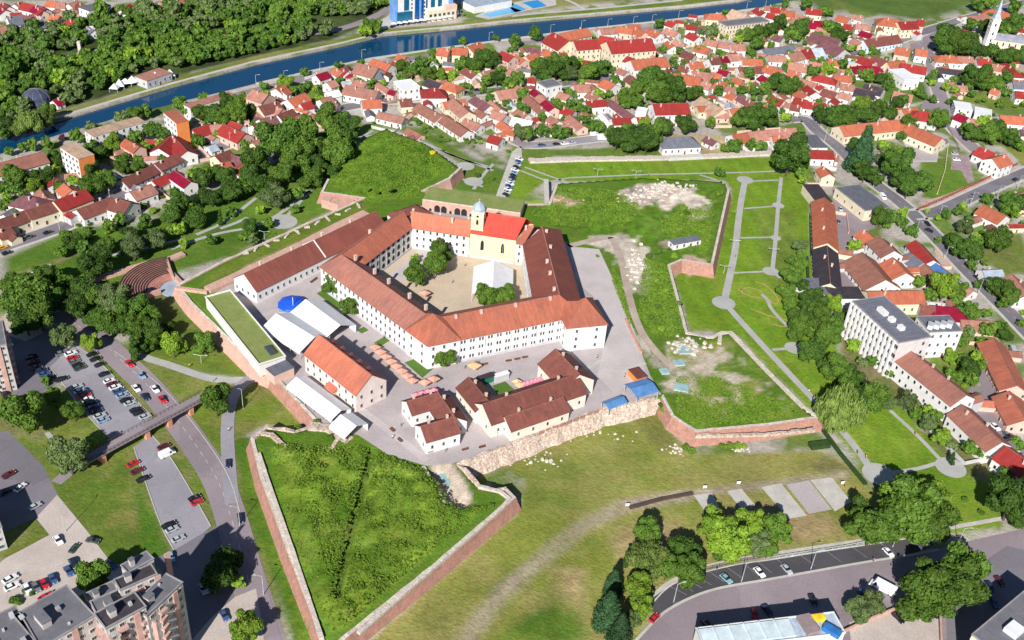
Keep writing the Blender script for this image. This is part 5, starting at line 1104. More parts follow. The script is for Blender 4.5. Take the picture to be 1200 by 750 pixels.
for _i in range(2, len(_sp) - 2, 2):
    _d = (_sp[_i + 1] - _sp[_i - 1]).normalized(); _n = Vector((_d.y, -_d.x, 0)); _p = _sp[_i]; _q = _p + (_n * 5.2 + _d * 2.5); _e = _d * .04
    bl.face([(*(_p - _e).xy, ZO + .16), (*(_q - _e).xy, ZO + .16), (*(_q + _e).xy, ZO + .16), (*(_p + _e).xy, ZO + .16)])
_o = struct(obj('bay_markings', bl, M_LINE)); _o.data.polygons.foreach_set('use_smooth', [False] * len(_o.data.polygons))
sheet('walled_yard', [(995,730),(1046,712),(1062,717),(1102,720),(1104,760),(1000,790)], M_DUST, 6)
sheet('block_yard', [(1108,690),(1180,640),(1260,660),(1260,760),(1110,760)], M_ASPH, 5)
wallrun([(990,738),(1020,724),(1052,711),(1058,712)], .5, 0, 1.4, M_PBRICK, 'low pink wall of the sandy yard', zb=ZO); wallrun([(1102,718),(1104,760)], .5, 0, 1.6, M_PBRICK, 'low wall on the shaded side of the sandy yard', zb=ZO)
# concrete foundations on the meadow
for q in ([(812.8,580.3),(834.4,577.7),(844,597),(825,598)], [(852,575.5),(868.6,572.7),(885,592),(868,596)], [(892,571),(915.2,566.3),(945.6,604.3),(924,608)], [(949.4,562.5),(974.7,559.5),(997.5,587.9),(978.5,599.3)]): sheet('concrete_slab', q, M_CONC, 2)
sheet('gravel_bed', [(921,568),(948,563),(975,597),(948,602)], M_PAVE, 1)
wallrun([(738,594),(775,584),(812,577)], 1.2, -.2, .7, mat('burnt timber', (.09, .06, .05)), 'dark low timber edging on the meadow', zb=ZO)
for u, v in ((735,594),(825.5,573),(865,568),(987,568)):
    P = G(u, v); t = thing('information_stand', 'small white stand on the meadow', 'stand', P, .2, 'white stands on the meadow'); b = MB(); b.box(0, 0, .5, 1.6, 1.4, .15); obj('board', b, ROOF['white'], t); b = MB(); b.box(-.5, 0, 0, .5, .1, .1); b.box(.5, 0, 0, .5, .1, .1); obj('legs', b, M_METAL, t)
# fences
def fence(pts, h, look, m, step=2.2, zb=ZO, base=None):
    P = gp(pts, zb); M = sum(P, Vector()) / len(P); t = thing('fence', look, 'fence', M, 0, 'fences'); b = MB(); c = MB()
    for a, e in zip(P, P[1:]):
        d = e - a; n = max(1, int(d.length / step)); ang = math.atan2(d.y, d.x); mid = (a + e) / 2 - M
        b.box(mid.x, mid.y, h - .2, h - .08, d.length, .08, ang); b.box(mid.x, mid.y, .25, .37, d.length, .08, ang)
        for i in range(n + 1):
            p = a.lerp(e, i / n) - M; c.box(p.x, p.y, 0, h, .3 if base else .12, .3 if base else .12, ang)
        if base: b.box(mid.x, mid.y, 0, .5, d.length, .3, ang)
    k0 = len(b.v); b.v += c.v; b.f += [tuple(i + k0 for i in f) for f in c.f]; b.m += c.m; obj('fence_run', b, m, t)
fence([(1076,246),(1100,236),(1130,222),(1160,208),(1192,193)], 1.6, 'dark red picket fence along the side street', mat('red picket', (.30, .07, .05)), base=1)
fence([(1111,168),(1107,200),(1098,228)], 1.7, 'pale yellow boundary fence running down to the crossing', mat('pale yellow boards', (.62, .56, .36)), base=1)
fence([(905,655),(990,642),(1085,622)], 1.2, 'thin fence behind the parking strip', M_METAL); fence([(826,668),(868,658),(905,652)], 1.0, 'thin fence behind the western parking strip', mat('dark railing', (.1, .06, .06)))
fence([(1092,130),(1100,128),(1122,172),(1124,178)], 1.3, 'dark fence by the sloping side street', mat('dark railing', (.1, .06, .06)))
# ================================================================== THE TOWN: buildings   ridge px, ridge px, width, eaves, roof, wall [hip] [chimneys]
DATA = '''
3 3 10 8 8 5 red w;17 5 26 2 9 5 pink w;27 3 50 8 11 5 red w;38 6 53 11 10 5 crim w;55 1 66 2 9 5 orange w;66 3 76 3 9 5 pink w;80 5 91 1 9 5 pink w;92 3 102 8 10 5 brown w;142 12 152 5 10 5 red w
165 5 179 3 9 5 orange w;60 17 70 19 9 4 orange c;72 13 84 15 9 4 pink p;78 24 88 24 9 4 red w;8 20 24 18 13 8 grey w;31 27 50 23 12 5 grey w;-4 33 7 30 10 4 pink w;12 16 24 15 8 5 red w;26 17 36 21 9 4 purple w;0 8 6 12 8 5 crim w
44 9 50 13 8 5 red p;84 10 92 14 8 4 old c;205 2 214 0 9 4 orange w;186 3 196 2 9 4 pink w;259 40 267 42 8 3 pink w;338 22 347 20 7 3 orange w;62 118 71 115 7 3 crim w;103 31 110 36 7 4 grey w
296 105 314 111 12 11 pink p;323 104 332 99 8 6 orange w;303 125 326 119 11 6 brown c;337 117 357 109 10 6 orange w 0 1;370 88 383 84 8 5 crim w;393 80 400 84 8 5 orange w;400 80 407 84 9 5 red w
405 100 443 107 12 5 pink w;424 118 446 117 10 5 orange w;419 74 443 80 15 6 pink w;427 85 445 83 11 4 grey g;437 69 458 76 12 5 orange w;466 64 476 67 8 4 orange p;407 86 413 87 6 4 crim p;443 97 459 107 5 4 pink p;457 105 464 107 6 5 crim p
503 104 513 104 12 7 red w 1;501 92 517 98 10 6 dark w;523 96 533 99 10 6 orange y 1;468 117 482 116 9 5 brown c;514 56 527 58 11 8 orange c;530 56 548 57 10 7 orange c;548 55 562 49 10 8 orange c;545 80 558 87 8 5 brown w;563 85 577 82 8 5 pink w
588 60 602 66 10 9 red p;556 113 574 124 9 6 purple w;581 107 602 104 12 5 pink c;575 118 587 128 9 5 pink w;579 130 593 135 9 4 pink w;587 142 602 152 8 4 orange w;416 93 430 97 9 4 pink w;383 97 392 94 8 5 pink w
491 121 517 136 10 4 old w;518 133 548 153 10 4 old w;531 115 549 131 11 5 pink c;519 120 545 117 9 4 orange c;545 139 563 146 9 4 pink w;575 158 588 162 9 4 red w;444 131 474 138 8 4 pink w 0 0;478 150 493 158 7 2 old p 0 0
648 38 667 48 19 9 red c;655 40 688 33 12 8 orange c;672 48 700 46 14 12 red c 0 2;711 49 763 45 18 13 red c 0 4;703 42 722 45 12 13 red c;739 71 780 67 14 7 orange w 0 0;735 66 743 69 9 7 red w
722 31 742 34 9 5 orange p;743 32 756 38 9 5 orange p;760 33 774 39 10 5 orange w;703 34 722 33 9 5 pink w;735 29 750 29 8 5 orange w;780 33 795 38 9 5 pink w;783 24 792 27 9 4 red w;619 55 640 60 8 4 purple g;640 58 649 63 9 5 orange w;600 62 615 70 9 5 orange p
616 66 628 62 10 5 orange p;596 80 610 84 9 4 pink w;655 62 664 62 5 5 red p 0 0;626 104 634 111 7 6 crim p 0 0;632 111 640 117 6 6 pink p 0 0;640 117 650 126 7 6 crim p 0 0;619 112 640 130 8 4 old w;672 100 690 99 10 5 pink w;708 93 721 99 11 5 orange w
738 88 746 94 9 5 brown c;685 71 697 73 8 4 red w;619 91 628 92 7 4 red w;778 88 799 87 11 6 orange c;790 86 822 92 13 5 orange w;686 119 709 117 8 6 red w;716 117 743 137 7 6 purple w 0 0;717 139 738 138 8 6 red w;746 138 760 137 8 5 red w;706 133 715 144 5 4 white w 0 0
765 122 806 121 14 9 red w 0 1;784 161 808 160 13 5 grey w 1 0;627 146 668 147 8 4 pink w;668 135 684 148 7 4 pink p;660 126 673 130 8 4 red w;601 137 624 142 12 4 white w 0 0;596 150 605 152 8 4 orange p;606 100 616 104 8 4 pink w
833 16 846 17 10 6 orange c 1;858 11 876 17 16 5 tan p;817 31 833 33 11 3 purple g 0 0;804 29 815 30 8 5 red w;808 38 819 43 9 5 red w;887 9 897 15 9 4 red w;900 15 912 18 9 5 red w;903 9 920 10 9 4 red p;915 12 932 14 10 5 orange p;896 7 905 8 8 4 pink w
934 17 950 21 12 5 pink w;948 24 966 25 14 5 crim c 1;945 10 963 12 10 5 red c;982 18 996 22 10 5 orange w;989 28 1001 30 9 4 red w;908 41 918 44 9 5 purple w;952 38 985 47 16 4 purple g 0 0;966 47 990 58 16 4 purple g 0 0;951 57 963 56 14 5 lblue w;939 59 950 57 14 5 red w;923 64 939 60 12 5 pink w
900 65 922 66 9 4 pink w;893 58 930 53 9 4 grey g;800 60 814 64 9 4 brown c;815 53 832 57 10 4 orange w;828 46 842 49 9 5 pink c;843 49 856 51 9 5 pink w;856 52 872 52 10 5 pink w;831 69 843 68 9 6 brown w;843 67 852 66 9 6 crim w;853 64 869 63 10 6 pink w;870 69 893 70 9 5 orange w
807 74 823 73 9 5 orange w;796 77 806 79 8 4 brown p;843 81 854 84 8 5 crim w;865 79 893 78 10 4 brown w;898 76 918 83 11 5 orange w;925 73 950 77 12 5 pink w;949 72 970 76 10 4 pink p;971 69 985 71 9 4 orange p;814 83 836 87 10 4 pink w;835 85 846 88 8 4 orange w;893 88 901 93 8 5 crim w;860 91 871 94 8 4 orange p
803 87 822 92 10 4 orange w;960 88 974 91 10 5 red w 1;978 88 998 90 9 5 orange w;938 92 957 98 9 4 pink w;946 100 956 108 8 7 red w;936 106 946 112 9 5 orange w;965 104 981 109 10 5 brown w;985 98 1001 100 9 4 pink w;905 113 919 118 10 5 red w;854 108 863 112 8 4 orange p;867 111 879 118 8 4 purple p;876 118 890 122 8 4 brown w;978 115 985 120 6 4 red w
855 128 898 123 9 5 orange c;822 113 847 128 14 5 tan c 0 0;817 125 835 124 7 5 orange c;829 130 853 130 9 4 pink p;932 114 946 118 10 5 red w;941 119 958 121 9 5 red w;927 123 938 125 7 4 brown w;858 158 876 156 12 4 orange w;876 155 932 150 12 4 pink w 0 4;905 160 918 160 8 5 orange w;828 160 840 166 7 3 purple w;949 176 976 177 10 5 red w;966 180 983 183 7 3 old w
965 195 972 204 8 6 orange c;913 120 926 122 6 4 pink w;1003 28 1020 30 9 4 pink w;1009 36 1023 40 9 5 crim c;1037 21 1053 23 14 8 orange c 1;1052 26 1073 25 13 8 red c;1076 23 1083 24 11 7 red p;1012 47 1052 41 13 5 brown l;1050 55 1067 58 12 6 orange p;1073 57 1087 59 11 6 orange l;1009 66 1026 72 11 5 red p;1025 65 1040 72 11 5 brown c;1010 77 1029 78 13 5 crim w 1
1040 73 1060 71 10 5 orange p;1056 74 1086 79 12 6 red w;1040 81 1056 86 9 4 red w;1103 65 1119 66 11 5 orange w 1;1122 66 1140 67 10 5 pink w;1145 69 1161 70 10 5 red w;1163 75 1182 78 10 5 pink p;1180 74 1191 83 11 6 red w 1;1098 79 1127 83 8 4 dark l;1147 80 1164 83 9 5 red p;1127 34 1148 41 12 5 red w;1133 19 1166 17 10 4 pink w;1161 11 1181 15 13 5 orange c 1;1169 22 1175 32 9 5 crim w;1193 31 1210 33 10 6 red w
1003 103 1027 108 12 5 dark w 0 1;1014 98 1036 104 12 5 dark w 0 1;1048 107 1070 112 11 4 pink w;1100 79 1110 77 8 4 orange p;1187 96 1205 97 10 5 grey w;1190 107 1210 109 10 5 red w;1115 100 1133 101 8 3 pink p;1132 96 1140 98 6 4 red w;1163 104 1172 107 7 4 orange p;984 148 1060 140 13 6 orange c;1060 142 1074 149 13 6 orange c;1072 149 1104 162 13 6 orange c
1057 128 1074 126 12 5 orange p;1077 130 1090 132 13 6 red g 1;1122 133 1135 138 9 6 crim w;1172 135 1210 138 11 5 orange w;1148 172 1167 180 12 5 red w;1163 186 1179 181 12 8 orange w;1138 139 1150 142 8 4 pink w;1196 152 1210 153 8 5 purple w;1012 269 1026 281 10 5 orange w;1030 277 1048 294 12 8 old w;1046 302 1062 320 12 6 orange w;1010 296 1038 328 19 3 old w 0 0
1073 282 1094 305 9 4 red l 0 0;1066 296 1082 308 10 3 grey l 0 0;1083 309 1100 325 8 3 old p 0 0;1097 309 1125 330 9 3 blue w 0 0;1017 342 1081 341 11 7 orange c 0 2;1130 334 1141 341 8 3 pink w 0 0;1152 240 1179 253 12 5 orange w;1187 229 1208 224 10 4 pink w;1186 322 1206 345 12 5 pink w;1152 317 1174 316 9 4 lblue w
966 232 968 255 12 5 orange c;968 256 970 285 12 5 orange c;969 288 973 332 12 5 dark c 0 2;1066 411 1132 463 13 10 pal w 0 3;1128 475 1174 518 12 7 pal w 0 2;1178 523 1212 546 12 6 red w;1165 397 1192 452 12 4 palo p 0 0;1183 459 1202 492 12 4 palo p;1080 357 1096 360 11 5 brown w;1100 359 1121 361 12 5 crim w 1;1126 375 1165 377 9 3 pink p 0 0
1110 96 1118 97 7 3 pink w;-10 194 50 178 12 9 old w 0 3;147 163 163 172 8 7 orange p;122 199 138 209 6 3 lblue g 0 0;142 211 181 193 9 4 brown g;181 192 207 180 9 5 brown g;186 174 203 158 11 6 red w;203 160 219 177 11 6 red w;28 229 42 232 12 6 purple w 1;30 247 63 237 9 6 brown c;63 236 100 222 11 7 red c;-10 261 29 247 10 5 brown c
75 215 84 223 9 8 orange w;47 222 55 232 8 5 old c;90 246 131 231 10 5 brown w;134 232 153 238 12 6 brown w;152 225 177 216 10 5 pink w;178 212 196 204 8 4 red w;204 200 223 213 8 6 crim w;162 218 180 223 6 3 lblue w 0 0;225 152 244 146 10 5 red w;246 147 263 146 9 5 pink p;262 146 287 157 12 5 red p;270 142 284 147 8 5 red w;296 147 309 142 8 5 red w
304 140 322 136 10 5 purple w;325 135 343 128 11 5 brown w;300 125 316 130 9 4 old w;316 122 331 128 9 5 pink p;347 141 356 133 9 7 orange w;336 154 345 150 7 4 orange w;361 136 370 134 7 4 old c;296 168 308 160 9 5 pink c;252 183 269 176 9 5 brown y;265 180 286 186 10 3 purple w 0 0;249 196 268 189 9 4 orange w;272 200 290 189 12 4 orange w;330 107 336 103 7 5 orange w
243 172 252 169 7 3 lblue w 0 0;352 122 364 119 8 5 red w;375 117 388 113 8 5 pink w;384 108 396 105 8 5 white w 0 0;384 120 396 122 8 4 old w;-5 272 12 266 8 4 brown c
1160 90 1172 92 7 4 pink w;822 96 834 99 9 4 pink w;838 97 850 100 8 4 orange w;852 101 862 104 8 4 pink w;786 100 797 103 8 4 pink p;790 47 800 50 8 4 pink w;782 48 790 54 8 4 orange w;868 84 880 86 8 4 pink p;912 86 925 90 9 4 brown w;925 82 938 86 8 4 orange w;958 78 970 82 9 4 pink w;972 80 985 83 8 4 old w;918 101 930 104 8 4 pink p;958 98 966 102 7 4 red w
985 108 998 112 8 4 pink w;870 100 880 103 7 4 orange w;640 90 650 92 6 4 pink w;655 108 668 112 8 4 pink w;690 108 702 113 8 4 old w;725 80 735 84 7 4 old w;692 60 700 62 8 5 red p;930 22 938 27 8 4 pink w;958 32 972 36 9 4 pink p;1000 17 1012 20 8 4 pink w;1000 45 1010 50 8 4 pink p;560 128 570 134 7 4 old w;606 128 618 134 8 4 old w;645 136 655 142 7 4 old w;1030 84 1040 88 8 4 pink w
'''
_hr = random.Random(4)
for e in DATA.replace('\n', ';').split(';'):
    q = e.split()
    if not q: continue
    a = [float(x) for x in q[:6]]; hip = int(q[8]) if len(q) > 8 else 0; ch = int(q[9]) if len(q) > 9 else 1
    hs(*a[:4], a[4], a[5], q[6], q[7], hip, ch)
# flat roofed and special buildings
flat([(472,105),(492,102),(483,94),(461,95)], 8, 'white', 'w', label='modern white flat roofed villa on the street near the river', rows=2)
flat([(640,103),(659,99),(655,93),(632,94)], 9, 'asph', 'w', label='white flat roofed house with a small crimson box on top', rows=2)
flat([(852,31),(902,25),(890,19.5),(840,26)], 9, 'asph', 'c', label='long cream three storey block with flat grey roof near the river', rows=3, sp=2.6, name='school', cat='school')
flat([(1060,94),(1078,93),(1075,81),(1062,80)], 7, 'white', 'w', label='plain white flat roofed house at the end of the square', rows=1)
flat([(223,127),(276,111.5),(267,107.7),(215,122)], 8, 'pink', 'w', label='long white riverside block with a flat pinkish roof', rows=2, par=0)
flat([(109.3,160.3),(171,143),(160,137),(100.6,153)], 9, 'tan', 'w', label='long white block of flats with a grey brown roof by the river', rows=3, par=0)
flat([(172,95),(201,85),(190,79),(162,87)], 5, 'pink', 'g', label='low restaurant with a flat mauve roof on the far river bank', rows=1, name='restaurant', cat='restaurant', par=0)
flat([(970,173),(952,173),(943,158),(957,158)], 4, 'grey', 'w', label='low blue grey flat roofed house behind the little crossing', rows=1, par=0)
flat([(1014,247),(1043,243.3),(1019,215.5),(987.4,218)], 6, 'grey', 'c', label='cream workshop with a broad grey roof beside the yard', rows=1, name='workshop', cat='workshop', par=.2, sp=5)
flat([(957,237),(976,237),(972,216),(957,216)], 5, 'dark', 'c', label='small black flat roofed shed next to the orange roofed range', rows=0, par=0, name='shed', cat='shed')
flat([(953,345),(976,345),(974,326),(952,326)], 5.2, 'grey', 'c', label='grey flat roofed end of the black roofed range', rows=0, par=0, name='shed', cat='shed')
flat([(976,350),(1015,350),(1010,336),(976,336)], 5.5, 'dark', 'w', label='dark roofed wing in front of the grey block', rows=0, par=0)
flat([(1120,127),(1140,130),(1138,121),(1121,118)], 6, 'white', 'w', label='white cube shaped terrace by the sloping street', rows=2, par=0); flat([(1142,134),(1162,138),(1160,128),(1144,125)], 6, 'white', 'w', label='second white cube shaped terrace further from the street', rows=2, par=0)
flat([(700,135),(712,146),(709,127),(697,123)], 3, 'asph', 'w', rows=0, look='small flat grey roofed yard building')
flat([(745,131),(757,133),(755,127),(742,125)], 6, 'white', 'w', rows=1, look='white flat roofed annex beside the long red roof')
for q, rf, lb in (([(91.9,186.5),(110.1,181),(85,167),(72.2,173)], 'tan', 'orange gabled end block of flats with a brown roof near the river'), ([(206.6,144.5),(220.9,141.4),(196.4,128.7),(184.5,135)], 'palo', 'orange block of flats with an orange roof near the river')):
    t, rz, L_, W_ = flat(q, 13, rf, 'o', label=lb, rows=4, par=0, sp=3.4, skip=(0,), name='apartment_block', cat='apartment block')
    b = MB(); b.box(-L_ / 2 - .06, 0, .3, 12.6, .1, W_ - .6); obj('white_front', b, WALL['w'], t)
    for _r in range(4):
        for _j in range(max(3, int(W_ / 3.4))): place_win(t, WINP, -L_ / 2 - .14, -W_ / 2 + W_ * (_j + .5) / max(3, int(W_ / 3.4)), 1.1 + _r * 3.15, 1.5, 1.4, -math.pi / 2)
WALL['v'] = mat('white panels greyed by shade', (.60, .56, .56), var=.07, fine=.08); WN_['v'] = 'shaded white'  # facade is only partly lit; that shade is put into the white
# grey roofed slab block
t, rz, L_, W_ = flat([(999,353),(1053.5,402),(1093.5,397.5),(1040,350)], 17.5, 'grey', 'v', label='tall white four storey block with a slate grey roof beside the park', rows=0, par=.3, name='school', cat='school')
n = 12
for i in range(n):
    x = -L_ / 2 + (i + .5) * L_ / n
    for s_ in (-1, 1):
        if not faces_cam(t.location, rz, 0, s_): continue
        b = MB(); b.box(x - L_ / n * .32, s_ * (W_ / 2 + .45), 0, 17.2, L_ / n * .34, .9); obj('pilaster', b, WALL['w'], t)
        for r in range(4): place_win(t, WIN, x + .5, s_ * (W_ / 2 + .03), 1.6 + r * 4.2, 2.4, 2.1, 0 if s_ < 0 else math.pi)
for s_ in (-1, 1):
    for r in range(4):
        if faces_cam(t.location, rz, s_, 0): place_win(t, WINP, s_ * (L_ / 2 + .03), W_ * .3, 1.6 + r * 4.2, 1.2, 1.6, math.pi / 2 * s_)
for i in range(3): b = MB(); b.box(-L_ * .15 + i * 6, -1, 17.55, 19.2, 2.5 if i else 5, 2.2); obj('roof_house', b, WALL['w'], t)
flat([(1090,389.5),(1128,388),(1106,371),(1064,370)], 13, 'grey', 'w', label='lower grey roofed wing behind the tall white block', rows=3, par=.2)
for i in range(4): 
    P = G(1090 + i * 7.5, 383 - i * .6, 8.5); t = thing('skylight_hood', 'white rooftop vent hood on the grey roof', 'vent', (P.x, P.y, 8.05), -.4, 'white hoods on the grey roof'); b = MB(); b.box(0, 0, 0, 1.8, 2.0, 3.0); obj('body', b, ROOF['white'], t); b = MB(); b.box(0, 0, 1.8, 2.0, 2.4, 3.4); obj('lid', b, M_METAL, t)
# church with a needle spire
P = G(1157, 53, ZO); t = thing('church', '', 'church', (P.x, P.y, ZO), 0, label='white church with a needle spire and long grey roof')
rzc = math.radians(-9); L_ = 62
gable_parts(t, L_, 14, 8, 5, ROOF['slate'], WALL['c'], 0, L_ / 2 + 4, -3, rzc)
for i in range(9): place_win(t, ARCH, 8 + i * 6 - 1.2, -10.1 - (i * 6 - 26) * .158 + .0, 2.5, 1.4, 4.0, rzc)
b = MB(); t.scale = (.72, .72, .72); b.box(0, 0, 0, 27, 8, 8); tw_ = obj('tower', b, WALL['w'], t); b = MB(); b.box(0, 0, 27, 28, 8.8, 8.8); b.box(0, 0, 18, 18.6, 8.6, 8.6); obj('cornice', b, WALL['c'], tw_)
b = MB(); b.prism([(-4, -4), (4, -4), (4, 4), (-4, 4)], 28, 33, 0, [(-2, -2), (2, -2), (2, 2), (-2, 2)]); b.prism([(-2, -2), (2, -2), (2, 2), (-2, 2)], 33, 50, 0, [(-.1, -.1), (.1, -.1), (.1, .1), (-.1, .1)]); obj('spire', b, ROOF['lblue'], tw_)
for z in (5, 12, 21): place_win(t, ARCH, 0, -4.05, z, 1.6, 3.2, 0)
place_win(t, ARCH, -4.05, 0, 21, 1.6, 3.2, -math.pi / 2)
# blue glass hotel
A, B = G(463.5, 29), G(530, 20); d = B - A; rz = math.atan2(d.y, d.x); L_ = d.length; M = (A + B) / 2; nrm = Vector((-d.y, d.x, 0)).normalized(); M = M + nrm * 5
t = thing('hotel', '', 'hotel', M, rz, label='tall blue glass and white hotel on the far river bank'); t.scale = (1, .56, 1); HB = mat('blue glass facade', (.008, .075, .26), rough=.12, spec=.8); HT = mat('teal glass facade', (.01, .12, .22), rough=.12, spec=.8); HL = mat('light blue cladding', (.16, .33, .66), rough=.3)
b = MB(); b.box(0, 0, 0, 46, L_ * .97, 17); b.box(-L_ * .487, 0, .1, 46.3, .6, 16.5, 0, 1); wl = obj('wall', b, [WALL['w'], HL], t)
for x0, x1, m_, pr, z0_ in ((-.5, -.475, HL, .9, 0), (-.355, -.27, HT, .25, 9), (-.17, -.10, HB, 1.6, 0), (-.10, -.07, HL, 2.2, 0), (-.07, -.03, HB, 1.6, 0), (.025, .05, HB, .3, 9), (.11, .18, HT, .3, 9), (.235, .305, HT, .3, 9), (.42, .5, HL, 1.0, 9)):
    b = MB(); b.box((x0 + x1) / 2 * L_, -8.6, z0_, 46.2, (x1 - x0) * L_, pr * 2); obj('glass_strip', b, m_, t)
for x in (-.22, .0):
    for r in range(15): place_win(t, WINP, x * L_, -8.55, 4 + r * 2.8, 1.2, 1.3, 0)
b = MB(); b.box(-L_ * .36, -9.5, .1, 8.5, L_ * .24, 3); obj('glass_base', b, HT, t); b = MB(); b.box(L_ * .27, -12, 0, 7, L_ * .48, 9); pod = obj('podium', b, WALL['c'], t); b = MB(); b.box(L_ * .43, -9, 0, 10, 9, 14); obj('corner_wing', b, WALL['p'], t)
for i in range(8): place_win(t, WINP, L_ * .06 + i * 3.6, -16.6, 3.6, 2.2, 2, 0)
for i in range(11): u = 462 + i * 6.5; v = 31.5 - i * .85; P = G(u, v); t = thing('parasol', 'white parasol on the hotel terrace', 'parasol', P, 0, 'white parasols along the hotel terrace'); b = MB(); q = [(-2, -2, 2.5), (2, -2, 2.5), (2, 2, 2.5), (-2, 2, 2.5)]; [b.face([q[j], q[(j + 1) % 4], (0, 0, 3.4)]) for j in range(4)]; obj('canopy', b, ROOF['white'], t); b = MB(); b.tube((0, 0, 0), (0, 0, 2.6), .08, n=6); obj('pole', b, M_METAL, t)
# pools
PW = mat('pool water', (.02, .26, .62), rough=.1, spec=.6, var=.05); PWL = mat('shallow pool water', (.05, .38, .70), rough=.1, spec=.6, var=.05)
sheet('pool_deck', [(556,19),(585,7),(650,-8),(652,6),(600,16),(572,23)], M_CONC, 1)
for q, m_, lb in (([(565,17),(600,8.5),(612,13),(574,20)], PWL, 'long pale blue swimming pool'), ([(612,3),(630,0),(641,7),(625,10)], PW, 'deep blue swimming pool'), ([(596,8),(604,5),(617,11),(604,15)], PWL, 'short light blue swimming pool')):
    Q = gp(q); c = sum(Q, Vector()) / 4; b = MB(); b.prism([((p - c).x, (p - c).y) for p in Q], -.2, .12); thing('swimming_pool', '', 'pool', c, 0, label=lb + ' beside the hotel', me=b.mesh('swimming_pool', m_))
flat([(556,8),(600,0),(596,-9),(552,-2)], 5, 'lblue', 'w', label='pool hall with a pale blue roof', rows=0, par=0, name='pool_hall', cat='hall')
sheet('bank_path', [(600,18.5),(625,15.5),(700,9),(800,-.5),(800,1),(700,11),(625,17),(600,20)], M_CONC, 2); road('foot_path', [(655,-3),(672,3),(685,11)], 3, M_CONC, 3)
road('hotel_road', [(300,50),(360,40),(400,34),(430,24),(458,10),(470,-8)], 7, M_ASPHP, 2); sheet('hotel_yard', [(440,28),(462,14),(464,30),(450,34)], M_CONC, 3)
# domed pavilion and tents across the river
P = G(44, 121); t = thing('domed_pavilion', '', 'pavilion', P, 0, label='dark glass domed pavilion in the wood across the river'); b = MB(); b.tube((0, 0, 0), (0, 0, 3), 7.5, 7.5, 20); obj('wall', b, M_GLASS, t)
b = MB(); b.dome((0, 0, 3), 7.3, 5.5, 18, 6); dm = obj('dome', b, mat('smoked glass dome', (.06, .07, .12), rough=.15, spec=.8), t)
b = MB()
for i in range(9):
    a = i * 2 * math.pi / 9
    for j in range(5):
        e0, e1 = j / 5 * math.pi / 2, (j + 1) / 5 * math.pi / 2; b.tube((7.4 * math.cos(e0) * math.cos(a), 7.4 * math.cos(e0) * math.sin(a), 3 + 5.6 * math.sin(e0)), (7.4 * math.cos(e1) * math.cos(a), 7.4 * math.cos(e1) * math.sin(a), 3 + 5.6 * math.sin(e1)), .07, n=4)
obj('rib', b, M_KERB, dm)
for i, (u, v) in enumerate(((135,107),(141,104),(148,101),(156,100),(176,96),(183,95),(192,93),(200,92))):
    P = G(u, v); t = thing('marquee', 'small white pointed tent on the far river bank', 'tent', P, .3 * i, 'white tents on the far river bank'); b = MB(); b.prism([(-2.5, -2.5), (2.5, -2.5), (2.5, 2.5), (-2.5, 2.5)], 2.3, 4.8 + i % 2, 0, [(-.1, -.1), (.1, -.1), (.1, .1), (-.1, .1)]); obj('canopy', b, ROOF['white'], t)
    for sx in (-1, 1):
        for sy in (-1, 1): b = MB(); b.box(sx * 2.3, sy * 2.3, 0, 2.3, .15, .15); obj('post', b, M_METAL, t)
P = G(95, 65); t = thing('monument', '', 'monument', P, 0, label='slim grey stone monument in the clearing of the wood'); b = MB(); b.box(0, 0, 0, 1.2, 5, 5); obj('base', b, M_STONE, t); b = MB(); b.box(0, 0, 1.2, 9, 2, 2); obj('pillar', b, M_STONE, t)
flat([(105,35),(112,34),(110,30),(103,31)], 5, 'white', 'w', look='small white hut at the edge of the wood', rows=0, par=0); flat([(113,62),(125,61),(123,57),(112,58)], 3, 'lblue', 'w', look='low pale shelter in the clearing of the wood', rows=0, par=0, name='shelter', cat='shelter')
flat([(130,6),(104,13),(103,4),(127,1)], 9, 'grey', 'w', look='big grey roofed building behind the wood', rows=2, par=0)
# ================================================================== apartment blocks in the south-west corner
PK = mat('salmon cladding', (.52, .33, .29)); WALL['a'] = mat('greyed panel wall', (.50, .46, .45), var=.08, fine=.08); WN_['a'] = 'grey cream'
def tower_block(P, h, label, rows, roofm='asph', wall='a', sp=2.6, stripe=True, sides=(0,)):
    t, rz, L, W = flat(P, h, roofm, wall, label=label, rows=0, par=.4, name='apartment_block', cat='apartment block')
    cnt = max(2, int(L / sp)); fh = h / rows; c_ = 0
    for k, (nx_, ny_, ll, dd, a_) in enumerate(((0, -1, L, W, 0), (0, 1, L, W, math.pi), (1, 0, W, L, math.pi / 2), (-1, 0, W, L, -math.pi / 2))):
        if not faces_cam(t.location, rz, nx_, ny_): continue
        cnt = max(1, int(ll / sp)); ca, sa = math.cos(a_), math.sin(a_)
        f = lambda x, y: (x * ca - y * sa, x * sa + y * ca)
        for r in range(rows):
            for i in range(cnt):
                if c_ > 95: break
                p = -ll / 2 + (i + .5) * ll / cnt
                if i % 4 == 1:
                    x, y = f(p, -dd / 2 - .6); b = MB(); b.box(x, y, r * fh + .15, r * fh + 1.15, 2.4, 1.2, a_); obj('balcony', b, PK if stripe else WALL['w'], t)
                x, y = f(p, -dd / 2 - .03); place_win(t, WIN, x, y, r * fh + 1.0, 1.5, 1.35, a_); c_ += 1
        if stripe:
            for i in range(0, cnt, 4):
                x, y = f(-ll / 2 + (i + 3) * ll / cnt, -dd / 2 - .25); b = MB(); b.box(x, y, .2, h - .3, 1.6, .5, a_); obj('pink_strip', b, PK, t)
    return t, rz, L, W
tower_block([(-60,455),(8,437),(-6,402),(-70,408)], 20, 'pale ten storey slab cut off by the left edge of the view', 8, stripe=False) if False else None
_tb = tower_block
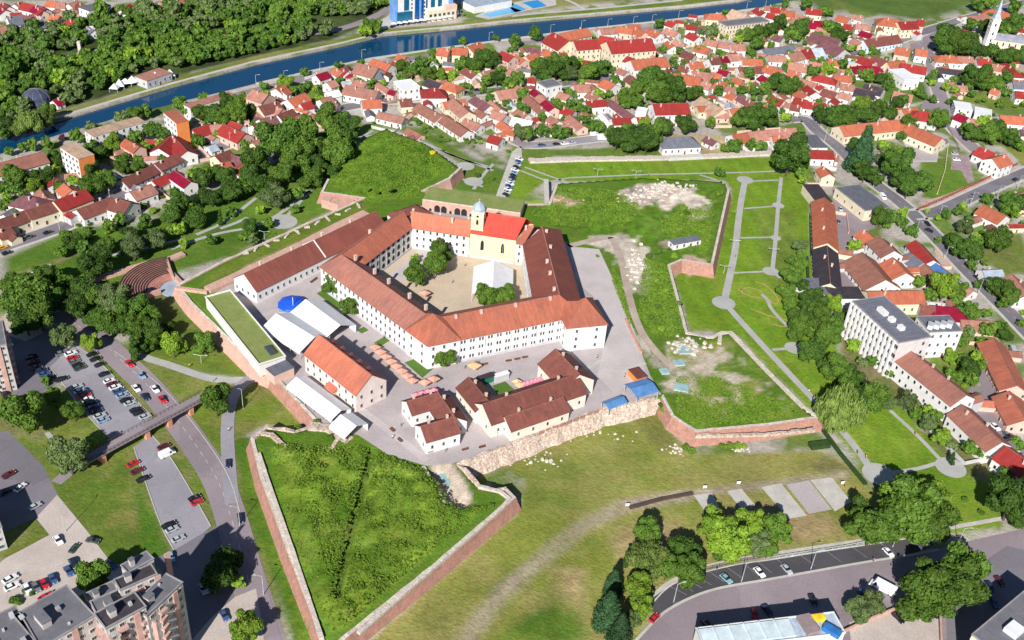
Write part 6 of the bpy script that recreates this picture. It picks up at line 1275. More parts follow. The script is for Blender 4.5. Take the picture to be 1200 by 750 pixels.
def tower_block(*a, **k):
    t, rz, L, W = _tb(*a, **k); h = a[1]; q = random.Random(int(h * L))
    for i in range(int(L * W / 45)):
        b = MB(); s_ = q.uniform(.5, 1.3); x, y = q.uniform(-.42, .42) * L, q.uniform(-.36, .36) * W; b.box(x, y, h + .06, h + q.uniform(.5, 1.6), s_, s_ * q.uniform(.8, 2)); obj('roof_vent', b, q.choice((M_KERB, WALL['g'], M_METAL)), t)
    b = MB(); b.box(-L * .2, 0, h + .06, h + 2.3, L * .16, W * .34); b.box(-L * .2, 0, h + 2.3, h + 2.5, L * .18, W * .38, 0, 1); obj('lift_housing', b, [WALL['a'], ROOF['asph']], t)
    return t, rz, L, W
tower_block([(-75,420),(7.3,404),(-6,380),(-75,388)], 20, 'tall pale apartment slab at the left edge above the car park', 7)
tower_block([(-60,640),(2,618),(-4,570),(-60,590)], 9, 'grey low block at the left edge below the shaded yard', 3, wall='g', stripe=False)
tower_block([(-30,800),(48,761),(10,716),(-70,750)], 24, 'grey roofed apartment block in the lower left corner', 8)
tower_block([(48,760),(111,722),(82,684),(5,728)], 24, 'apartment block with a stepped grey roof at the bottom edge', 8)
tower_block([(118,729),(170,706),(160,690),(100,700)], 25.5, 'middle apartment block between the two stepped roofs', 8, roofm='asph')
tower_block([(124,737),(171,711),(160,694),(112,718)], 28, 'dark roofed top of the middle apartment block', 9, roofm='dark')
tower_block([(141,692),(184,673),(176,657),(135,684)], 28, 'dark roofed rear part of the apartment group', 9, roofm='dark')
tower_block([(150,672),(180,655),(173,645),(143,663)], 26, 'grey roofed rear corner of the apartment group', 8)
tower_block([(172,722),(214,683),(200,667),(160,706)], 26, 'grey roofed end block facing the shaded street', 8)
tower_block([(108,713),(142,697),(136,676),(113,694)], 22, 'lower grey linking block with rooftop lights', 7)
# bottom glass hall and the grey roof on the right
t, rz, L_, W_ = flat([(826,762),(990,742),(972,716),(851,735)], 9, 'lblue', 'w', label='hall with a translucent white panelled roof at the bottom edge', rows=0, par=.4, name='hall', cat='hall')
GP = mat('milky glass roof', (.62, .72, .76), rough=.25, spec=.6, var=.12, scale=.2)
for i in range(6): b = MB(); b.box(-L_ / 2 + L_ * .66 * (i + .5) / 6, 0, 9.1, 9.7, L_ * .66 / 6 - .3, W_ - 1.5); b.box(-L_ / 2 + L_ * .66 * i / 6, 0, 9.1, 10.0, .3, W_ - 1); obj('roof_panel', b, GP, t)
b = MB(); b.box(L_ * .27, 0, 9.06, 10.6, 4, W_ - 1, .1); obj('roof_duct', b, mat('brown duct', (.28, .22, .22)), t); b = MB(); b.box(L_ * .36, 2, 9.06, 10.4, 4, 2); obj('yellow_unit', b, mat('yellow plastic', (.85, .62, .03)), t); b = MB(); b.box(L_ * .41, -3, 9.06, 10.6, 2.5, 5, .7); obj('blue_unit', b, mat('blue machine', (.03, .16, .45)), t)
t, rz, L_, W_ = flat([(1139,744),(1205,689),(1290,720),(1240,800)], 13, 'asph', 'c', label='building with a flat dark grey roof in the lower right corner', rows=3, par=.5, name='hall', cat='hall')
b = MB(); b.box(-4, 4, 13.06, 14.6, 5, 4); obj('roof_hatch', b, ROOF['white'], t)
# ================================================================== vehicles
for a in ((108,415,'k'),(112,420.5,'k'),(117,427,'k'),(122.5,438,'k'),(128,446,'w'),(131.6,450,'d'),(135,453.5,'w'),(139,458,'b'),(143,463,'B'),(147.5,468.5,'k'),(152.5,472,'s'),(159,480,'k'),(162.5,483.5,'k'),(170,488,'s'),
          (90,453,'s'),(94,458,'w'),(97,461,'b'),(99.5,464,'r'),(102,467.5,'w'),(105.5,472,'n'),(109,477,'b'),(113,482,'k'),(117,487,'s'),(121,492,'B'),(83,414,'w'),(85,419.5,'r'),(87,423.5,'g'),(91,427.5,'k'),(93.5,431,'e'),(72.5,444,'k')): car(a[0], a[1], -20, a[2])
for a in ((37,418,'k'),(40,424,'d'),(43,430,'g'),(48,434,'n'),(52,438,'b'),(56,442,'n'),(61,446,'k'),(72,414,'g')): car(a[0], a[1], -15, a[2])
for a in ((166,440,'B',48),(159.5,455,'w',50),(170,465,'n',50),(181.6,456,'w',50),(190.5,468,'r',52),(152,426,'r',45)): car(*a[:2], a[3], a[2], state='moving')
for a in ((156,543,'r'),(161,551.6,'d'),(168,561,'k'),(191.6,523,'d'),(228,583,'k'),(231,588,'r'),(198,615,'k'),(201.6,620,'s'),(209,631,'s')): car(a[0], a[1], -25, a[2])
car(196, 532, -25, 'w', 'van')
for a in ((267.5,543,'n',85),(281.6,607,'n',80),(200.6,652.5,'B',70),(238,690,'s',60),(244,687,'B',60),(263,721,'b',60),(68,633,'w',55),(87,642,'e',-50),(86,660,'n',60),(80.5,669,'b',55),(109,633,'e',10),(62,678,'b',60),(52,684,'r',60),(42,688,'g',60),(32,690,'w',60),(12,678,'w',-30),(14,687,'w',-25),(54,699,'r',-30),(24,571,'w',-40),(41,593,'s',-30),(10,556,'d',-30),(129,662,'b',20),(6,463,'k',60),(11.6,402,'w',60),(3,452,'g',60),(6,576,'n',-30),
          (851,678,'t',42),(890,670.5,'w',48),(922,667,'s',48),(1041,647,'w',45),(1013,695,'b',30),(1160,687,'n',60),(1165,706,'b',60),(1172,681,'d',50),(1053,724,'k',45),(1093,721,'k',8),(1135,648,'n',20),(1087,262,'k',45),(1089,270,'k',20),(1145,325,'k',45),(1190,418,'w',50),(1158,430,'w',60),
          (1157,427,'s',60),(1121,187,'w',5),(1119,180,'s',5),(1095,57,'k',80),(1097,62,'w',30),(985,245,'s',70),(983,260,'g',70),(3,290,'y',-20),(8,296,'k',-20),(30,279,'g',-20),(35,277,'k',-20),(56,272,'k',-20),(635,170,'b',-5),(652,168.5,'k',-5),(662,168,'w',-5),(671,167,'s',-5),(180,222,'g',-30),(213,190,'k',-25),(228,183,'w',-25),(277,163,'g',-25),(281,161,'k',-25),(325,146,'k',-20),(363,133,'w',-15),
          (985,63,'w',-20),(1030,54,'r',-22),(1070,42,'w',-22),(1105,32,'w',-22),(560,105,'k',-5),(1098,118,'w',60),(1107,130,'s',60),(1191,531,'k',20),(1180,510,'g',60),(1166,500,'w',40)): car(a[0], a[1], a[3], a[2])
for a in ((953,703,'k',62),(899,715,'n',50),(829,732,'k',45),(885,720,'r',80),(767,724,'r',-45)): car(a[0], a[1], a[3], a[2], state='moving')
car(1034, 689, 208, 'w', 'bus'); car(697, 157.5, -5, 'w', 'van'); car(708, 162, 0, 'w', 'bus'); car(1034.5, 231, 50, 'w', 'van'); car(1011, 245 - 8, 50, 'w', 'van'); car(1187, 412, 70, 's', 'van')
carrow(609,186,593,228,'wbskwBknswbwsk', 25, ZO)
for u, v, c in ((460,31,'k'),(15,236,'w'),(8,232,'s'),(3,238,'k'),(12,244,'w'),(21,240,'g'),(1190,210,'k'),(1140,228,'g')): car(u, v, -20, c)
# ================================================================== lamps and small things
for a in ((789.3,706,20,8.2),(868.7,682,20,8.2),(950,667,10,8.2),(1046,641,10,8.2),(1121.7,639.6,0,8.2),(285,479,180,9),(309,697,180,8),(281,616,180,8),(77,623,90,9.5)): lamp(a[0], a[1], a[2], a[3])
for a in ((1072,276,-60),(1099.3,257.3,-60),(1136.7,241.3,-60),(1106,306,-60),(1168,233,-60),(1192,222,-60),(1023,220,-30),(966,165,-30),(1146,345,-60),(1060,262,0),(70,269,-60),(130,240,-60),(270,172,-60),(305,160,-60),(375,83,0),(300,98,0),(333,93,0),(424,68,0),(573,47,0),(645,38,0),(681,33,0),(712,31,0),(742,28,0),(764,26,0),(795,21,0),(875,10,0),(897,7,0),(1080,49,0),(1128,250,0)): lamp(a[0], a[1], a[2], 8.5)
for u, v in ((236,426),(848,320),(860,290),(905,300),(960,480),(310,280),(745,208),(700,206)): lamp(u, v, 0, 3.8, True)
for nm, us in (('white', ((947,722,1.2),)),):
    pass
P = G(826, 183); 
def person(u, v, ca_, cb, zb=ZO, ang=0.0, walk=.25, look='person walking'):
    """standing or walking figure grown as one skin, hair and clothes as parts"""
    P = G(u, v, zb + .9); t = thing('person', look, 'person', (P.x, P.y, zb + .1), ang, 'people on foot')
    s = walk; V = [(0, 0, .95), (0, 0, 1.2), (0, 0, 1.42), (0, 0, 1.52), (0, 0.02, 1.66), (-.1, 0, .9), (-.11, s * .5, .5), (-.11, s * .9, .06), (-.11, s * .9 + .16, .03), (.1, 0, .9), (.11, -s * .35, .5), (.11, -s * .9, .08), (.11, -s * .9 + .16, .03), (-.19, 0, 1.4), (-.25, -.08, 1.13), (-.25, .02, .86), (.19, 0, 1.4), (.25, .08, 1.13), (.25, .12, .86)]
    Rr = [.14, .14, .12, .05, .10, .09, .06, .04, .035, .09, .06, .04, .035, .06, .045, .03, .06, .045, .03]
    E_ = [(0, 1), (1, 2), (2, 3), (3, 4), (0, 5), (5, 6), (6, 7), (7, 8), (0, 9), (9, 10), (10, 11), (11, 12), (2, 13), (13, 14), (14, 15), (2, 16), (16, 17), (17, 18)]
    me = bpy.data.meshes.new('body'); me.from_pydata(V, E_, []); o = link('body', me, t); md = o.modifiers.new('skin', 'SKIN')
    for i, sv in enumerate(me.skin_vertices[0].data): sv.radius = (Rr[i], Rr[i]); sv.use_root = i == 0
    o.modifiers.new('sub', 'SUBSURF').levels = 1; me.materials.append(mat('skin', (.55, .33, .24)))
    b = MB(); b.tube((0, 0, .92), (0, 0, 1.44), .175, .19, 10); b.tube((-.2, 0, 1.42), (-.27, -.09, 1.12), .075, .06, 8); b.tube((.2, 0, 1.42), (.27, .09, 1.12), .075, .06, 8); obj('shirt', b, mat('cloth %s' % ca_, CL[ca_]), t)
    b = MB(); b.tube((0, 0, .80), (0, 0, .98), .16, .17, 10); b.tube((-.1, 0, .9), (-.11, s * .5, .5), .1, .075, 8); b.tube((.1, 0, .9), (.11, -s * .35, .5), .1, .075, 8); b.tube((-.11, s * .5, .5), (-.11, s * .9, .1), .075, .055, 8); b.tube((.11, -s * .35, .5), (.11, -s * .9, .1), .075, .055, 8); obj('trousers', b, mat('cloth %s' % cb, CL[cb]), t)
    b = MB(); b.dome((0, 0, 1.68), .115, .11, 10, 4); obj('hair', b, mat('hair', (.05, .03, .02)), t)
CL = {'white': (.8, .8, .8), 'red': (.6, .04, .04), 'blue': (.05, .12, .35), 'black': (.02, .02, .025), 'grey': (.3, .3, .3), 'green': (.05, .2, .06), 'yellow': (.7, .5, .05)}
rp = random.Random(31)
for u, v, z in ((460,512,0),(470,498,0),(522,528,0),(540,516,0),(583,508,0),(600,503,0),(450,395,0),(430,445,0),(350,360,0),(393,372,0),(686,402,0),(700,418,0),(732,440,0),(545,430,0),(560,425,0),(480,380,0),(590,392,0),(475,543,0),(948,458,ZO),(940,447,ZO),(1015,535,ZO),(1005,530,ZO),(867,280,ZO),(862,300,ZO),(1073,508,ZO),(268,503,ZO),(222,428,ZO),(250,445,ZO),(300,250,ZO),(760,204,ZO),(716,196,ZO),(960,478,ZO),(505,300,0),(530,330,0),(545,310,0),(370,300,0),(400,290,0),(1024,656,ZO),(840,668,ZO),(1066,250,ZO),(640,445,0),(655,455,0),(990,568,ZO)):
    a_, b_ = rp.choice(list(CL)), rp.choice(['blue', 'black', 'grey']); person(u, v, a_, b_, z, rp.uniform(0, 6.28), rp.uniform(.1, .35), f'person in a {a_} top and {b_} trousers')
# ================================================================== trees   u v r kind
TD = '''
33 347 26 d;46 368 19 d;50 325 13 d;86 286 9 n;180 281 16 g;155 291 18 g;112 307 18 n;152 274 11 n;140 256 9 d;127 265 7 d;200 251 14 n;228 254 17 n;258 256 8 t;294 268 12 n;210 269 10 l;238 209 15 n;273 219 17 n
300 187 21 n;328 168 20 n;355 163 21 d;370 168 18 n;392 159 17 d;382 137 13 d;350 178 19 d;367 208 17 d;330 202 17 d;308 215 19 n;283 218 15 d;267 226 15 n;322 229 17 g;247 230 15 n;210 238 15 n;242 205 13 l;227 202 9 l;396 178 17 d;340 189 15 d;388 203 11 n;348 229 9 d;315 230 14 n;368 186 15 n;405 165 14 n;408 150 12 n;400 140 9 n;262 207 13 n;290 203 14 n
15 208 13 d;40 218 11 l;50 208 10 d;66 190 11 n;106 218 18 d;122 213 15 d;142 195 11 d;162 195 11 d;17 220 10 n;63 183 11 n;50 205 13 n;107 200 12 n;133 168 12 l;143 185 11 d;177 152 13 n;192 157 9 n;107 148 8 g;142 137 8 g;158 132 9 d;38 170 7 d;27 173 6 d;10 178 6 d;55 170 7 d;90 160 9 d;73 161 5 u;108 175 10 n;117 181 11 n;158 162 9 d;3 220 10 n;170 131 7 d;250 133 13 n;237 132 11 d;260 139 11 d;278 135 12 d;287 130 9 n;255 158 5 l;232 165 9 n;288 173 6 d;25 240 5 l;90 240 5 l
335 96 9 l;310 100 5 d;357 84 5 d;282 118 8 l;238 115 6 d;211 121 7 d;265 122 9 n;250 124 8 n;294 126 7 n;220 128 8 d
33 141 16 w;50 136 10 w;8 143 13 n;58 131 8 d;2 156 9 n;20 150 9 w
507 62 5 d;581 44 4 n;472 78 8 d;493 75 7 n;503 87 9 d;517 88 8 l;567 67 12 n;550 72 9 n;576 71 10 n;570 95 7 d;583 93 8 n;587 85 6 n;548 100 5 d;530 90 6 l;542 48 5 d;420 97 6 d;433 101 5 d;433 30 8 d;427 36 7 l;442 32 6 d;533 60 5 d;484 82 7 n;540 75 7 d;558 78 8 d;585 76 7 c;594 96 6 d
627 42 7 n;603 48 7 n;633 75 13 d;645 80 13 n;655 77 12 d;672 72 9 n;670 85 9 g;632 86 5 c;688 85 11 d;702 80 10 n;708 77 7 n;607 93 9 d;640 90 8 n;757 95 14 n;773 95 12 n;767 107 12 d;792 108 13 n;733 113 11 d;745 118 10 d;703 110 6 l;727 97 5 n;773 27 6 n;788 71 4 n;613 110 7 d;667 110 5 d;692 44 4 l;797 60 5 n;771 62 3 n;784 100 10 n;778 114 9 d;748 105 8 d;660 86 8 n;695 77 7 n
723 162 13 n;747 163 16 n;758 168 12 n;778 148 12 n;768 155 9 d;755 147 8 l;702 148 8 d;695 150 7 n;635 153 8 n;652 155 8 n;662 155 7 n;612 157 9 g;618 158 8 d;735 150 8 d;718 158 9 d;805 146 11 n;736 172 9 n;768 165 9 n;800 140 8 n
880 138 13 n;893 137 13 n;868 140 10 d;902 136 10 d;832 145 6 d;907 122 6 n;921 138 6 l;926 184 20 n;918 178 13 n;936 190 12 d;862 170 8 n;880 171 6 n;892 170 7 d;850 174 5 d;938 153 4 d;843 201 6 n;810 110 9 d;940 211 5 l;923 102 10 n;905 143 8 n;886 146 9 n
903 32 10 n;890 36 9 n;880 40 8 d;913 29 8 n;937 32 11 n;930 42 7 d;888 51 7 n;977 33 8 n;983 42 9 n;970 35 7 d;850 17 5 n;833 38 7 g;822 38 4 n;880 60 4 n;988 75 6 n;970 82 8 l;953 85 7 n;907 97 9 n;922 104 9 n;933 102 8 n;877 88 7 n;817 60 4 d;815 106 9 n;870 105 7 n;883 107 6 n;842 107 5 n;870 115 4 d;903 117 5 n;920 5 4 n;945 5 7 n;970 13 6 d;958 42 6 n;868 42 6 d;895 104 6 d;866 46 5 l
1113 43 13 n;1107 51 12 n;1122 55 12 d;1137 53 11 n;1148 57 10 n;1128 48 10 n;1138 31 6 n;1155 31 8 n;1190 27 11 n;1180 31 9 n;1177 37 7 d;1177 66 9 n;1188 66 8 d;1162 60 7 n;1198 66 7 n;1017 88 7 d;1032 90 8 n;1040 91 5 d;1007 86 5 d;1143 93 12 n;1153 96 10 d;1133 91 8 n;1167 98 9 d;1180 91 7 n;1117 95 5 d;1053 120 8 n;1032 122 7 d;1093 117 4 n;1180 107 5 d;1145 5 7 n;1158 5 7 d;1188 11 7 n;1108 74 4 d;1170 104 6 n;1160 20 5 n;1135 102 5 n
1012 132 11 n;1030 126 9 d;1042 134 8 n;1003 133 9 n;1057 118 7 n;1020 138 8 n;1010 122 9 l;974 133 12 n;990 128 10 n;963 137 9 n;980 143 9 n;996 142 8 d;1064 147 10 d;1058 158 6 n;1100 142 10 d;1010 181 18 c;1006 172 11 n;1015 199 13 n;1050 196 15 n;1042 183 12 g;1075 212 13 n;1058 208 13 n;1050 177 8 l;1064 222 10 n;1035 172 6 l;1153 144 7 l;1143 155 10 n;1160 158 10 d;1177 155 11 n;1187 163 8 n;1133 152 7 d;1168 150 8 n;1196 170 6 d;1028 208 9 d
1085 216 8 n;1033 255 10 d;1043 252 8 n;1055 260 5 d;1065 271 5 n;1002 289 7 l;1117 278 11 n;1125 288 12 n;1140 294 13 n;1132 264 9 g;1170 280 14 d;1158 278 9 n;1128 245 5 l;1108 252 5 n;1158 232 6 n;1180 238 9 n;1193 238 10 n;1107 337 15 l;1122 341 9 d;1076 332 7 d;1168 334 12 n;1182 343 11 d;1090 345 8 d;1186 246 8 d;1144 284 8 d;1040 262 5 d
1103 397 10 n;1123 398 9 d;1117 418 9 l;1137 433 12 n;1138 446 7 d;1178 390 9 n;1157 387 8 d;1135 388 6 g;1127 368 8 n;1138 365 9 d;1160 365 4 l;1120 353 7 d;1183 352 9 d;1128 425 9 d;1125 440 7 d
938 386 13 d;951 413 13 n;971 393 14 d;978 380 12 n;963 377 12 d;984 434 17 d;1001 405 7 l;976 424 14 n;1022 461 19 d;1006 467 16 n;984 481 25 w;1062 471 10 g;1087 497 9 g;1103 512 9 l;1095 489 8 d;1022 423 7 n;1042 437 5 d;1136 527 8 d;1151 532 7 d;1191 522 8 d;1115 538 5 s;1000 440 12 n;1040 470 9 g;1075 485 8 d;960 400 10 n;995 455 14 d;1072 474 6 g;1086 484 7 l;1115 520 7 g;1140 518 5 l
938 287 9 g;928 322 13 d;938 309 9 d;923 342 11 d;943 332 10 n;958 352 12 n;976 358 10 l;958 364 13 d;945 358 10 n;925 357 9 d;938 300 6 d;930 305 7 n;948 370 9 n;933 372 9 d;1009 196 9 n;938 205 6 d;985 372 9 d;1000 388 8 n
28 485 23 d;86 482 12 d;61 467 11 d;76 398 13 g;106 403 10 l;81 536 21 g;53 446 5 d;110 520 6 l;157 410 12 t;163 405 11 n;203 405 14 l;241 404 12 d;253 471 18 d;177 396 14 d;162 386 14 d;142 380 14 n;127 375 14 d;112 370 13 n;90 360 13 n;105 352 13 d;120 347 13 g;140 357 15 g;155 365 15 n;175 372 12 d;58 322 13 n;76 332 10 d;106 343 14 n;89 352 13 n;190 385 11 n;30 375 17 n;60 355 14 n;18 335 14 d;96 338 12 n;135 366 12 g;168 360 9 n
111 680 16 d;256 672 19 n;279 684 6 l;286 733 16 l;265 655 14 n;15 703 6 b;30 692 5 b;38 694 5 b;22 706 5 b;105 672 8 d
757 626 14 d;762 650 20 w;803 645 15 n;808 670 16 d;719 683 13 c;714 713 21 c;749 688 15 l;752 713 11 l;742 726 10 g;727 738 14 c;838 618 17 l;853 634 18 l;871 617 15 l;891 634 13 g;880 612 12 l;910 623 15 d;1024 616 23 d;1077 596 29 d;1062 581 19 l;1093 614 19 d;1186 586 21 n;1115 680 29 d;1087 698 23 d;1128 670 21 d;1022 708 11 g;1006 715 11 g;735 655 9 t;781 668 12 d;790 658 10 n;1200 600 14 n;1180 560 8 n;845 640 12 d;900 645 9 d;1010 600 12 d;1100 580 14 l
843 440 1 b;1055 215 6 n;860 247 5 L;1130 585 4 b;1150 600 4 b;1010 425 6 g;955 240 3 d;952 258 3 d;928 262 4 b;930 350 5 L;448 174 3 b;1150 400 5 d;1115 440 6 d;1130 452 5 L;1145 462 5 b
'''
TI = '''232 262 9 d -5;248 282 8 n -5;285 277 7 d -5;296 283 8 g -5;270 247 8 n -5;222 243 9 d -5;315 262 8 d -5;195 272 10 d -5;215 285 7 l -5;170 262 9 n -5;126 287 10 d -5;345 245 7 d -5;305 246 7 l -5;98 292 8 n -5;72 296 7 d -5;515 293 13 d 0;509 313 14 d 0;487.5 323 13 d 0;568 348 12 d 0;591 347 12 d 0;391 335 11 d 0;409 356 12 d 0;521 418 12 d 0;392 321 7 d 0;486 304 5 l 0;453 157 5 y -5;471 177 5 y 0;508 179 5 y 0;519 176 3 b -5;492 168 3 b -5;560 205 5 b -5;576 209 5 b -5;431 222 4 L 2;457 222 6 L 3;441 225 5 L 2;500 226 4 L 2
843 226 7 L 0;833 222 6 b 0;801 243 7 L 0;805 250 6 b 0;770 295 6 b 0;790 300 6 L 0;810 292 6 b 0;760 300 6 b 0;775 310 5 L 0;769 328 6 L 0;780 340 5 L 0;772 360 5 b 0;790 370 6 b 0;775 385 6 L 0;752 350 5 b 0;762 372 5 b 0;795 355 5 b 0;780 480 8 L -3;776 474 6 b -2;700 300 3 b 0;820 300 4 b 0;690 233 5 b 0;700 245 5 b 0;372 494 5 b 0;350 500 6 b -3;387 512 5 b 0;400 528 5 L 0;430 560 4 b 0;360 555 5 b 0;350 600 4 b 0;455 650 4 L 0;545 600 4 b 0;575 592 4 b 0;520 625 4 b 0;660 238 4 L 0;804 524 7 L -5;811 528 7 L -5;847 523 7 L -5;856 522 7 L -5;865 522 7 L -5;872 523 5 L -5;840 470 2 b 0;870 480 2 L 0;905 470 2 b 0;820 488 3 L 0;930 482 2 b 0'''
for e in (TD + TI).replace('\n', ';').split(';'):
    q = e.split()
    if len(q) >= 4: tree(float(q[0]), float(q[1]), float(q[2]), q[3], float(q[4]) if len(q) > 4 else None)
# outbuildings in the back yards
gr_ = random.Random(77)
_occ0 = [(t[0].location.x, t[0].location.y) for t in THINGS if t[2] in ('house', 'school', 'church', 'hotel')]
_roads = [P2(q) for q in ([(0,290),(40,277),(83,262),(110,247),(143,227),(170,209),(200,192),(250,175),(300,157),(345,142),(385,130),(430,121),(480,116),(560,108),(640,100),(700,93),(790,84),(860,79),(940,72),(984,66),(1052,48),(1120,24),(1200,5)], [(550,121),(575,140),(602,166)], [(1092,46),(1095,92),(1111,143),(1146,178)], [(925,140),(958,155),(1022,213),(1083,264),(1138,322),(1210,395)])]
def _clear(x, y, dh, dr): return all((x - a) ** 2 + (y - b_) ** 2 > dh * dh for a, b_ in _occ0) and all(segd(r_, np.array([x]), np.array([y]), False)[0] > dr for r_ in _roads)
for px, cnt in (([(600,62),(800,62),(980,92),(960,130),(800,135),(620,150),(560,125)], 46), ([(790,22),(1000,28),(1000,112),(820,112)], 40), ([(385,85),(600,62),(600,112),(420,116)], 22), ([(1100,62),(1200,66),(1200,110),(1120,100)], 12), ([(0,225),(60,215),(200,165),(330,120),(330,135),(200,185),(100,235)], 16), ([(1150,240),(1200,240),(1200,340),(1150,320)], 5)):
    Q = gp(px); PP = [(p.x, p.y) for p in Q]; xs2 = [p.x for p in Q]; ys2 = [p.y for p in Q]; k = 0
    for _ in range(cnt * 40):
        if k >= cnt: break
        x = gr_.uniform(min(xs2), max(xs2)); y = gr_.uniform(min(ys2), max(ys2))
        if not inside(PP, np.array([x]), np.array([y]))[0] or not _clear(x, y, 8.5, 8): continue
        _occ0.append((x, y)); k += 1; L_, W_, h_ = gr_.uniform(5, 10), gr_.uniform(3.6, 5.5), gr_.uniform(2.2, 3.2); rf = gr_.choice(('pink', 'old', 'grey', 'orange', 'brown', 'tan', 'lblue', 'red')); wl_ = gr_.choice('wcpg')
        t = thing('outbuilding', f'little {RN_[rf]} {WN_[wl_]} outbuilding', 'shed', (x, y, ZO), gr_.choice((0.2, 0.35, -.1, 1.8, 1.9, 1.5)), 'houses of the town round the fortress')
        gable_parts(t, L_, W_, h_, W_ * .24, ROOF[rf], WALL[wl_], 0, over=.25, dep=.12); place_win(t, DOOR, 0, -W_ / 2 - .03, 0.02, 1.1, 1.9, 0, 'door')
occ_more = _occ0
# gardens between the houses: small trees and shrubs where nothing else stands
occ = [(t[0].location.x, t[0].location.y, 7.0) for t in THINGS if t[2] in ('house', 'school', 'church')]
gr_ = random.Random(21)
def scatter(px, n, kinds, rmin, rmax, avoid=True):
    Q = gp(px); xs_ = [p.x for p in Q]; ys_ = [p.y for p in Q]; PP = [(p.x, p.y) for p in Q]; k = 0; tries = 0
    while k < n and tries < n * 30:
        tries += 1; x = gr_.uniform(min(xs_), max(xs_)); y = gr_.uniform(min(ys_), max(ys_))
        if not inside(PP, np.array([x]), np.array([y]))[0]: continue
        if avoid and any((x - a) ** 2 + (y - b_) ** 2 < c ** 2 for a, b_, c in occ): continue
        r = gr_.uniform(rmin, rmax); TREES.append((x, y, ZO, r, gr_.choice(kinds))); k += 1
for _q, _n in (([(600,60),(800,60),(980,90),(960,130),(840,150),(620,150),(560,125)], 130), ([(800,20),(1000,30),(1000,110),(820,110)], 90), ([(380,80),(600,60),(600,115),(420,118)], 50), ([(1000,60),(1200,60),(1200,175),(1120,170),(1040,120)], 60), ([(0,200),(120,190),(300,120),(400,95),(420,118),(330,140),(150,215),(0,262)], 90), ([(560,125),(700,110),(700,150),(610,150)], 30)): scatter(_q, _n, 'dnndl', 1.7, 3.4)
scatter([(1035,250),(1070,280),(1200,400),(1200,240),(1110,250)], 30, 'dnl', 1.6, 3.2); scatter([(1090,350),(1180,380),(1150,440),(1120,440)], 14, 'dnl', 1.6, 3)
scatter([(600,60),(800,60),(980,90),(960,130),(840,150),(620,150),(560,125)], 60, 'bbLb', 1.2, 2.6)
scatter([(800,20),(1000,30),(1000,110),(820,110)], 40, 'bbL', 1.2, 2.6); scatter([(380,80),(600,60),(600,115),(420,118)], 28, 'bbL', 1.2, 2.4)
scatter([(1100,60),(1200,70),(1200,175),(1120,170)], 26, 'bbL', 1.2, 2.6); scatter([(60,270),(200,205),(230,225),(160,262),(100,285)], 34, 'bbLb', 1.2, 3.0); scatter([(420,140),(500,165),(600,180),(560,160),(490,140)], 36, 'bbL', 1.0, 2.4)
# the wood across the river
fp = P2([(-260,140),(-60,66),(0,44),(40,36),(100,28),(140,20),(240,0),(330,-16),(480,-34),(466,0),(452,20),(430,30),(400,38),(300,63),(200,84),(130,104),(70,128),(0,148),(-150,200)])
clear = [P2([(40,68),(95,56),(130,52),(165,48),(168,53),(125,60),(120,66),(80,70),(45,72)]), P2([(150,92),(160,84),(206,78),(206,88),(178,100),(130,112),(128,106)]), P2([(355,22),(425,20),(462,6),(462,34),(392,40),(370,36)]), P2([(30,108),(58,108),(60,146),(30,146)]), P2([(56,112),(80,110),(80,138),(58,138)]), P2([(254,36),(272,36),(272,46),(254,46)]), P2([(334,18),(352,18),(352,26),(334,26)]), P2([(228,45),(330,24),(350,24),(350,28),(265,45),(230,50)]), P2([(100,34),(114,34),(114,60),(102,58)])]
pos = []; xs_ = [p[0] for p in fp]; ys_ = [p[1] for p in fp]; fr = random.Random(8); pts = []
for _ in range(26000):
    x = fr.uniform(min(xs_), max(xs_)); y = fr.uniform(min(ys_), max(ys_))
    if x < -560: continue
    pts.append((x, y))
ax = np.array(pts); ok = inside(fp, ax[:, 0], ax[:, 1])
for c in clear: ok &= ~inside(c, ax[:, 0], ax[:, 1])
ax = ax[ok]; grid = {}
for x, y in ax:
    r = fr.choice((fr.uniform(2.8, 4.5), fr.uniform(4, 7.2))); d = r * 1.36; i, j = int(x // 9), int(y // 9)
    if any((x - a) ** 2 + (y - b_) ** 2 < d * d for di in (-1, 0, 1) for dj in (-1, 0, 1) for a, b_ in grid.get((i + di, j + dj), ())): continue
    grid.setdefault((i, j), []).append((x, y)); n1 = vn(np.array([x]), np.array([y]), 30, 2)[0]
    pos.append((x, y, ZO, r, (0 if n1 < .35 else (1 if n1 > .55 and fr.random() < .6 else (2 if fr.random() < .7 else 0))) if fr.random() > .05 else 3))
print('forest', len(pos)); forest(pos); build_trees()
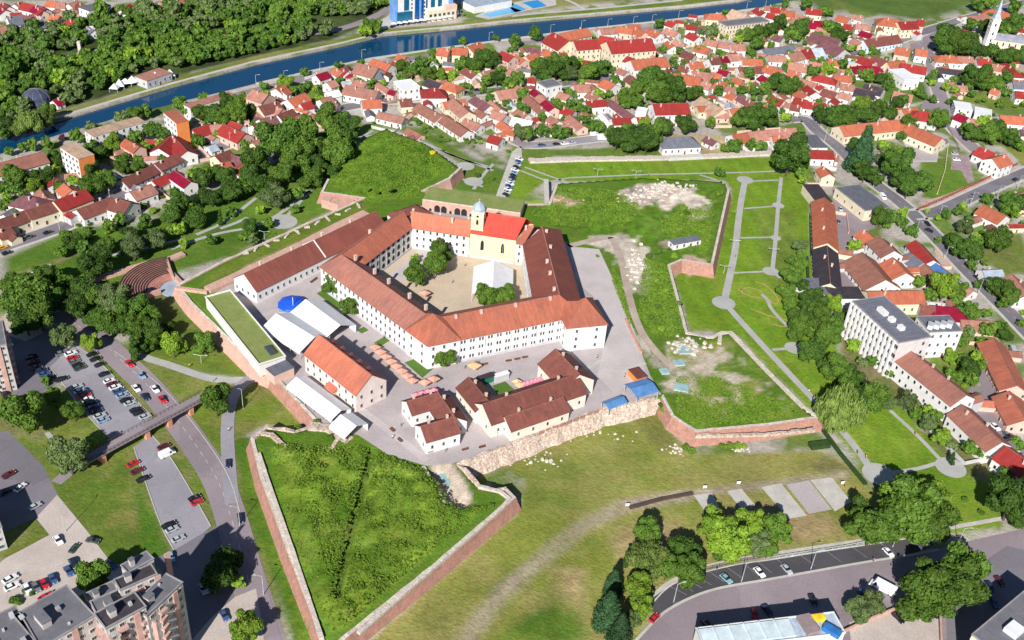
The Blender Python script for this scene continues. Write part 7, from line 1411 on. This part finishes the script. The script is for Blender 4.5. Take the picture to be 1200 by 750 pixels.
# tufts and weeds on the bastions: uncountable ground cover
def tufts(name, polys, n, m, zb, s0, s1, label):
    g = np.random.default_rng(len(name) + n); vs, fs = [], []; tot = sum(abs(a) for a in [1] * len(polys))
    allp = []
    for P_ in polys:
        x = [p[0] for p in P_]; y = [p[1] for p in P_]; X_ = g.uniform(min(x), max(x), n * 3); Y_ = g.uniform(min(y), max(y), n * 3); k = inside(P_, X_, Y_) & (sdf(P_, X_, Y_) > 1.0); cl = vn(X_, Y_, 5, 3) > g.random(len(X_)) * .95; k &= cl
        allp.append(np.stack([X_[k], Y_[k]], 1)[:n])
    A = np.concatenate(allp); i = np.clip(np.searchsorted(xs, A[:, 0]) - 1, 0, len(xs) - 2); j = np.clip(np.searchsorted(ys, A[:, 1]) - 1, 0, len(ys) - 2); z = Zt[j, i]
    s_ = g.uniform(s0, s1, len(A)); k0 = 0; V = []
    for q in range(2):
        a = g.uniform(0, math.pi, len(A)); dx, dy = np.cos(a) * s_, np.sin(a) * s_; lx, ly = g.normal(0, .4, len(A)) * s_, g.normal(0, .4, len(A)) * s_
        V.append(np.stack([np.stack([A[:, 0] - dx, A[:, 1] - dy, z - .1], 1), np.stack([A[:, 0] + dx, A[:, 1] + dy, z - .1], 1), np.stack([A[:, 0] + dx * .8 + lx, A[:, 1] + dy * .8 + ly, z + s_ * .9], 1), np.stack([A[:, 0] - dx * .8 + lx, A[:, 1] - dy * .8 + ly, z + s_ * .9], 1)], 1))
    V = np.concatenate(V).reshape(-1, 3); me = bpy.data.meshes.new(name); me.from_pydata(V.tolist(), [], np.arange(len(V)).reshape(-1, 4).tolist()); me.materials.append(m); me.update()
    o = link(name, me); o['kind'] = 'stuff'; o['label'] = label; o['category'] = 'weeds'
tufts('weeds', [B_SW], 14000, M_TUFT, 0, .18, .42, 'rank green weeds covering the south west bastion'); tufts('tall_grass', [B_N], 9000, M_TUFT, 0, .2, .45, 'tall grass on the round northern bastion')
tufts('rough_vegetation', [P2([(790,440),(840,440),(900,462),(945,484),(900,496),(815,503),(790,485)], 0), P2([(650,218),(720,222),(760,245),(730,270),(640,265),(620,250)], 0), P2([(770,255),(840,235),(832,300),(800,285),(775,275)], 0), P2([(752,300),(785,312),(805,392),(770,400),(745,370)], 0), P2([(715,300),(730,330),(745,385),(735,380),(715,330)], 0)], 4500, M_TUFT, 0, .18, .45, 'rough vegetation on the north east bastion')
# ================================================================== names and labels
LM = [('the blue glass hotel', (490,25)), ('the swimming pools', (610,12)), ('the needle spired church', (1164,50)), ('the yellow church tower', (560,262)), ('the blue domed tent', (343,356)), ('the footbridge', (185,500)),
      ('the open air theatre', (190,335)), ('the domed pavilion', (44,120)), ('the mauve riverside restaurant', (182,92)), ('the curved bottom right road', (900,690)), ('the meadow slabs', (900,585)),
      ('the blue canopies', (740,458)), ('the tall grey roofed block', (1040,390)), ('the red roofed gym', (655,50)), ('the long red roofed school', (735,60)), ('the cream flat roofed school', (870,30)), ('the U shaped white house', (515,490)),
      ('the orange roofed hall', (400,430)), ('the turf roofed hall', (280,390)), ('the south palace wing', (590,400)), ('the palace courtyard', (540,325)), ('the casemates', (550,245)), ('the pale ruined wall', (760,185)),
      ('the white stone heap', (780,222)), ('the turquoise sheets', (795,425)), ('the round park plaza', (848,355)), ('the black roofed range', (968,310)), ('the right street crossing', (1075,262)), ('the blue tarpaulin', (1110,318)),
      ('the orange L shaped school', (1040,150)), ('the black roofed villa', (1020,105)), ('the sloping side street', (1110,145)), ('the main road bend', (1060,45)), ('the crimson hipped roof', (955,25)), ('the brown warehouses', (975,48)),
      ('the tan gabled hall', (835,120)), ('the grey hipped hall', (795,162)), ('the white villa by the river', (475,100)), ('the grassy vacant plot', (525,80)), ('the yellow house', (528,98)), ('the orange flats', (200,142)),
      ('the brown roofed flats', (90,178)), ('the long riverside block', (140,150)), ('the purple hipped house', (35,232)), ('the red villa', (203,168)), ('the striped lamp crossing', (330,150)), ('the pale brick bastion end', (395,235)),
      ('the west park plaza', (331,260)), ('the upper car park', (120,450)), ('the lower car park', (200,580)), ('the lower left sand yard', (70,640)), ('the lower right sand yard', (1050,735)), ('the glass roofed hall', (900,745)),
      ('the grassy bastion tip', (400,735)), ('the grassy bastion middle', (420,590)), ('the sunken yard', (525,570)), ('the brick bastion tip', (960,500)), ('the row of salmon parasols', (460,425)), ('the long brown barrack', (360,290)),
      ('the left street end', (10,285)), ('the vacant green lot', (365,110)), ('the pink riverside house', (305,108)), ('the lower right car yard', (1165,690)), ('the works yard', (1165,490)), ('the clipped conifer', (1115,540)), ('the clearing monument', (95,65)),
      ('the far left rooftops', (40,8)), ('the large dark poplar', (1010,190)), ('the parked car row', (600,205)), ('the pink parasols', (625,450)), ('the long orange range', (875,125)), ('the side street fork', (590,150)), ('the round flowerless plaza', (1030,556))]
LM[-1] = ('the lower park plaza', (1030,556)); LM[45] = ('the middle left street', (330,150))
LMP = [(n_, G(u, v).xy) for n_, (u, v) in LM]
def ordn(k): return {1: 'closest', 2: 'second closest', 3: 'third closest', 4: 'fourth closest', 5: 'fifth closest', 6: 'sixth closest', 7: 'seventh closest', 8: 'eighth closest', 9: 'ninth closest', 10: 'tenth closest'}.get(k, f'{k}th closest')
groups = {}
for o, look, cat, grp, lab in THINGS:
    look = ' '.join(look.split()[:9])
    o['category'] = cat
    if grp: o['group'] = grp
    if lab: o['label'] = lab; continue
    p = Vector((o.location.x, o.location.y)); i = min(range(len(LMP)), key=lambda k: (LMP[k][1] - p).length)
    groups.setdefault((look, i), []).append(((LMP[i][1] - p).length, o))
for (look, i), L_ in groups.items():
    L_.sort(key=lambda q: q[0])
    for k, (_, o) in enumerate(L_): 
        o['label'] = f'{look} {"near" if len(L_) == 1 else ordn(k + 1) + " to"} {LMP[i][0]}'
labs = {}
for o, *_ in THINGS: labs.setdefault(o['label'], []).append(o)
print('things', len(THINGS), 'dup labels', sum(len(v) > 1 for v in labs.values()), 'long', [l for l in labs if len(l.split()) > 16][:5], 'objects', len(bpy.data.objects))
